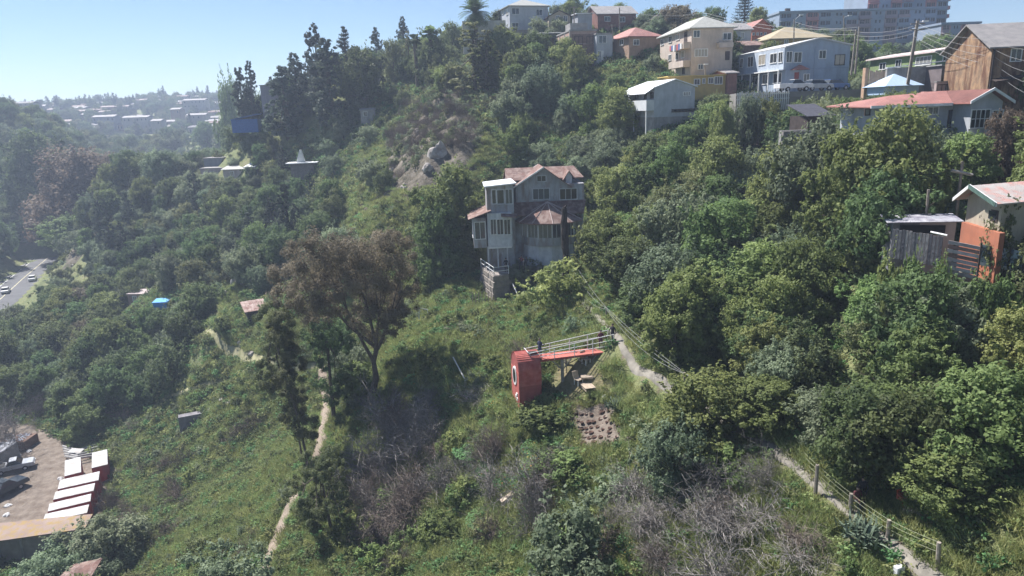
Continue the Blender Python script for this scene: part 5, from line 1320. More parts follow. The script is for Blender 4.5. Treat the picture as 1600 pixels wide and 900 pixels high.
# red roofed white house
F = house('white_bungalow', 'white house with faded red hipped roof and large dark windows on the slope', (1512,212), 62, 6, 1500, 1567, 160, mat('dusty white wall', (.42,.44,.47), .85, .08, 1), d=8, found=4)
mb = MB(); xl_ = F.py(1375, 170, 2).x
mb.box(0, F.w, 0, F.d, -F.found, F.h); mb.box(xl_, 0, 2.2, F.d, -F.found, F.h); mb.build('wall', F.wallm, F.root)
xm_ = F.w/2; F.hz = F.py(1548, 139, 0).z-F.h
rb = MB(); o_ = .6; hz = F.hz
rb.add([(-o_,-o_,F.h),(F.w+o_,-o_,F.h-.1),(F.w+o_,F.d+o_,F.h),(-o_,F.d+o_,F.h),(xm_,-o_,F.h+hz),(xm_,F.d+o_,F.h+hz)], [(0,4,5,3),(4,1,2,5)])
rb.slab([(xl_-1.2,1.5,F.h-.1),(-o_,1.5,F.h+.0),(xm_,5.2,F.h+hz),(xl_+3,5.2,F.h+hz*.75)], .1)
rb.slab([(xl_+3,5.2,F.h+hz*.75),(xm_,5.2,F.h+hz),(xm_,F.d+o_,F.h),(xl_-1.2,F.d+o_,F.h)], .1); rb.slab([(xl_-1.2,1.5,F.h-.1),(xl_+3,5.2,F.h+hz*.75),(xl_-1.2,F.d+o_,F.h)], .1)
rb.slab([(-o_,-o_,F.h),(xm_,-o_,F.h+hz),(xm_,F.d,F.h+hz),(-o_,F.d,F.h)][::-1], .12)
rb.build('roof', TILE, F.root)
q = MB(); q.add([(0,0,F.h),(F.w,0,F.h),(xm_,0,F.h+hz-.1),(0,.2,F.h),(F.w,.2,F.h),(xm_,.2,F.h+hz-.1)], [(0,1,2),(5,4,3)]); q.build('gable', F.wallm, F.root)
for x0_, z0_, x1_, z1_ in ((-o_,F.h,xm_,F.h+hz),(xm_,F.h+hz,F.w+o_,F.h-.1)):
    MB().hexa([(x0_,-o_-.08,z0_-.12),(x1_,-o_-.08,z1_-.12),(x1_,-o_,z1_-.12),(x0_,-o_,z0_-.12)], [(x0_,-o_-.08,z0_+.12),(x1_,-o_-.08,z1_+.12),(x1_,-o_,z1_+.12),(x0_,-o_,z0_+.12)]).build('bargeboard', W_TRIM, F.root)
MB().box(xl_-1.2, -.6, 1.42, 1.5, F.h-.25, F.h-.02).build('gutter', W_TRIM, F.root)
win(F, 'R', 1517, 172, 1545, 199, mull=3, cross=True); win(F, 'R', 1550, 173, 1565, 196, mull=1, cross=True)
win(F, 'R', 1482, 173, 1489, 198, off=2.2, fm=DARKW, mull=0); win(F, 'R', 1450, 168, 1465, 178, off=2.2, mull=1); win(F, 'R', 1352, 171, 1358, 179, off=2.2, fm=DARKW, mull=0)
MB().box(-.4, F.w+.1, -.5, 0, -.3, -.1).build('sill_ledge', W_TRIM, F.root); win(F, 'R', 1490, 214, 1540, 224, mull=4, fm=CONC, cross=False)
# wooden lean-to on the left of the bungalow, block retaining walls
F = house('block_wall', 'stepped grey concrete block wall on the slope left of the white bungalow', (1223,222), 72, 6, 1221, 1290, 200, CONC, 'wall', d=.5, found=3)
nx_ = 12
for r in range(4):
    for c_ in range(nx_):
        if r == 3 and c_ < 6: continue
        o = MB().box(.02,.38+.2,0,.4,.02,.46).build('block', mat('concrete block', (.24,.22,.21), .95, .25, 1.5, .4), F.root); o.location = (c_*.6+(.3 if r % 2 else 0), 0, r*.48-.4)
walls(F, name='footing').location = (0,.41,0); F.root.children[-1].scale = (1,1,.8)
F = house('rusty_lean_to', 'rusty sheet metal lean-to roof among the bushes on the slope', (1145,240), 68, 14, 1142, 1206, 228, DARKW, 'lean-to', d=2, ground=True)
for x_, y_ in ((.1,.1),(F.w-.2,.1),(.1,1.8),(F.w-.2,1.8)): MB().box(x_, x_+.12, y_, y_+.12, -3, F.h).build('post', DARKW, F.root)
roof(F, 'shedy', .5, RUST, .4, .06)
F = house('dark_lean_to', 'dark tarred plank lean-to above the stepped block wall', (1262,196), 74, 14, 1260, 1300, 182, DARKW, 'lean-to', d=3); walls(F); roof(F, 'shedy', 1.2, mat('tar roof', (.07,.07,.085), .7, .3, 3), .3, .06)
# picket fence below the parked vehicles
F = Frame(at(1152, 159, 94.8), 3, 'picket_fence', 'white picket fence in front of the vehicles by the blue house', 'fence')
for i in range(26): MB().box(i*.27, i*.27+.14, 0, .04, -1.2, 1.1+.1*((i*7)%3)).build('picket', W_WHITE, F.root)
for z_ in (.2,.8): MB().box(-.1, 7, .045, .1, z_, z_+.1).build('rail', W_WHITE, F.root)
F = house('terrace_wall', 'grey concrete terrace wall holding the street of the blue house', (1158,172), 95, 2, 1156, 1342, 154, mat('earth stained concrete wall', (.17,.155,.14), .9, .2, 1), 'wall', d=.6, found=5); walls(F, name='masonry')
STREET = at(1242, 143, 99).z
p_ = F.A; st_ = MB(); st_.slab([tuple(at(1150,150,95.3))[:2]+(STREET-.02,), tuple(at(1420,150,95.3))[:2]+(STREET-.02,), tuple(at(1400,150,105.9))[:2]+(STREET-.02,), tuple(at(1140,150,107))[:2]+(STREET-.02,)], 2.5); tag(st_.build('street', mat('street paving', (.2,.19,.18), .9, .15, 1)), kind='structure')
# apartment blocks
BLK = mat('bluish slab', (.22,.27,.35), .9, .12, .25); PNK = mat('faded pink slab', (.40,.19,.185), .9, .12, .25); MAUVE = mat('mauve slab', (.28,.225,.25), .9, .12, .25)
GLD = mat('dark window recess', (.03,.03,.035), .3, .3, .5)
def block(name, label, A, Y, th, uR, vTop, d_, floors, bays, seed, keepv=None):
    F = house(name, label, A, Y, th, A[0]-5, uR, vTop, BLK, 'apartment building', d=d_, found=8)
    walls(F); roof(F, 'flat', 0, BLK, .3, .5)
    r = random.Random(seed); fh = F.h/floors; bw = F.w/bays
    for b_ in range(bays):
        ty = 'stair' if b_ % 3 == 1 else 'flat'
        m_ = [BLK, PNK, MAUVE][r.randrange(3)] if ty == 'flat' else BLK
        if ty == 'flat': MB().box(b_*bw+.05, (b_+1)*bw-.05, -.012, .0, .1, F.h-.3).build('facade_panel', m_, F.root)
        for f_ in range(floors):
            z0 = f_*fh; x0 = b_*bw
            if ty == 'flat':
                mm = m_ if r.random() < .8 else MAUVE
                MB().box(x0+.15, x0+bw-.15, -.22, 0, z0+.12, z0+fh*.42).build('parapet', mm, F.root)
                window_geo(F, 'y', x0+.5, x0+bw*.48, z0+fh*.44, z0+fh*.92, 0, mm, GLD, 1, .08, sill=False)
                window_geo(F, 'y', x0+bw*.56, x0+bw-.5, z0+fh*.46, z0+fh*.9, 0, mm, GLD, 1, .1, sill=False)
                if b_ % 2 == 0: MB().box(x0+.1, x0+bw-.1, -.9, 0, z0-.08, z0+.06).build('balcony_slab', mm, F.root)
            else:
                window_geo(F, 'y', x0+bw*.3, x0+bw*.42, z0+fh*.5, z0+fh*.85, 0, BLK, GLD, 0, .08, sill=False); window_geo(F, 'y', x0+bw*.6, x0+bw*.72, z0+fh*.5, z0+fh*.85, 0, BLK, GLD, 0, .08, sill=False)
    return F
F = block('apartment_block', 'long five storey bluish and pink apartment slab behind the hilltop houses', (1214,98), 205, 2, 1464, 21, 12, 6, 12, 4)
MB().box(3,4.2,3,4,F.h,F.h+1.6).build('roof_tank', DARKW, F.root)
F = block('apartment_tower', 'tallest apartment tower, blue grey and pink, cut by the top of the picture', (1348,98), 216, 2, 1489, -62, 14, 12, 7, 9)
for f_ in range(11): MB().box(F.w, F.w+1.1, .5, 5, F.h*f_/12+.2, F.h*f_/12+1.2).build('balcony', PNK, F.root)
F = block('apartment_wing', 'lower mauve apartment block standing right of the tower', (1464,104), 190, 2, 1531, 39, 12, 5, 4, 12)
# -------------------------------------------- right edge: house with patchy roof, shed, fences
PATCH = corrugated('patched metal roof', (.34,.31,.29), (.52,.47,.44), .55, 10, 0, (.50,.26,.22), .7)
F = house('patchy_roofed_house', 'beige and orange house with patchy corrugated roof at the right picture edge', (1513,408), 43, 22, 1506, 1640, 321, mat('beige wall', (.40,.35,.27), .85, .1, 1), d=None, w=9, found=3) if False else Frame(at(1509,395,44), 0, 'patchy_roofed_house', 'beige and orange house with patchy corrugated roof at the right picture edge', 'house')
keep(F.A.x+4, F.A.y+3, 4.5)
def P3(u,v,yl): p = F.py(u,v,yl); return (p.x, yl, p.z)
# the gable end looks left to the viewer; ridge runs to the right and away
gp = F.py(1516, 290, -.4); el_ = F.py(1490, 311, 1.6); er_ = F.py(1558, 319, -3.2)
rid = Vector((gp.x, -.4, gp.z)); eL = Vector((el_.x, 1.6, el_.z)); eR = Vector((er_.x, -3.2, er_.z)); run = Vector((10, 2.5, .1))
rb = MB(); rb.slab([tuple(rid), tuple(eR), tuple(eR+run), tuple(rid+run)][::-1] if False else [tuple(eR), tuple(eR+run), tuple(rid+run), tuple(rid)], .08); rb.slab([tuple(rid), tuple(rid+run), tuple(eL+run), tuple(eL)], .08)
rb.build('roof', PATCH, F.root)
for a_, b_, nm in ((eL, rid, 'bargeboard'), (rid, eR, 'bargeboard')):
    up = Vector((0,0,.14)); n2 = Vector((-.08,0,0)); MB().hexa([tuple(a_+n2-up), tuple(b_+n2-up), tuple(b_-up), tuple(a_-up)], [tuple(a_+n2+up*.6), tuple(b_+n2+up*.6), tuple(b_+up*.6), tuple(a_+up*.6)]).build(nm, W_TRIM, F.root)
for i in range(22):
    t_ = (i+.5)/22; p = rid.lerp(eR, t_); MB().box(p.x-.14, p.x-.09, p.y-.04, p.y+.04, p.z-.16, p.z+.1).build('trim_board', mat('green trim', (.12,.2,.17), .7, .1) , F.root)
ins = .9
w0 = eL.lerp(rid, .25)+Vector((.7,.0,-.1)); w1 = rid+Vector((.7,0,-.1)); w2 = rid.lerp(eR, .8)+Vector((.7,0,-.1)); zb = -1.6
MB().add([(w0.x,w0.y,zb),(w2.x,w2.y,zb),tuple(w2),tuple(w1),tuple(w0),(w0.x+9,w0.y+2.2,zb),(w2.x+9,w2.y+2.2,zb),(w2.x+9,w2.y+2.2,w2.z),(w1.x+9,w1.y+2.2,w1.z),(w0.x+9,w0.y+2.2,w0.z)],
         [(0,1,2,3,4),(1,6,7,2),(5,0,4,9),(9,8,7,6,5)]).build('wall', mat('beige wall', (.40,.35,.27), .85, .1, 1), F.root)
dirw = (w2-w0); dirw.z = 0; dirw.normalize(); nrm_ = Vector((-abs(dirw.y), -abs(dirw.x), 0)).normalized()
def onwall(s, z0, z1, wd, m_, nm, off=.05):
    p = Vector((w0.x,w0.y,0))+dirw*s; q_ = p+dirw*wd; o1 = nrm_*off
    return MB().hexa([(p.x+o1.x,p.y+o1.y,z0),(q_.x+o1.x,q_.y+o1.y,z0),(q_.x,q_.y,z0),(p.x,p.y,z0)], [(p.x+o1.x,p.y+o1.y,z1),(q_.x+o1.x,q_.y+o1.y,z1),(q_.x,q_.y,z1),(p.x,p.y,z1)]).build(nm, m_, F.root)
fz0, fz1 = F.py(1522, 343, -1).z, F.py(1522, 325, -1).z
wf = onwall(1.6, fz0, fz1, 1.9, DARKW, 'window'); wp = onwall(1.75, fz0+.12, fz1-.1, 1.6, GLASS, 'pane', .06); wp.parent = wf
onwall(.2, -1.2, F.py(1530,359,-2).z, 4.2, mat('orange render', (.38,.14,.08), .85, .12, 1), 'orange_wall', .35)
# plank shed and tall plank fence
F = Frame(at(1497,400,46.5), -14, 'tin_roofed_shed', 'grey shed with warped pale metal roof behind the plank fence', 'shed')
a_, b_ = F.py(1396, 350, 0).x, F.py(1494, 350, 0).x; zt_ = F.py(1440, 346, 0).z; F.a = a_
MB().box(a_, b_-2.2, 0, 2.2, -1.1, zt_-.1).build('wall', mat('grey planks', (.15,.145,.16), .9, .25, 3), F.root); MB().box(b_-2.2, b_, 0, 2.2, -1.2, zt_-.05).build('block_wall', mat('mauve block', (.33,.28,.29), .9, .12, 1), F.root)
q = MB(); q.slab([(a_-.5,-.5,zt_),(b_+.3,-.5,zt_+.1),(b_+.5,2.4,zt_+.2),(a_-.3,2.4,zt_+.12)], .06); q.build('roof', corrugated('pale bluish sheet', (.30,.31,.36), (.52,.50,.52), .5, 9, 0, (.2,.19,.24), .5), F.root)
MB().box(a_+3.2, b_-3.4, -.06, 0, zt_-.9, zt_-.25).build('opening', mat('dark opening', (.01,.01,.012), .9, .1), F.root)  # solid near-black box on the wall face; its colour stands for the shade inside
def plank_fence(name, label, u0, v0, u1, v1, Y0, Y1, hgt, wd, m_, vert=True, mats=None, post=True):
    p0, p1 = at(u0, v0, Y0), at(u1, v1, Y1); d_ = p1-p0; Ln = math.hypot(d_.x, d_.y); o = empty(name, p0, math.atan2(d_.y, d_.x), label, 'fence')
    n_ = int(Ln/wd); sl = d_.z/Ln; r = random.Random(n_)
    for i in range(n_):
        mm = (mats[r.randrange(len(mats))] if mats else m_); x_ = i*wd
        c_ = MB().box(x_+.015, x_+wd-.015, -.02-.02*r.random(), .02, sl*x_-hgt, sl*x_-r.random()*.12).build('plank', mm, o)
    return o, p0, Ln, sl
PL = [mat('weathered plank', (.19,.18,.19), .9, .2, 4, .3), mat('pale weathered plank', (.27,.25,.25), .9, .2, 4, .3), mat('dark weathered plank', (.12,.115,.13), .9, .25, 4, .3)]
plank_fence('plank_fence', 'tall weathered vertical plank fence below the tin roofed shed', 1395, 356, 1479, 369, 45.5, 43.2, 2.0, .2, None, mats=PL)
p0, p1 = at(1454, 362.5, 43.7), at(1480, 368, 43.0); MB_ = MB(); MB_.tube([p0, p1], .07, 4); tag(MB_.build('pale_beam', W_TRIM), 'short pale beam lying on top of the plank fence end', 'beam')
# horizontal boards between plank fence and painted fence
p0, p1 = at(1485, 378, 42.5), at(1532, 388, 41.5); d_ = p1-p0; Ln = math.hypot(d_.x, d_.y); o = empty('board_barrier', p0, math.atan2(d_.y, d_.x), 'makeshift barrier of stacked horizontal old boards between the plank and painted fences', 'fence')
sl = d_.z/Ln; bc = [(.33,.29,.29),(.24,.15,.13),(.42,.37,.37),(.20,.13,.115),(.38,.33,.33),(.28,.24,.24),(.45,.41,.41)]
for i in range(9):
    r = random.Random(i); m_ = mat('board %d' % (i % 7), bc[i % 7], .9, .2, 3, .2); z_ = .1-i*.26
    MB().hexa([(-.1,-.03,z_-.22),(Ln+r.random()*.2,-.03,z_+sl*Ln-.22),(Ln,.03,z_+sl*Ln-.22),(-.1,.03,z_-.22)], [(-.1,-.03,z_),(Ln,-.03,z_+sl*Ln),(Ln,.03,z_+sl*Ln),(-.1,.03,z_)]).build('board', m_, o)
# painted fence panels
def mural():
    m = mat('painted mural', (.40,.46,.50), .8, .1, 2, 0, 0, .3, (.30,.40,.42)); t = m.node_tree; N = t.nodes; L = t.links
    tc = N.new('ShaderNodeTexCoord'); mp = N.new('ShaderNodeMapping'); mp.inputs['Scale'].default_value = (1.4, 1, .6); n1 = N.new('ShaderNodeTexNoise'); n1.inputs['Scale'].default_value = 1.9; n1.inputs['Detail'].default_value = 3; n1.inputs['Distortion'].default_value = 1.6
    cr = N.new('ShaderNodeValToRGB'); e = cr.color_ramp.elements; e[0].position = .5; e[0].color = (0,0,0,1); e[1].position = .54; e[1].color = (1,1,1,1)
    L.new(tc.outputs['Object'], mp.inputs[0]); L.new(mp.outputs[0], n1.inputs['Vector']); L.new(n1.outputs['Fac'], cr.inputs[0])
    mx = N.new('ShaderNodeMix'); mx.data_type = 'RGBA'; b = N['Principled BSDF']; src = b.inputs['Base Color'].links[0].from_socket; mx.inputs[7].default_value = (.07,.10,.14,1)
    L.new(cr.outputs[0], mx.inputs[0]); L.new(src, mx.inputs[6]); L.new(mx.outputs[2], b.inputs['Base Color']); return m
MUR = mural()
p0, p1 = at(1533, 382, 41.5), at(1625, 397, 40.5); d_ = p1-p0; Ln = math.hypot(d_.x, d_.y); sl = d_.z/Ln; o = empty('painted_fence', p0, math.atan2(d_.y, d_.x), 'pale blue fence panels painted with dark swirls at the right picture edge', 'fence')
for i in range(4):
    x0_, x1_ = Ln*i/4+.03, Ln*(i+1)/4-.03; MB().hexa([(x0_,-.02,sl*x0_-1.05),(x1_,-.02,sl*x1_-1.05),(x1_,.02,sl*x1_-1.05),(x0_,.02,sl*x0_-1.05)], [(x0_,-.02,sl*x0_),(x1_,-.02,sl*x1_),(x1_,.02,sl*x1_),(x0_,.02,sl*x0_)]).build('panel', MUR, o)
    MB().box(x0_-.08, x0_+.0, -.12, -.03, sl*x0_-2.2, sl*x0_+.15).build('post', DARKW, o)
MB().hexa([(0,-.08,-1.25),(Ln,-.08,sl*Ln-1.25),(Ln,-.03,sl*Ln-1.25),(0,-.03,-1.25)], [(0,-.08,-1.05),(Ln,-.08,sl*Ln-1.05),(Ln,-.03,sl*Ln-1.05),(0,-.03,-1.05)]).build('rail', W_WHITE, o)
MB().hexa([(Ln*.5,-.02,sl*Ln*.5-2.2),(Ln,-.02,sl*Ln-2.4),(Ln,.02,sl*Ln-2.4),(Ln*.5,.02,sl*Ln*.5-2.2)], [(Ln*.5,-.02,sl*Ln*.5-1.3),(Ln,-.02,sl*Ln-1.3),(Ln,.02,sl*Ln-1.3),(Ln*.5,.02,sl*Ln*.5-1.3)]).build('lower_panel', MUR, o)
# wooden cross shaped pole and posts
p = at(1499, 297, 52); g = gz(p.x, 52); tp = at(1504, 252, 52); q = empty('cross_pole', (p.x, 52, g), 0, 'weathered T shaped timber pole standing in the grass above the patchy roofed house', 'pole')
t_ = MB(); t_.tube([(0,0,-.5), (tp.x-p.x, 0, tp.z-g)], [.12,.1], 6); t_.build('upright', POLEW, q)
a_ = at(1485, 266, 52); b_ = at(1518, 273, 52); MB().tube([(a_.x-p.x,-.12,a_.z-g), (b_.x-p.x,-.12,b_.z-g)], .11, 4).build('crossbar', mat('pale timber', (.36,.33,.3), .9, .15, 3), q)
p = at(1450, 333, 49); MB().tube([(p.x,49,gz(p.x,49)-.3), at(1451,296,49)], .09, 6).build('fence_post', POLEW)['label'] = 'lone dark fence post in the sunny grass left of the patchy roofed house'; bpy.context.scene.objects['fence_post']['category'] = 'post'
# ================================================================ red tower with its walkway
RED = mat('red painted boards', (.40,.085,.07), .75, .12, 2.5, col2=(.50,.16,.135)); REDD = mat('darker red boards', (.31,.07,.06), .8, .12, 2.5, col2=(.40,.115,.10)); DECKR = mat('red deck paint', (.50,.15,.12), .7, .1, 2)
GALV = mat('galvanised pipe', (.55,.55,.56), .4, .08, 3); TIMB = mat('grey timber', (.26,.24,.22), .85, .25, 3, .3); PALET = mat('bare timber', (.42,.34,.26), .85, .2, 4, .2)
DK_ = Frame(at(957, 548.5, 57), 14, 'red_walkway', 'raised red walkway with white pipe railings leading to the red tower', 'walkway')
nL = DK_.pz(845, 566, 0).x; nW = 1.35
for i in range(int(-nL/.22)):
    x_ = -.22*(i+1); MB().box(x_+.012, x_+.212, 0, nW, -.06, 0).build('deck_board', DECKR, DK_.root)
for y_ in (.06, nW-.14): MB().box(nL, .3, y_, y_+.08, -.22, -.065).build('beam', REDD, DK_.root)
ng = lambda x_, y_: gz(*(DK_.A+DK_.X*x_+DK_.Yd*y_).to_2d())-DK_.A.z
for (u, y_, rr) in ((878.5, .05, .22), (884, nW, .14), (917, .05, .12), (921, nW, .12)):
    x_ = DK_.py(u, 566, y_).x; MB().box(x_-rr/2, x_+rr/2, y_-rr/2, y_+rr/2, ng(x_, y_)-.4, -.22).build('support_post', TIMB, DK_.root)
    for s_ in (-1, 1):
        MB().tube([(x_, y_, -1.15), (x_+s_*.85, y_, -.25)], .05, 4).build('brace', TIMB, DK_.root)
def rail_h(x_): return 1.45 + (.75-1.45)*(x_/nL)
for y_ in (0.03, nW-.03):
    for kk in (1.0, .66) if y_ > .5 else (1.0, .66, .34):
        MB().tube([(x_, y_, rail_h(x_)*kk) for x_ in (.15, nL-.9)], .032, 5).build('rail', GALV, DK_.root)
    for x_ in (.1, nL*.27, nL*.52, nL*.79):
        MB().box(x_-.03, x_+.03, y_-.03, y_+.03, -.15, rail_h(x_)).build('railing_post', GALV, DK_.root)
MB().tube([(nL-.9, .03, rail_h(nL)), (nL-.9, nW-.03, rail_h(nL))], .035, 5).build('end_rail', GALV, DK_.root)
MB().tube([(nL-.9, .03, rail_h(nL)), (nL-.45, .03, .05)], .035, 5).build('end_rail', GALV, DK_.root)
MB().tube([(nL-.9, nW-.03, rail_h(nL)), (nL-.45, nW-.03, .05)], .035, 5).build('end_rail', GALV, DK_.root)
keep(*(DK_.A+DK_.X*nL*.5).to_2d(), 3.2); keep(*(DK_.A+DK_.Yd*.4).to_2d(), 2.3); keep(*(DK_.A-DK_.Yd*1.6-DK_.X*.6).to_2d(), 2.2); keep(*(DK_.A+DK_.X*nL).to_2d(), 2.2)
# tower: arched block, front face to the left
TW = Frame(DK_.A + DK_.X*nL + Vector((0,0,0)), 14, 'red_tower', 'red boarded tower with arched front and round white rimmed window', 'tower')
D_ = 2.5; Rr = D_/2; gb = min(gz(*TW.A.to_2d()), gz(*(TW.A+TW.Yd*D_-TW.X*1.5).to_2d()))-TW.A.z-.5; Lx = 1.9; y0_ = -.55; zs = -.75
def prof(rad_, n_=14, off=0): return [(y0_+Rr-rad_*math.cos(math.pi*i/n_), zs+rad_*1.12*math.sin(math.pi*i/n_)) for i in range(n_+1)]
pf = [(y0_, gb)]+prof(Rr)+[(y0_+D_, gb)]; n_ = len(pf)
q = MB(); q.add([(-Lx,y,z) for y,z in pf]+[(0,y,z) for y,z in pf], [tuple(range(n_))[::-1], tuple(range(n_,2*n_))]+[(i,i+1,n_+i+1,n_+i) for i in range(n_-1)]); q.build('shell', REDD, TW.root)
# boards on the vault and the upper side
ar = [(y0_, zs-.9), (y0_, zs-.45)]+prof(Rr)
bnd = []
arc = prof(Rr+.02, 24)
strip = [(y0_-.02, zs-.24*k) for k in range(5,0,-1)]+arc[:22]
for i in range(len(strip)-1):
    (ya,za),(yb,zb2) = strip[i], strip[i+1]; ny_, nz_ = -(zb2-za), (yb-ya); l_ = math.hypot(ny_,nz_)+1e-9; ny_, nz_ = ny_/l_*.035, nz_/l_*.035
    f0 = .06; ya2, za2 = ya+(yb-ya)*f0, za+(zb2-za)*f0
    MB().hexa([(-Lx-.04,ya2,za2),(.02,ya2,za2),(.02,yb,zb2),(-Lx-.04,yb,zb2)], [(-Lx-.04,ya2+ny_,za2+nz_),(.02,ya2+ny_,za2+nz_),(.02,yb+ny_*.4,zb2+nz_*.4),(-Lx-.04,yb+ny_*.4,zb2+nz_*.4)]).build('board', RED, TW.root)
for i in range(5): MB().box(-Lx-.03, -Lx, y0_+i*D_/5+.01, y0_+(i+1)*D_/5-.01, gb, zs).build('front_board', RED, TW.root)
q = MB(); N_ = 20; c_ = (y0_+Rr, zs-.62)
for r0, r1, nm, mm, x_ in ((.56,.72,'window_rim',W_TRIM,-Lx-.09),(.0,.56,'pane',GLASS,-Lx-.045)):
    q = MB(); vs = [(x_, c_[0]+r_*.85*math.cos(2*math.pi*k/N_), c_[1]+r_*1.15*math.sin(2*math.pi*k/N_)) for r_ in (max(r0,.01), r1) for k in range(N_)]
    vs += [(-Lx-.0, c_[0]+r1*.85*math.cos(2*math.pi*k/N_), c_[1]+r1*1.15*math.sin(2*math.pi*k/N_)) for k in range(N_)]
    q.add(vs, [(k,(k+1)%N_,N_+(k+1)%N_,N_+k) for k in range(N_)]+[(N_+k,N_+(k+1)%N_,2*N_+(k+1)%N_,2*N_+k) for k in range(N_)]); q.build(nm, mm, TW.root)
for (y_, z_) in ((y0_+.5, -2.95), (y0_+.8, -3.2), (y0_+.42, -3.35)): MB().box(-Lx-.1, -Lx-.03, y_, y_+.26, z_, z_+.24).build('white_plate', W_WHITE, TW.root)
# rails over the tower top, slatted hatch
q = MB(); q.box(-.9, -.1, .1, 1.0, .62, .68); q.build('hatch', DARKW, TW.root)
for x_, y_, rz, tp_, lg_, lb, ps in ((nL+.25, .5, 2.4, (.02,.025,.07), (.035,.05,.11), 'person in dark blue top and jeans leaning on the rail above the red tower', 'lean'),
       (-.75, .8, .2, (.12,.03,.055), (.10,.05,.075), 'person in dark red clothes standing at the uphill end of the red walkway', 'stand'),
       (.12, .25, -.7, (.015,.015,.02), (.02,.02,.03), 'person in black beside the one in dark red at the walkway end', 'walk')):
    p = DK_.A+DK_.X*x_+DK_.Yd*y_; person(p.x, p.y, DK_.A.z+.0 if x_ < 0 else max(DK_.A.z, gz(p.x,p.y)), rz, tp_, lg_, lb, pose=ps)
# landing where the walkway meets the path
p = DK_.A; q = MB(); q.box(.02, 2.4, -.6, 2.0, -1.2, -.03); o = q.build('landing', mat('packed earth', (.30,.25,.2), .95, .2, 2, .3)); o.location = p; o.rotation_euler = (0,0,DK_.th); tag(o, kind='structure')
# things under the walkway
def gp_(u, v): return hit(u, v) or at(u, v, 50)
p = gp_(917, 606); PL_ = empty('pallet_ramp', p, .25, 'wooden pallet ramp lying on the dry grass below the walkway', 'ramp')
for i in range(8): MB().box(-.45, .45, -.9+i*.27, -.9+i*.27+.22, .28-.01*i, .33-.01*i).build('slat', PALET, PL_)
for x_ in (-.4, .32): MB().box(x_, x_+.08, -.9, 1.2, .02, .26).build('runner', PALET, PL_)
p = gp_(917, 590); o = MB().box(-.5,.5,-.35,.35,0,.16).build('timber_step', PALET); o.location = p; tag(o, 'small wooden step slab at the uphill end of the pallet ramp', 'step')
for (u, v, lb) in ((916,545,'white framed lounge chair on the grass behind the walkway'),(904,572,'white framed folding chair under the walkway')):
    p = at(u, v, 56.5 if v < 550 else 55); p.z = gz(p.x, p.y); c_ = empty('garden_chair', p, .6, lb, 'chair')
    MB().box(-.28,.28,-.25,.3,.38,.42).build('seat', PALET, c_); MB().hexa([(-.28,.28,.4),(.28,.28,.4),(.28,.34,.4),(-.28,.34,.4)],[(-.28,.5,1.0),(.28,.5,1.0),(.28,.56,1.0),(-.28,.56,1.0)]).build('backrest', PALET, c_)
    for x_ in (-.27,.22):
        for y_ in (-.24,.25): MB().box(x_,x_+.05,y_,y_+.05,-.1,.38).build('leg', W_TRIM, c_)
def rock(name, u, v, sz, m, label, Y=None, cat='rock', seed=0):
    p = gp_(u, v); k0 = (p.y/Y if Y else 1); sz = tuple(a_*k0*.52 for a_ in sz) if Y else sz; p.z = gz(p.x, p.y)-sz[2]*.25
    r = np.random.default_rng(seed+int(u)); bm = bmesh.new(); bmesh.ops.create_icosphere(bm, subdivisions=3, radius=1)
    for w_ in bm.verts: 
        k_ = .62+.5*vnoise(np.array(w_.co.x*1.4+u), np.array(w_.co.y*1.4+w_.co.z*1.3))+.35*vnoise(np.array(w_.co.x*4+u), np.array(w_.co.y*4+w_.co.z*4)); w_.co = Vector((w_.co.x*sz[0]*k_, w_.co.y*sz[1]*k_, w_.co.z*sz[2]*k_))
    me = bpy.data.meshes.new(name); bm.to_mesh(me); bm.free(); me.materials.append(m); o = link(name, me); o.location = p; o.rotation_euler = (0,0,r.random()*3); return tag(o, label, cat)
PALEROCK = mat('pale rock', (.22,.19,.165), .95, .25, 1.1, .9, col2=(.46,.43,.40), dist=.3)
rock('white_stone', 945, 621, (.3,.25,.28), mat('whitewashed stone', (.75,.74,.7), .8, .05), 'small whitewashed stone on the bare ground right of the pallet ramp')
for i, (u, v, Y, s) in enumerate([(678,243,118,(2.6,2,3.4)),(688,240,117,(2.2,2,3.8)),(618,282,119,(2.4,2,1.8)),(632,292,116,(1.5,1.4,1.2)),(668,262,117,(1.6,1.4,1.6)),(610,268,121,(2,1.6,1.6)),(655,205,128,(1.4,1.4,1.3)),(712,215,114,(1.5,1.3,1.2))]):
    rock('boulder', u, v, s, PALEROCK, ['upper left of two tall pale boulders high on the rocky slope','right one of two tall pale boulders high on the rocky slope','wide pale boulder at the foot of the rocky slope','small pale boulder lowest on the rocky slope','pale boulder just below the two tall ones','pale boulder at the left edge of the rocky slope','pale boulder in the upper part of the rocky slope','pale boulder at the right side of the rocky slope'][i], Y)
for i, (u, v, Y, s) in enumerate([(380,420,122,(2.2,2,3.2)),(372,440,119,(2.5,2,2.4)),(385,440,118,(2.0,2,2.8)),(360,455,117,(1.7,1.6,1.2)),(345,462,116,(1.5,1.3,1.0))]):
    rock('outcrop', u, v, s, PALEROCK, ['topmost rock of the outcrop above the rusty roofed shack','left rock of the outcrop above the rusty roofed shack','right rock of the outcrop above the rusty roofed shack','low rock left of the outcrop above the shack','lowest and leftmost rock of the outcrop above the shack'][i], Y)
for i, (u, v) in enumerate([(350,625),(362,628),(330,640),(378,536),(395,553),(440,545),(115,415),(150,410),(640,545),(655,425)]):
    rock('small_rock', u, v, (.7,.6,.5), PALEROCK, ['pale rock on the slope right of the stone ruin','pale rock beside the first one on the slope right of the stone ruin','pale rock nearest the stone ruin','pale rock beside the trampled garden path','pale rock just below the garden path','pale rock right of the shack','pale rock on the spur above the road','pale rock right of it on the spur','pale rock on the grass right of the gum tree','pale rock left of the mansion'][i])
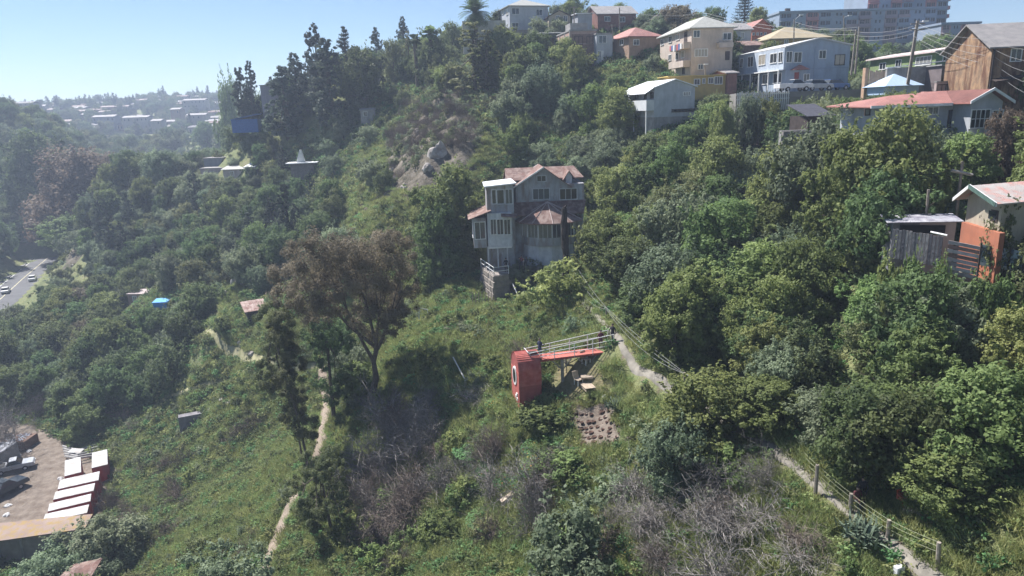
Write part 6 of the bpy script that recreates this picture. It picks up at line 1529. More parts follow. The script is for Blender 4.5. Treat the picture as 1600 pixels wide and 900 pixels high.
# crops on the bare plot
PLOTC = [gp_(*a_) for a_ in ((893,640),(955,636),(975,690),(912,698))]
i_ = 0
for r in range(6):
    for c_ in range(7):
        a_ = PLOTC[0].lerp(PLOTC[3], (r+.5)/6); b_ = PLOTC[1].lerp(PLOTC[2], (r+.5)/6); p = a_.lerp(b_, (c_+.5)/7)
        o = link('planting_mound', PROTO['olive_shrub'][0][0] if False else MOUND) if i_ else None
        if o is None:
            q = MB(); k_ = 9
            q.add([(.32*math.cos(t_*2*math.pi/k_), .32*math.sin(t_*2*math.pi/k_), -.04) for t_ in range(k_)]+[(.25*math.cos(t_*2*math.pi/k_), .25*math.sin(t_*2*math.pi/k_), .1) for t_ in range(k_)]+[(.1*math.cos(t_*2*math.pi/k_), .1*math.sin(t_*2*math.pi/k_), .0) for t_ in range(k_)],
                  [(t_,(t_+1)%k_,k_+(t_+1)%k_,k_+t_) for t_ in range(k_)]+[(k_+t_,k_+(t_+1)%k_,2*k_+(t_+1)%k_,2*k_+t_) for t_ in range(k_)]+[tuple(range(2*k_,3*k_))])
            o = q.build('planting_mound', mat('dark soil', (.10,.06,.045), .95, .3, 3)); MOUND = o.data
        o.location = (p.x+TR.uniform(-.22,.22), p.y+TR.uniform(-.28,.28), gz(p.x,p.y)+.03); o.rotation_euler = (0,0,TR.random()*6); o.scale = (TR.uniform(.45,.85),)*3
        tag(o, 'small dark ring of dug earth in the bare vegetable plot below the walkway', 'planting mound', 'planting mounds in the bare plot'); i_ += 1
# ================================================================ trails
def trail(name, px, wd, m, label=None, Ys=None, lift=.07, kind='structure'):
    P = []
    for i, a_ in enumerate(px):
        p = at(a_[0], a_[1], a_[2]) if len(a_) > 2 else hit(*a_)
        if p is None: continue
        P.append((p.x, p.y))
    LINES.append((P, wd*.5))
    Q = []
    for (x0,y0),(x1,y1) in zip(P[:-1], P[1:]):
        k_ = max(1, int(math.hypot(x1-x0,y1-y0)/.4))
        Q += [(x0+(x1-x0)*i/k_, y0+(y1-y0)*i/k_) for i in range(k_)]
    Q.append(P[-1]); Q = np.array(Q)
    for _ in range(4): Q[1:-1] = (Q[:-2]+2*Q[1:-1]+Q[2:])/4
    d_ = np.gradient(Q, axis=0); d_ /= np.linalg.norm(d_, axis=1, keepdims=True)+1e-9; nn = np.stack([-d_[:,1], d_[:,0]], 1)
    s = np.arange(len(Q))*.4
    nz = fbm(s, s*0+len(px)*3.3, 2.2, 3)
    cols = [-1,-.8,-.4,0,.4,.8,1]; mb = MB(); nn2 = []
    w1 = wd/2*(1+.55*fbm(s, s*0+7.7, 1.8, 4)); w2 = wd/2*(1+.55*fbm(s, s*0+3.1, 1.8, 4))
    for i in range(len(Q)):
        for c_ in cols:
            w_ = w1[i] if c_ < 0 else w2[i]; x_, y_ = Q[i]+nn[i]*c_*w_; e_ = abs(c_) > .9
            mb.v.append((x_, y_, gz(x_,y_)+(lift if not e_ else -.12)))
    n_ = len(cols)
    for i in range(len(Q)-1):
        for j in range(n_-1): mb.f.append((i*n_+j, i*n_+j+1, (i+1)*n_+j+1, (i+1)*n_+j)); mb.mi.append(0)
    o = mb.build(name, m, smooth=True); return tag(o, label, kind=kind)
DIRT = mat('trodden dirt', (.17,.135,.105), .95, .25, 1.2, .5, col2=(.31,.25,.20), det=10)
TRAMP = mat('trampled grass', (.20,.20,.10), .95, .2, 1.2, .3, col2=(.36,.33,.2), det=9)
CONCP = mat('worn concrete path', (.17,.155,.13), .95, .2, 1.4, .4, col2=(.30,.275,.235), det=9)
trail('footpath', PATH_MAIN, .66, CONCP, 'worn pale footpath running along the hillside')
trail('dirt_trail', [(503,575),(508,600),(513,620),(509,655),(503,690),(495,720)], 1.5, DIRT, 'reddish dirt trail beside the slender gum trees')
trail('dirt_trail', [(468,765),(455,787),(440,820),(427,855),(414,905)], 1.15, DIRT, 'reddish dirt trail running out of the bottom edge')
trail('grass_track', [(315,522),(345,538),(375,550),(405,562),(445,572),(492,572)], .95, TRAMP, 'trampled pale track across the garden terrace')
trail('grass_track', [(228,640),(262,622),(300,607),(345,596),(400,570)], .5, TRAMP, 'thin trampled track on the grass slope')
trail('slope_track', [(540,380),(546,386),(552,394)], 1.3, CONCP, 'short pale path stub in the scrub')
trail('slope_track', [(378,330),(383,342),(380,352)], 1.2, TRAMP, 'short pale path stub by the wood')
trail('spur_track', [(232,272),(250,268),(262,258),(258,248)], .9, TRAMP, 'pale track on the crest of the spur')
trail('garden_steps', [(400,505),(412,498)], 1.6, CONCP, 'pale landing beside the shack')
# ================================================================ fence posts and wires on the lower path
posts = []
for i, (u, vb, vt, Y, lb) in enumerate([(1266,712,686,38.2,'weathered fence post farthest along the lower path under the silvery tree'),(1274,776,726,34,'weathered fence post on the near edge of the path left of the seated people'),(1316,754,706,35.4,'weathered fence post with pale top on the far side of the path'),
      (1327,815,771,32.2,'weathered fence post right in front of the seated people'),(1386,856,812,30.2,'weathered fence post above the large agave plant'),(1464,902,847,27.8,'thick weathered fence post nearest the bottom edge')]):
    p = at(u, vb, Y); g = gz(p.x, Y); t_ = at(u+3, vt, Y); q = MB(); q.tube([(p.x,Y,g-.5),(t_.x,Y-.02,t_.z)], [.11,.095], 7); o = q.build('fence_post', POLEW); tag(o, lb, 'post', 'fence posts along the lower path'); posts.append(Vector((t_.x,Y,t_.z))); keep(p.x, Y, .5)
wl = [posts[1], posts[3], posts[4], posts[5], at(1560, 925, 26)]
YW = mat('yellowed wire', (.30,.31,.20), .6, .1)
for k_, dz in enumerate((.0, .22, .5)): wire('fence_wire', [p-Vector((0,0,dz)) for p in [at(1256,706,37)]+wl], .009, ['topmost','middle','lowest'][k_]+' wire of the fence along the lower path', 'wires of the path fence', .05, m=YW)
# thin pole and drooping cables right of the stump
p = at(948, 545, 62); g = gz(p.x, 62); t_ = at(947, 481, 62); q = MB(); q.tube([(p.x,62,g-.3),(t_.x,62,t_.z)], .07, 6); tag(q.build('cable_pole', POLEW), 'thin pole carrying the cables behind the uphill end of the walkway', 'pole')
p2 = at(1068, 614, 45); g = gz(p2.x, 45); t2 = at(1070, 582, 45); q = MB(); q.tube([(p2.x,45,g-.3),(t2.x,45,t2.z)], .09, 6); tag(q.build('cable_pole', POLEW), 'short pale pole in the bushes where the cables end', 'pole')
t_.z += 0
for k_, (o0, o1, sg) in enumerate(((0,0,.9),(.3,.25,.5),(.55,.5,.2))): wire('cable', [at(893+k_*5, 432-k_*6, 74), t_+Vector((0,0,-.1+o0*.3)), t2+Vector((.2*k_,0,-.1-.12*k_))], .013, ['lowest','middle','upper'][k_]+' drooping cable from the burnt trunk past the walkway to the bushes', 'drooping cables', sg)
# sitting people, marker box
def sit_at(u, v, Y, rz, tp_, lg_, lb):
    p = at(u, v, Y); g = gz(p.x, p.y); return person(p.x, p.y, g+.02, rz, tp_, lg_, lb, pose='sit')
sit_at(1336, 806, 32.4, .3, (.10,.03,.035), (.05,.05,.07), 'seated person in dark maroon on the path edge right of the fence post')
sit_at(1344, 803, 32.8, -.4, (.02,.02,.025), (.09,.03,.04), 'seated person in black close beside the one in maroon')
sit_at(1402, 812, 31.6, .2, (.30,.06,.03), (.28,.07,.03), 'seated person in rusty red clothes beside the path under the bushes')
p = at(1404, 895, 28.2); g = gz(p.x, p.y); q = MB(); q.box(-.22,.22,-.15,.15,-.3,.78); o = q.build('marker_block', mat('whitewashed concrete', (.62,.62,.62), .9, .1, 3)); o.location = (p.x,p.y,g); o.rotation_euler = (0,0,.3); tag(o, 'white upright marker block standing beside the path at the bottom edge', 'marker'); bevel(o, .05, 2)
p = at(792, 706, 47); g = gz(p.x,p.y); q = MB(); q.box(-.6,.6,-.2,.2,.05,.38); o = q.build('timber_block', PALET); o.location = (p.x,p.y,g+.3); o.rotation_euler = (0,-.35,.5); tag(o, 'pale squared timber block lying in the scrub left of the vegetable plot', 'timber')
q = MB(); a_, b_, c_ = at(708,558,66), at(727,594,63.5), at(728,613,63); q.tube([a_,b_,c_], .07, 6); tag(q.build('bent_pipe', mat('pale pipe', (.6,.57,.52), .6, .1)), 'bent pale branch standing in the grass slope below the retaining wall', 'branch')
for i, (u, v) in enumerate(((655,481),(662,500),(671,511))): 
    a_, b_ = at(u, v, 80), at(u+(0 if i < 2 else 2), v+(18 if i == 0 else 10), 80); q = MB(); q.tube([a_, b_], .07, 5); tag(q.build('frame_post', W_TRIM), ['upper','middle','lower'][i]+' white post of the broken frame right of the gum tree', 'post')
q = MB(); q.tube([at(652,480,80), at(668,484,80), at(670,510,79), at(655,518,79)], .06, 5); tag(q.build('broken_frame', W_TRIM), 'broken white timber frame lying right of the gum tree', 'frame')
# agave
r = np.random.default_rng(12); Q_ = []; T_ = []
for i in range(150):
    a_ = r.random()*6.28; e_ = R(r.uniform(15,80)); L_ = r.uniform(.6,1.0); cx0, cy0 = r.normal(size=2)*.42; d_ = np.array([math.cos(a_)*math.cos(e_), math.sin(a_)*math.cos(e_), math.sin(e_)]); s_ = np.cross(d_, [0,0,1]); s_ /= np.linalg.norm(s_)
    b_ = np.array([cx0,cy0,.15]); m_ = b_+d_*L_*.55; t2_ = b_+d_*L_+np.array([0,0,-.12])
    Q_ += [b_-s_*.04, b_+s_*.04, m_+s_*.05, m_-s_*.05, m_-s_*.05, m_+s_*.05, t2_+s_*.006, t2_-s_*.006]; T_ += [r.random()]*8
me = quads('agave', np.array(Q_), np.array(T_), LEAF['agave'])
p = at(1352, 850, 30.6); o = link('agave_plant', me); o.location = (p.x, p.y, gz(p.x,p.y)); o.scale = (1.25,1.25,1.25); tag(o, 'large spiky agave clump beside the lower path below the seated people', 'agave'); keep(p.x,p.y,1.4)
for i, (u, v, Y, s_) in enumerate(((1450,590,38,.8),(845,648,52,.5),(962,600,51,.9))):
    p = at(u, v, Y); o = link('agave_plant', me); o.location = (p.x,p.y,gz(p.x,p.y)+.3); o.scale = (s_,)*3; tag(o, ['spiky agave in the gap between the big trees on the right','small spiky agave at the foot of the red tower','spiky agave right of the pallet ramp'][i], 'agave')
# ================================================================ brown gum tree and the slender ones
def gum(name, label, foot, Y, base_off, clumps, lm, leaf, nper, r0, lean_pts, bark=BARK, aspect=.35, seed=5):
    p = at(foot[0], foot[1], Y); g = gz(p.x, Y); root = empty(name, (p.x, Y, g), 0, label, 'tree'); rr = np.random.default_rng(seed); O = Vector((p.x,Y,g))
    tr_ = MB(); tp_ = [Vector((0,0,-.8))]+[at(u,v,Y)-O for u,v in lean_pts]; n_ = len(tp_)
    tr_.tube(tp_, [r0*(1.15-.75*i/(n_-1)) for i in range(n_)], 7)
    bl = []
    U_ = [c[0] for c in clumps]; nm_ = max(1, len(clumps)//5); cs_ = sorted(clumps, key=lambda c: c[0]); hubs = []
    for i in range(nm_):
        g_ = cs_[i*len(cs_)//nm_:(i+1)*len(cs_)//nm_]; mu = sum(c[0] for c in g_)/len(g_); mv = sum(c[1] for c in g_)/len(g_); s_ = tp_[-1-(i%2)]
        h_ = s_.lerp(at(mu, mv, Y+rr.uniform(-2,2))-O, .62); hubs.append((mu, h_)); md_ = s_.lerp(h_, .5)+Vector((0,0,-.25)); tr_.tube([s_, md_, h_], [r0*.5, r0*.38, r0*.26], 6, False)
    for (u,v,rpx,dy) in clumps:
        c_ = at(u,v,Y+dy)-O; rad_ = rpx/FPX*proj(p.x,Y+dy,g)[2]; bl.append((c_.x,c_.y,c_.z,rad_))
        s_ = min(hubs, key=lambda h: abs(h[0]-u))[1]
        mid = s_.lerp(c_, .5)+Vector((0,0,-.1*rad_)); tr_.tube([s_, mid, c_], [r0*.2, r0*.12, r0*.05], 4, False)
        for _ in range(3): e_ = c_+Vector(rand_dirs(1, rr)[0])*rad_*.8; tr_.tube([mid, e_], [r0*.07, r0*.02], 3, False)
    tr_.build('trunk', bark, root)
    C, Nn, T = crown_points(rr, bl, nper, up=.4)
    link('crown', leaf_mesh('crown', C, Nn, leaf, T, rr, aspect, LEAF[lm]), root); keep(p.x, Y, 1.0); return root
r = random.Random(4)
cl = []
for (u,v,rp) in [(470,400,30),(500,392,34),(540,398,36),(580,392,36),(610,388,32),(628,412,26),(455,430,30),(490,425,36),(530,428,40),(570,425,40),(610,430,34),(636,445,22),(450,462,26),(478,468,32),(515,465,34),(560,462,34),(600,468,34),(632,475,22),(500,500,24),(585,500,30),(615,505,24),(560,498,22),(540,380,24),(600,375,22),(590,525,20),(620,490,20)]:
    cl.append((u, v, rp*.95, r.uniform(-4,5)))
gum('brown_gum_tree', 'large spreading gum tree with brown foliage in the middle left of the slope', (578,628), 70, 0, cl, 'brown', .12, 850, .42, [(580,622),(588,590),(584,565),(590,545)], BARK)
r = random.Random(6); cl = [(428+r.uniform(-16,30)+i*2.2, 500+i*12, r.uniform(14,22), r.uniform(-2,2)) for i in range(15)]
gum('slender_gum_tree', 'slender leaning gum tree with thin dark foliage left of the brown gum tree', (478,702), 66, 0, cl, 'olive', .1, 1700, .13, [(476,700),(462,640),(445,590),(432,540)], BARK, .35, 7)
cl = [(430+r.uniform(-18,22), 470+r.uniform(0,130), r.uniform(12,18), r.uniform(-2,2)) for i in range(12)]
gum('slender_gum_tree', 'thin topped gum tree behind the leaning slender one', (470,690), 68, 0, cl, 'olive', .1, 1500, .1, [(468,690),(450,620),(432,560),(428,500)], BARK, .35, 8)
cl = [(497+r.uniform(-42,42), 700+r.uniform(0,135), r.uniform(13,22), r.uniform(-2.5,2.5)) for i in range(26)]
gum('dark_gum_tree', 'dark thin leaved gum tree over the dirt trail near the bottom', (520,835), 54, 0, cl, 'olive', .1, 1000, .17, [(518,830),(508,780),(500,730)], BARK, .35, 9)
cl = [(510+r.uniform(-22,26), 515+r.uniform(0,110), r.uniform(12,20), r.uniform(-2,2)) for i in range(16)]
gum('ivy_clad_tree', 'dark ivy covered column tree right of the dirt trail', (520,640), 72, 0, cl, 'deep', .11, 600, .25, [(520,630),(515,580),(512,530)], BARK, .5, 10)
# palms
def palm(u, vt, Y, rpx, label, n_=70):
    p = at(u, vt+rpx*.6, Y); g = gz(p.x, Y); root = empty('palm_tree', (p.x,Y,g), 0, label, 'tree'); top = p.z-g; r = np.random.default_rng(int(u)); L_ = rpx/FPX*Y*1.45
    q = MB(); q.tube([(0,0,-.5),(0,0,top*.5),(0,0,top)], [.42,.38,.45], 8); q.build('trunk', BARK, root); Q_ = []; T_ = []
    for i in range(n_):
        a_ = r.random()*6.28; e_ = R(r.uniform(-35,80)); pts = []
        d_ = np.array([math.cos(a_)*math.cos(e_), math.sin(a_)*math.cos(e_), math.sin(e_)]); pos = np.array([0,0,top]); st = L_/9
        for k_ in range(10): pts.append(pos.copy()); pos = pos+d_*st; d_ = d_+np.array([0,0,-.13]); d_ /= np.linalg.norm(d_)
        for k_ in range(1,10):
            dd = pts[k_]-pts[k_-1]; dd /= np.linalg.norm(dd); s_ = np.cross(dd,[0,0,1]); s_ /= np.linalg.norm(s_)+1e-9; ll = .85*math.sin(math.pi*min(1,k_/9.5))+.12
            for sg in (-1,1):
                for q_ in (0,.5):
                    c_ = pts[k_-1]+dd*st*q_; e2 = c_+s_*sg*ll+dd*ll*.5+np.array([0,0,-.12]); Q_ += [c_, c_+dd*.12, e2+dd*.07, e2]; T_ += [.2+.6*r.random()]*4
    link('fronds', quads('fronds', np.array(Q_), np.array(T_), LEAF['deep']), root); return root
palm(742, 8, 150, 19, 'palm tree with full round head on the hilltop left of the white house')
palm(672, 48, 158, 9, 'small palm head among the skyline trees left of the tall palm', 26)
palm(648, 58, 160, 7, 'smallest palm head in the skyline trees', 20)
# tiered conifer
p = at(1163, 30, 172); g = gz(p.x, 172); root = empty('tiered_conifer', (p.x,172,g), 0, 'tiered open branched conifer on the skyline behind the cream house', 'tree'); tz = at(1166,-14,172).z-g; r = np.random.default_rng(5)
q = MB(); q.tube([(0,0,-.5),(0,0,tz)], [.4,.05], 6); Cc = []; Nn_ = []
for i in range(13):
    t_ = i/12; z_ = tz*.3+(tz*.69)*t_; L_ = (3.3*(1-t_)**.8+.35)
    for k_ in range(7):
        a_ = k_*6.28/7+i*.5; e_ = np.array([math.cos(a_)*L_, math.sin(a_)*L_, z_+L_*.12]); q.tube([(0,0,z_), (e_[0]*.5,e_[1]*.5,z_-.1*L_*.2), tuple(e_)], [.06,.05,.02], 3, False)
        s_ = r.random((55,1)); Cc.append(np.array([0,0,z_])*(1-s_)+e_*s_+r.normal(size=(55,3))*.13); Nn_.append(r.normal(size=(55,3)))
q.build('trunk', BARK, root); Cc = np.concatenate(Cc); link('crown', leaf_mesh('crown', Cc, np.concatenate(Nn_), .14, r.random(len(Cc))*.5, r, .4, LEAF['dark']), root)
# ================================================================ yard with the containers
CRED = mat('container red', (.33,.055,.045), .6, .15, 2, .1); CTOP = corrugated('white container roof', (.50,.50,.50), (.64,.64,.64), .55, 6, 0, (.40,.37,.34), 1.0)
def container(c, label):
    P4 = [Vector((*on_z(u, v, YARDZ+2.35), CAMZ+YARDZ+2.35)) for u, v in c]   # bottom-left, bottom-right, top-right, top-left as seen
    X_ = ((P4[1]-P4[0])+(P4[2]-P4[3]))/2; Y_ = ((P4[3]-P4[0])+(P4[2]-P4[1]))/2
    cen = sum(P4, Vector())/4; th = math.atan2(X_.y, X_.x); wx, wy = X_.length, abs(Y_.dot(Vector((-math.sin(th), math.cos(th), 0))))
    o = empty('shipping_container', (cen.x, cen.y, CAMZ+YARDZ), th, label, 'container', 'white roofed containers in the dirt yard'); keep(cen.x, cen.y, 3)
    q = MB(); q.box(-wx/2, wx/2, -wy/2, wy/2, 0, 2.3); n_ = int(max(wx,wy)/.28)
    q.build('body', CRED, o)
    for i in range(int(wx/.55)): x_ = -wx/2+.2+i*.55; MB().box(x_, x_+.22, -wy/2-.05, -wy/2, .15, 2.1).build('rib', CRED, o)
    for i in range(int(wy/.55)): y_ = -wy/2+.2+i*.55; MB().box(wx/2, wx/2+.05, y_, y_+.22, .15, 2.1).build('rib', CRED, o)
    t_ = MB().box(-wx/2-.03, wx/2+.03, -wy/2-.03, wy/2+.03, 2.3, 2.38).build('roof', CTOP, o)
    for sx in (-1,1): MB().box(sx*wx/2-.06, sx*wx/2+.06, -wy/2-.07, -wy/2+.05, 0, 2.3).build('corner_post', CRED, o)
    return o
for c, lb in [([(66,817),(136,801),(138.5,789),(72,803)],'red container with white roof nearest the long shed roof'),
              ([(73,799),(139,784),(144,771),(80,787)],'red container with white roof second from the long shed roof'),
              ([(81,781),(145,767),(149,755),(90,768)],'red container with white roof third from the long shed roof'),
              ([(91,764.5),(153,750),(156,737),(94,750)],'red container whose white roof carries tree shadows, farthest of the parallel four'),
              ([(99,745),(124,738),(128,714),(104,719)],'short red container standing crosswise left, behind the parallel four'),
              ([(146,731),(169,725),(166,703),(142,708)],'short red container standing crosswise right, farthest into the slope')]: container(c, lb)
def yardp(u, v, z=0): return Vector((*on_z(u, v, YARDZ+z), CAMZ+YARDZ+z))
p = yardp(108, 722); o = MB().slab([(-.9,-.6,.9),(.9,-.6,.7),(.9,.6,.8),(-.9,.6,1.0)], .06).build('white_board', CTOP); o.location = p+Vector((0,2,0)); tag(o, 'small white sheet lying behind the crosswise left container', 'sheet')
for i in range(5):
    q = MB(); a_, b_, c_ = yardp(98+i, 697+i*4, .3), yardp(122, 704+i*3, .4+.1*i), yardp(150+i*3, 694+i*4, .5); q.tube([a_,b_,c_], .16, 6); tag(q.build('concrete_pipe', mat('pipe grey', (.34,.33,.32), .9, .2, 2)), ['topmost','second','third','fourth','lowest'][i]+' long grey pipe stacked at the back of the dirt yard', 'pipe', 'long pipes behind the containers')
# long shed roof at the lower left, rusty sheets
SH = corrugated('dusty brown roof', (.25,.175,.145), (.33,.25,.21), .8, 4, 0, (.32,.22,.08), .5)
a_, b_, c_, d_ = yardp(-120,862,3.2), yardp(132,826,3.2), yardp(145,803,3.6), yardp(-120,829,3.6)
o = empty('long_shed', a_, 0, 'long low shed with dusty brown roof at the lower left corner', 'shed')
q = MB(); q.slab([tuple(x-a_) for x in (a_,b_,c_,d_)], .12); q.build('roof', SH, o)
q = MB(); w_ = [x-a_+Vector((0,.3,-.15)) for x in (a_,b_)]; bk = [x-a_+Vector((0,-.3,-.15)) for x in (d_,c_)]
q.add([tuple(x-Vector((0,0,3.2))) for x in w_+bk[::-1]]+[tuple(x) for x in w_+bk[::-1]], [(0,1,5,4),(1,2,6,5),(2,3,7,6),(3,0,4,7)]); q.build('wall', mat('shed wall', (.30,.27,.24), .9, .2, 1), o)
for i in range(7): t0 = i/7; x_ = w_[0].lerp(w_[1], t0); MB().box(x_.x, x_.x+.25, x_.y-.12, x_.y, x_.z-3.1, x_.z).build('pillar', CONC, o)
a_ = at(40, 905, 63); 
q = MB(); P_ = [at(88,905,60), at(112,882,62), at(160,872,61), at(140,905,59)]; q.slab([tuple(x) for x in P_], .08); tag(q.build('rusty_sheet_roof', RUST), 'rusty sheet roof edge at the bottom left under the grey green tree', 'roof')
for i in range(3): q = MB(); q.tube([at(108,893+i*6,61), at(158,872+i*6,61)], .07, 4); tag(q.build('roof_beam', PALET), ['upper','middle','lower'][i]+' timber beam of the rusty sheet roof at the bottom left', 'beam', 'beams of the rusty sheet roof')
# vehicles and heaps in the yard
PAINTS = dict(white=mat('white car paint', (.7,.7,.7), .25, .02), blue=mat('blue car paint', (.12,.2,.42), .25, .05), dark=mat('dark car paint', (.04,.05,.06), .25, .05), silver=mat('silver car paint', (.45,.47,.5), .25, .03))
TYRE = mat('tyre', (.02,.02,.02), .8, .1)
def car(loc, rz, col, label, truck=False, s=1.0):
    o = empty('pickup_truck' if truck else 'parked_car', loc, rz, label, 'pickup' if truck else 'car'); m_ = PAINTS[col]; o.scale = (s,s,s)
    pf = [(-2.1,.35),(-2.1,.85),(-1.9,.95),(-.2,.98) ,(2.0,.88),(2.15,.6),(2.15,.35)] if not truck else [(-2.5,.45),(-2.5,1.05),(-.5,1.05),(1.0,1.05),(2.3,.98),(2.45,.7),(2.45,.45)]
    q = MB(); n_ = len(pf); wd = .86; q.add([(x_,-wd,z_) for x_,z_ in pf]+[(x_,wd,z_) for x_,z_ in pf], [tuple(range(n_)), tuple(range(2*n_-1,n_-1,-1))]+[(i,n_+i,n_+(i+1)%n_,(i+1)%n_) for i in range(n_)]); bevel(q.build('body', m_, o), .06, 2)
    x0, x1 = (-1.6,1.1) if not truck else (-.7,1.1); q = MB(); zc = pf[2][1]; q.hexa([(x0,-.8,zc),(x1,-.8,zc),(x1,.8,zc),(x0,.8,zc)], [(x0+.45,-.66,zc+.5),(x1-.6,-.66,zc+.5),(x1-.6,.66,zc+.5),(x0+.45,.66,zc+.5)]); q.build('glasshouse', GLASS, o)
    MB().box(x0+.42, x1-.57, -.68, .68, zc+.49, zc+.55).build('roof', m_, o)
    if truck:
        MB().box(-2.45,-.8,-.7,.7,.98,1.06).build('load_bed', TYRE, o)
    for sx in (-1.3,1.35):
        for sy in (-.88,.7):
            q = MB(); q.tube([(sx,sy,.33),(sx,sy+.18,.33)], .33, 12); w_ = q.build('wheel', TYRE, o); MB().tube([(sx,sy-.01,.33),(sx,sy+.19,.33)], .17, 8).build('rim', GALV, w_)
    for sy in (-.7,.5): MB().box(2.13 if not truck else 2.43, 2.18 if not truck else 2.48, sy, sy+.2, .62, .76).build('headlight', W_TRIM, o)
    return o
p = at(1240, 141, 99); p.z = STREET; car(p, R(8), 'white', 'white pickup truck parked in front of the blue house', True)
p = at(1276, 135, 100.5); p.z = STREET; car(p, R(14), 'silver', 'silver car parked right of the white pickup by the blue house')
p = at(1303, 130, 102); p.z = STREET; car(p, R(18), 'blue', 'dark blue car farthest right of the vehicles by the blue house')
p = yardp(6, 772); car(p, 1.2, 'dark', 'dark lorry like vehicle at the left edge of the dirt yard', True, 1.25)
p = yardp(22, 735); car(p, .5, 'silver', 'old grey pickup under the trees in the dirt yard', True, 1.1)
p = yardp(-2, 725, 0); o = MB().box(-1.6,1.6,-2.5,2.5,0,2.4).build('yard_box', mat('grey sheet box', (.24,.25,.28), .6, .1)); o.location = p; tag(o, 'grey box body standing at the left picture edge in the dirt yard', 'box'); bevel(o, .08)
r = random.Random(9)
H_ = empty('scrap_heap', yardp(29, 697), 0, 'heap of bluish white scrap on a flat load at the top of the dirt yard', 'heap')
MB().box(-2.4,2.2,-1.6,1.6,0,1.4).build('load_box', mat('rusty brown', (.16,.10,.075), .9, .2), H_)
hp = MB()
for i in range(130): x_, y_ = r.uniform(-1.9,1.7), r.uniform(-1.3,1.3); a_ = r.uniform(.12,.32); v_ = [Vector((r.uniform(-a_,a_), r.uniform(-a_,a_), r.uniform(-a_,a_)*.6)) for _ in range(4)]; hp.add([tuple(Vector((x_,y_,1.5))+k_) for k_ in v_], [(0,1,2),(0,2,3),(0,3,1),(1,3,2)])
tag(hp.build('scrap', mat('bluish scrap', (.28,.33,.42), .5, .3, 2, col2=(.65,.68,.75)), H_), kind='stuff')
for i, (u, v) in enumerate(((12,790),(28,712),(46,705),(95,748),(10,805))): rock('debris', u, v, (.5,.4,.3), mat('pale debris', (.5,.5,.5), .8, .2), ['pale debris lump at the dark lorry','pale debris lump by the grey pickup','pale debris lump right of the scrap heap','pale debris lump left of the crosswise container','lowest pale debris lump at the left yard edge'][i], None, 'debris')
for q in (mk('bare_tree', *on_z(20,700,YARDZ), 1.5), mk('bare_tree', *on_z(-20,745,YARDZ), 1.6)): q.label = 'bare tree shading the dirt yard'; q.group = 'bare trees by the dirt yard'; KEYS.append(q)
# ================================================================ road, cars on it
o = MB(); Q = np.array(ROADC); ASPH = mat('asphalt', (.11,.11,.115), .9, .15, .5)
def ribbon(name, pts, off0, off1, z, m, th=.06, parent=None, kind='structure'):
    pts = np.array(pts); d_ = np.gradient(pts, axis=0); d_ /= np.linalg.norm(d_,axis=1,keepdims=True); nn = np.stack([-d_[:,1],d_[:,0]],1); mb = MB()
    for p_, n_ in zip(pts, nn):
        for o_ in (off0, off1): mb.v.append((p_[0]+n_[0]*o_, p_[1]+n_[1]*o_, z)); 
        for o_ in (off0, off1): mb.v.append((p_[0]+n_[0]*o_, p_[1]+n_[1]*o_, z-th))
    for i in range(len(pts)-1): a_ = i*4; b_ = a_+4; mb.f += [(a_,a_+1,b_+1,b_),(a_+2,b_+2,b_+3,a_+3),(a_,b_,b_+2,a_+2),(a_+1,a_+3,b_+3,b_+1)]; mb.mi += [0]*4
    o_ = mb.build(name, m, parent); return tag(o_, kind=kind) if kind else o_
rz_ = CAMZ+ROADZ
ribbon('road', ROADC, -5, 4.2, rz_+.12, ASPH, .3); ribbon('road_marking', ROADC, -.2, .0, rz_+.125, mat('road paint', (.6,.55,.35), .8, .1)); ribbon('road_marking', ROADC, 3.6, 3.8, rz_+.125, W_WHITE); ribbon('pavement', ROADC, 4.25, 6.2, rz_+.25, CONC, .5)
LINES.append((ROADC, 6.5))
def on_road(u, v): x_, y_ = on_z(u, v, ROADZ+.5); return Vector((x_, y_, rz_+.13))
car(on_road(51,436), R(118), 'white', 'white car farther up the road at the far left'); car(on_road(9,455), R(118), 'white', 'white car nearer on the road at the left picture edge'); 
# ================================================================ huts on the left slopes
F = house('brick_hut', 'small brick hut with flat roof and blue tank beside it in the valley wood', (203,486), 130, -6, 200, 250, 460, mat('hut brick', (.33,.22,.18), .9, .2, 1.5), 'hut', d=4, ground=True)
walls(F); roof(F, 'flat', 0, mat('hut roof', (.4,.33,.32), .8, .15), .15, .1); win(F, 'R', 208, 463, 213, 470); win(F, 'R', 217, 464, 222, 470)
F = house('blue_tank', 'bright blue tarpaulin covered box right of the brick hut', (240,484), 126, 4, 238, 261, 473, mat('bright blue tarp', (.05,.25,.62), .5, .1), 'tarp', d=2.2, found=1, ground=True); walls(F, name='cover'); roof(F, 'shedy', .25, mat('bright blue tarp top', (.08,.33,.72), .5, .08), .1)
F = house('rusty_shack', 'small dark shack with ridged rusty brown roof above the garden track', (388,500), 108, 30, 376, 414, 486, DARKW, 'shack', d=2.6, ground=True); walls(F); 
sh = corrugated('ribbed rusty roof', (.30,.20,.17), (.46,.35,.31), .7, 5, 0, (.2,.1,.08), .8)
for i in range(6): MB().slab([(-.5+i*(F.w+1)/6+.03,-.5,F.h),(-.5+(i+1)*(F.w+1)/6,-.5,F.h),(-.5+(i+1)*(F.w+1)/6,F.d+.5,F.h+.9),(-.5+i*(F.w+1)/6+.03,F.d+.5,F.h+.9)], .05+.03*(i%2)).build('roof_sheet', sh, F.root)
F = house('upper_shed', 'bluish grey flat roofed shed on the wooded terrace at the left', (320,264), 190, 0, 316, 346, 248, mat('bluish shed wall', (.20,.22,.26), .8, .1), 'shed', d=5, ground=True); walls(F); roof(F, 'flat', 0, GREYROOF, .2)
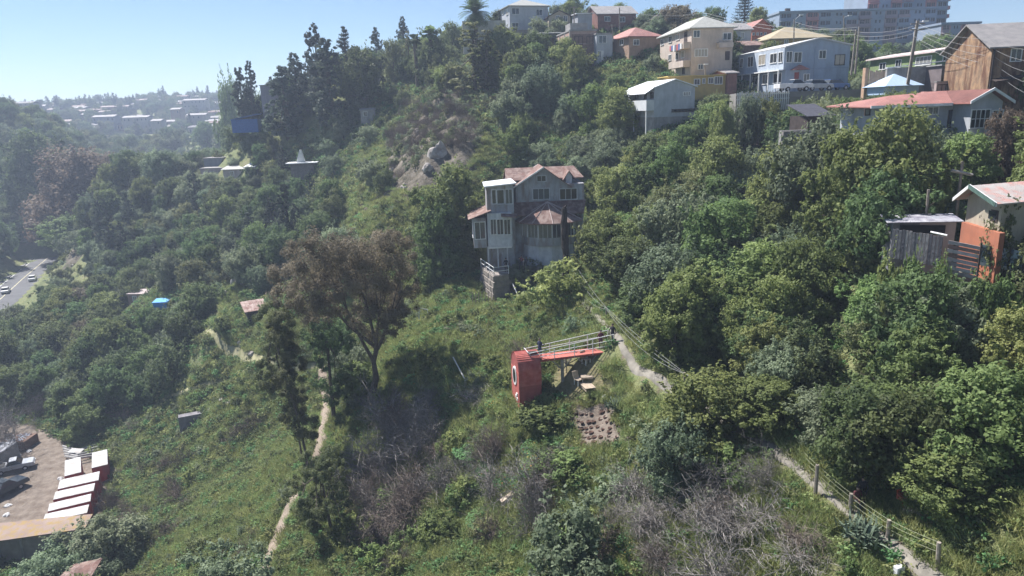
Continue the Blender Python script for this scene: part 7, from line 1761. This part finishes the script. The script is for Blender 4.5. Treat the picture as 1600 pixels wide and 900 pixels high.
F = house('mauve_cottage', 'low pinkish cottage below the bluish grey shed on the wooded terrace', (315,281), 186, 0, 312, 349, 264, mat('mauve wall', (.42,.34,.35), .85, .12), 'cottage', d=5, ground=True); walls(F); roof(F, 'flat', 0, CONC, .2); 
for a_ in ((320,268,324,276),(329,268,334,276),(340,270,343,280)): win(F, 'R', *a_, mull=0)
F = house('long_cottage', 'long low pinkish cottage with pale roof right of the mauve one', (350,281), 184, 0, 348, 386, 265, mat('rose wall', (.46,.38,.36), .85, .12), 'cottage', d=5, ground=True); walls(F); roof(F, 'shedy', .8, PALEROOF, .4); win(F, 'R', 360, 268, 365, 275)
F = house('small_shed', 'small shed with white roof at the right end of the terrace cottages', (384,273), 184, 0, 380, 397, 261, CONC, 'shed', d=4, ground=True); walls(F); roof(F, 'shedy', .6, ROOFW, .3)
F = house('blue_shed', 'blue sheet metal shed among the trees above the terrace cottages', (363,204), 174, 8, 361, 402, 187, mat('blue sheet', (.05,.13,.36), .6, .15), 'shed', d=5, found=.6); walls(F); roof(F, 'shedx', 1.2, mat('blue sheet roof', (.07,.16,.42), .6, .1), .2)
F = house('white_kiosk', 'white roofed open shelter with a slim white chimney in the dark trees', (455,270), 152, 6, 450, 490, 256, mat('shelter wall', (.2,.17,.17), .9, .2), 'shelter', d=3, ground=True); walls(F); roof(F, 'flat', 0, ROOFW, .9, .15)
x_ = F.py(470, 250, 1).x; MB().hexa([(x_-1,.8,F.h+.2),(x_+.9,.8,F.h+.2),(x_+.9,1.8,F.h+.2),(x_-1,1.8,F.h+.2)], [(x_-.1,1.0,F.h+2.9),(x_+.35,1.0,F.h+2.9),(x_+.35,1.5,F.h+2.9),(x_-.1,1.5,F.h+2.9)]).build('chimney', W_WHITE, F.root)
F = house('ridge_wall', 'pale stone terrace wall under the dark skyline trees', (562,122), 165, -4, 560, 597, 112, STONE, 'wall', d=1, found=3, ground=True); walls(F, name='masonry')
F = house('ridge_shed', 'grey shed under the skyline trees at the left', (408,152), 180, 0, 406, 432, 134, mat('mauve grey wall', (.28,.25,.27), .9, .1), 'shed', d=5, ground=True); walls(F); roof(F, 'flat', 0, CONC, .2)  # walls share one even mauve grey base colour
F = house('slope_hut', 'tiny pale hut on the cliff top path', (564,186), 145, 10, 561, 586, 172, CONC, 'hut', d=3, ground=True); walls(F); roof(F, 'shedy', .4, CONC, .2); win(F, 'R', 568, 175, 574, 181, mull=0)
F = house('stone_ruin', 'grey stone wall ruin with white board on the slope above the containers', (283,682), 92, 24, 280, 316, 652, mat('ruin stone', (.19,.18,.19), .95, .3, .8, .5), 'ruin', d=1.2, found=2, ground=True); walls(F, name='masonry'); MB().box(F.w, F.w+1.0, -.1, .05, -1, F.h*.45).build('white_board', W_WHITE, F.root)
F = house('tarp_tent', 'light blue tarpaulin shelter in front of the grey block wall', (1385,141), 84, 4, 1380, 1436, 135, mat('light blue tarp', (.36,.47,.60), .5, .06), 'tarp', d=4, found=.5); walls(F, name='frame'); roof(F, 'hip', 1.4, mat('light blue tarp top', (.42,.54,.68), .45, .06), .4, .05)
F = house('brick_gatepost', 'ochre brick gatepost left of the light blue tarpaulin', (1351,128), 88, 4, 1350, 1358, 106, mat('ochre brick', (.42,.28,.19), .9, .15), 'gatepost', d=.6); walls(F, name='masonry')
F = house('tan_fence', 'tan board fence behind the light blue tarpaulin', (1358,126), 89, 4, 1357, 1386, 110, mat('tan boards', (.36,.28,.22), .9, .15), 'fence', d=.15)
for i in range(9): MB().box(F.w*i/9+.02, F.w*(i+1)/9-.02, 0, .08, -1, F.h-.1*(i%3)).build('board', F.wallm, F.root)
# ================================================================ poles, lamps, wires on the hill
def upole(u0, v0, u1, v1, Y, r_, label, cross=0, lamp=None, name='utility_pole'):
    b_, t_ = at(u0, v0, Y), at(u1, v1, Y); o = empty(name, b_, 0, label, 'pole' if name == 'utility_pole' else 'street lamp'); d_ = t_-b_
    MB().tube([-d_*.15, d_], [r_*1.2, r_], 6).build('shaft', POLEW, o)
    for k_ in range(cross): c_ = d_*(1-.06-.1*k_); MB().box(c_.x-.8, c_.x+.8, -.2, -.08, c_.z-.06, c_.z+.06).build('crossarm', POLEW, o)
    if lamp:
        l_ = at(lamp[0], lamp[1], Y)-b_; MB().tube([d_*.93, d_*.98+(l_-d_)*.35, l_], .05, 5).build('arm', GALV, o); MB().box(l_.x-.1, l_.x+.55, -.12, .12, l_.z-.02, l_.z+.14).build('lamp_head', W_TRIM, o)
    return t_
pa = upole(1420,120,1434,32,84,.16,'leaning timber pole with curved lamp arm in front of the green house',2,(1443,34))
pb = upole(1331,108,1338,46,100,.12,'left slim pole of the pair right of the blue house',1); pc = upole(1337,106,1343,42,101,.12,'right slim pole of the pair right of the blue house')
upole(1240,76,1241,30,130,.1,'slim lamp pole standing over the ochre house',0,(1250,24),'street_lamp'); upole(1322,90,1318,24,140,.1,'slim lamp pole right of the ochre house roof',0,(1326,25),'street_lamp')
upole(897,40,897,10,150,.12,'pole on the skyline left of the dark red brown house',1); upole(968,42,968,12,152,.12,'pole in front of the dark red brown house'); upole(879,40,879,12,158,.08,'thin mast on the skyline right of the tan gabled house'); upole(919,30,919,10,165,.08,'thin mast left of the brown house roof')
upole(958,62,956,38,136,.1,'pole between the white annex and the red roofed house',1); upole(1102,118,1101,100,113,.07,'slim white lamp post beside the yellow house',0,(1101,101),'street_lamp')
for k_ in range(5):
    q0 = pa-Vector((.3*(k_%2), 0, .3+k_*.45)); wire('overhead_wire', [q0, at(1545+k_*4, 60+k_*14, 72), at(1640, 75+k_*20, 66)], .013, ['topmost','second','third','fourth','fifth','sixth','lowest'][k_]+' overhead wire from the leaning lamp pole to the rusty house', 'overhead wires by the rusty house', .5)
for k_ in range(3): wire('overhead_wire', [pb-Vector((0,0,.3+k_*.5)), pa-Vector((0,0,.5+k_*.4))], .02, ['upper','middle','lower'][k_]+' wire between the slim pole pair and the leaning lamp pole', 'wires between the hill poles', .4)
for k_ in range(2): wire('overhead_wire', [at(968,16+k_*5,152), at(1101,20+k_*4,140), pb-Vector((0,0,.1+k_*.6))], .02, ['upper','lower'][k_]+' long wire above the cream house roof', 'wires above the cream house', .8)
wire('overhead_wire', [pc, at(1241,34,130)], .02, 'single wire from the slim pole pair to the lamp over the ochre house', None, .6)
# garden fence stakes left of the retaining wall
for i in range(8):
    u = 738+i*5; v = 470-abs(i-3)*2; Y = 79+i*.1; p = at(u, v, Y); g = gz(p.x,Y); q = MB(); q.tube([(p.x,Y,g-.2),(p.x+.05,Y,g+1.7)], .04, 5); tag(q.build('garden_stake', POLEW), 'thin stake in the row left of the stone retaining wall', 'stake', 'row of stakes left of the retaining wall')
# ================================================================ far town on the left
r = random.Random(21); TC = [(.22,.20,.18),(.22,.15,.13),(.20,.17,.18),(.26,.25,.23),(.15,.15,.16),(.24,.17,.12),(.14,.165,.20)]; TRC = [(.30,.28,.27),(.15,.08,.065),(.11,.105,.11),(.22,.16,.14),(.17,.16,.155)]
TM = [mat('town wall %d' % i, c, .85, .1, .3) for i, c in enumerate(TC)]; TR_ = [mat('town roof %d' % i, c, .7, .1, .3) for i, c in enumerate(TRC)]
spots = []
for i in range(400):
    u = r.uniform(2, 345); vlow = 205 if u > 90 else 190; Y = r.uniform(430, 770); 
    p = at(u, 165, Y); g = gz(p.x, Y); uu, vv, dd = proj(p.x, Y, g)
    if vv > 212 or vv < 120 or Y > float(seen_limit(np.array(uu), np.array(vv)))+25: continue
    if any((p.x-a_)**2+(Y-b_)**2 < 13**2 for a_, b_ in spots): continue
    spots.append((p.x, Y))
    if len(spots) > 74: break
big = [(121,174,146,185,600),(148,168,202,182,640),(145,183,180,192,560),(192,184,232,192,560),(225,162,250,168,700),(287,157,322,170,640),(267,171,282,180,590),(17,162,52,172,520),(292,180,322,188,560),(236,189,252,196,540)]
def tiny(x, y, g, w_, d_, h_, rz, wm, rm, label, group, rows=1):
    o = empty('town_house', (x,y,g), rz, label, 'house', group); MB().box(-w_/2,w_/2,0,d_,-6,h_).build('wall', wm, o)
    rt = MB(); rt.slab([(-w_/2-.3,-.4,h_),(w_/2+.3,-.4,h_),(w_/2+.3,d_/2,h_+1.3),(-w_/2-.3,d_/2,h_+1.3)], .2); rt.slab([(-w_/2-.3,d_/2+.01,h_+1.3),(w_/2+.3,d_/2+.01,h_+1.3),(w_/2+.3,d_+.4,h_),(-w_/2-.3,d_+.4,h_)], .2); rt.build('roof', rm, o)
    k_ = max(2, int(w_/3))
    for rr_ in range(rows):
        for i in range(k_): x_ = -w_/2+w_*(i+.5)/k_; z_ = h_*(rr_+.35)/rows; MB().box(x_-.5, x_+.5, -.06, 0, z_, z_+h_*.35/rows).build('window', GLASS, o)
for i, (x, y) in enumerate(spots):
    g = gz(x, y); uu = proj(x,y,g)[0]; wd = 'on the left part' if uu < 120 else 'in the middle' if uu < 230 else 'on the right part'
    tiny(x, y, g, r.uniform(8,14), r.uniform(7,10), r.uniform(2.8,5.5), r.uniform(-.35,.35), TM[r.randrange(7)], TR_[r.randrange(5)], 'small house of the far hazy hillside town '+wd, 'small far town houses '+wd)
lb = ['wide pink two storey house of the far town, left of the long terraced one','long terraced pinkish building of the far town on the hill crest','bluish house below the long terraced building of the far town','bright pale roofed house in the middle of the far town','far town house highest on the crest','large pale block at the right end of the far town','orange house with bright roof right of the far town middle','dark flat roofed block alone on the far left skyline','low pale house at the right foot of the far town','small bright roofed hut at the lower middle of the far town']
for i, (u0,v0,u1,v1,Y) in enumerate(big):
    a_, b_ = at(u0,v1,Y), at(u1,v1,Y); h_ = at(u0,v0,Y).z-a_.z; tiny((a_.x+b_.x)/2, Y, a_.z, (b_-a_).length, 9, h_, 0, TM[[1,1,6,3,0,3,5,4,0,3][i]], TR_[[3,3,0,0,2,0,0,2,0,0][i]], lb[i], None, 2 if v1-v0 > 9 else 1)
grow_all()
# ================================================================ haze
mb = MB(); mb.box(-700, 700, -120, 1150, -110 , 118)
hm = bpy.data.materials.new('thin haze'); hm.use_nodes = True; t = hm.node_tree; t.nodes.clear()
pv = t.nodes.new('ShaderNodeVolumePrincipled'); pv.inputs['Color'].default_value = (.66,.78,1,1); pv.inputs['Density'].default_value = .0006; pv.inputs['Anisotropy'].default_value = .2
o_ = t.nodes.new('ShaderNodeOutputMaterial'); t.links.new(pv.outputs[0], o_.inputs['Volume'])
tag(mb.build('haze', hm), kind='stuff', label='pale blue haze over the ravine')
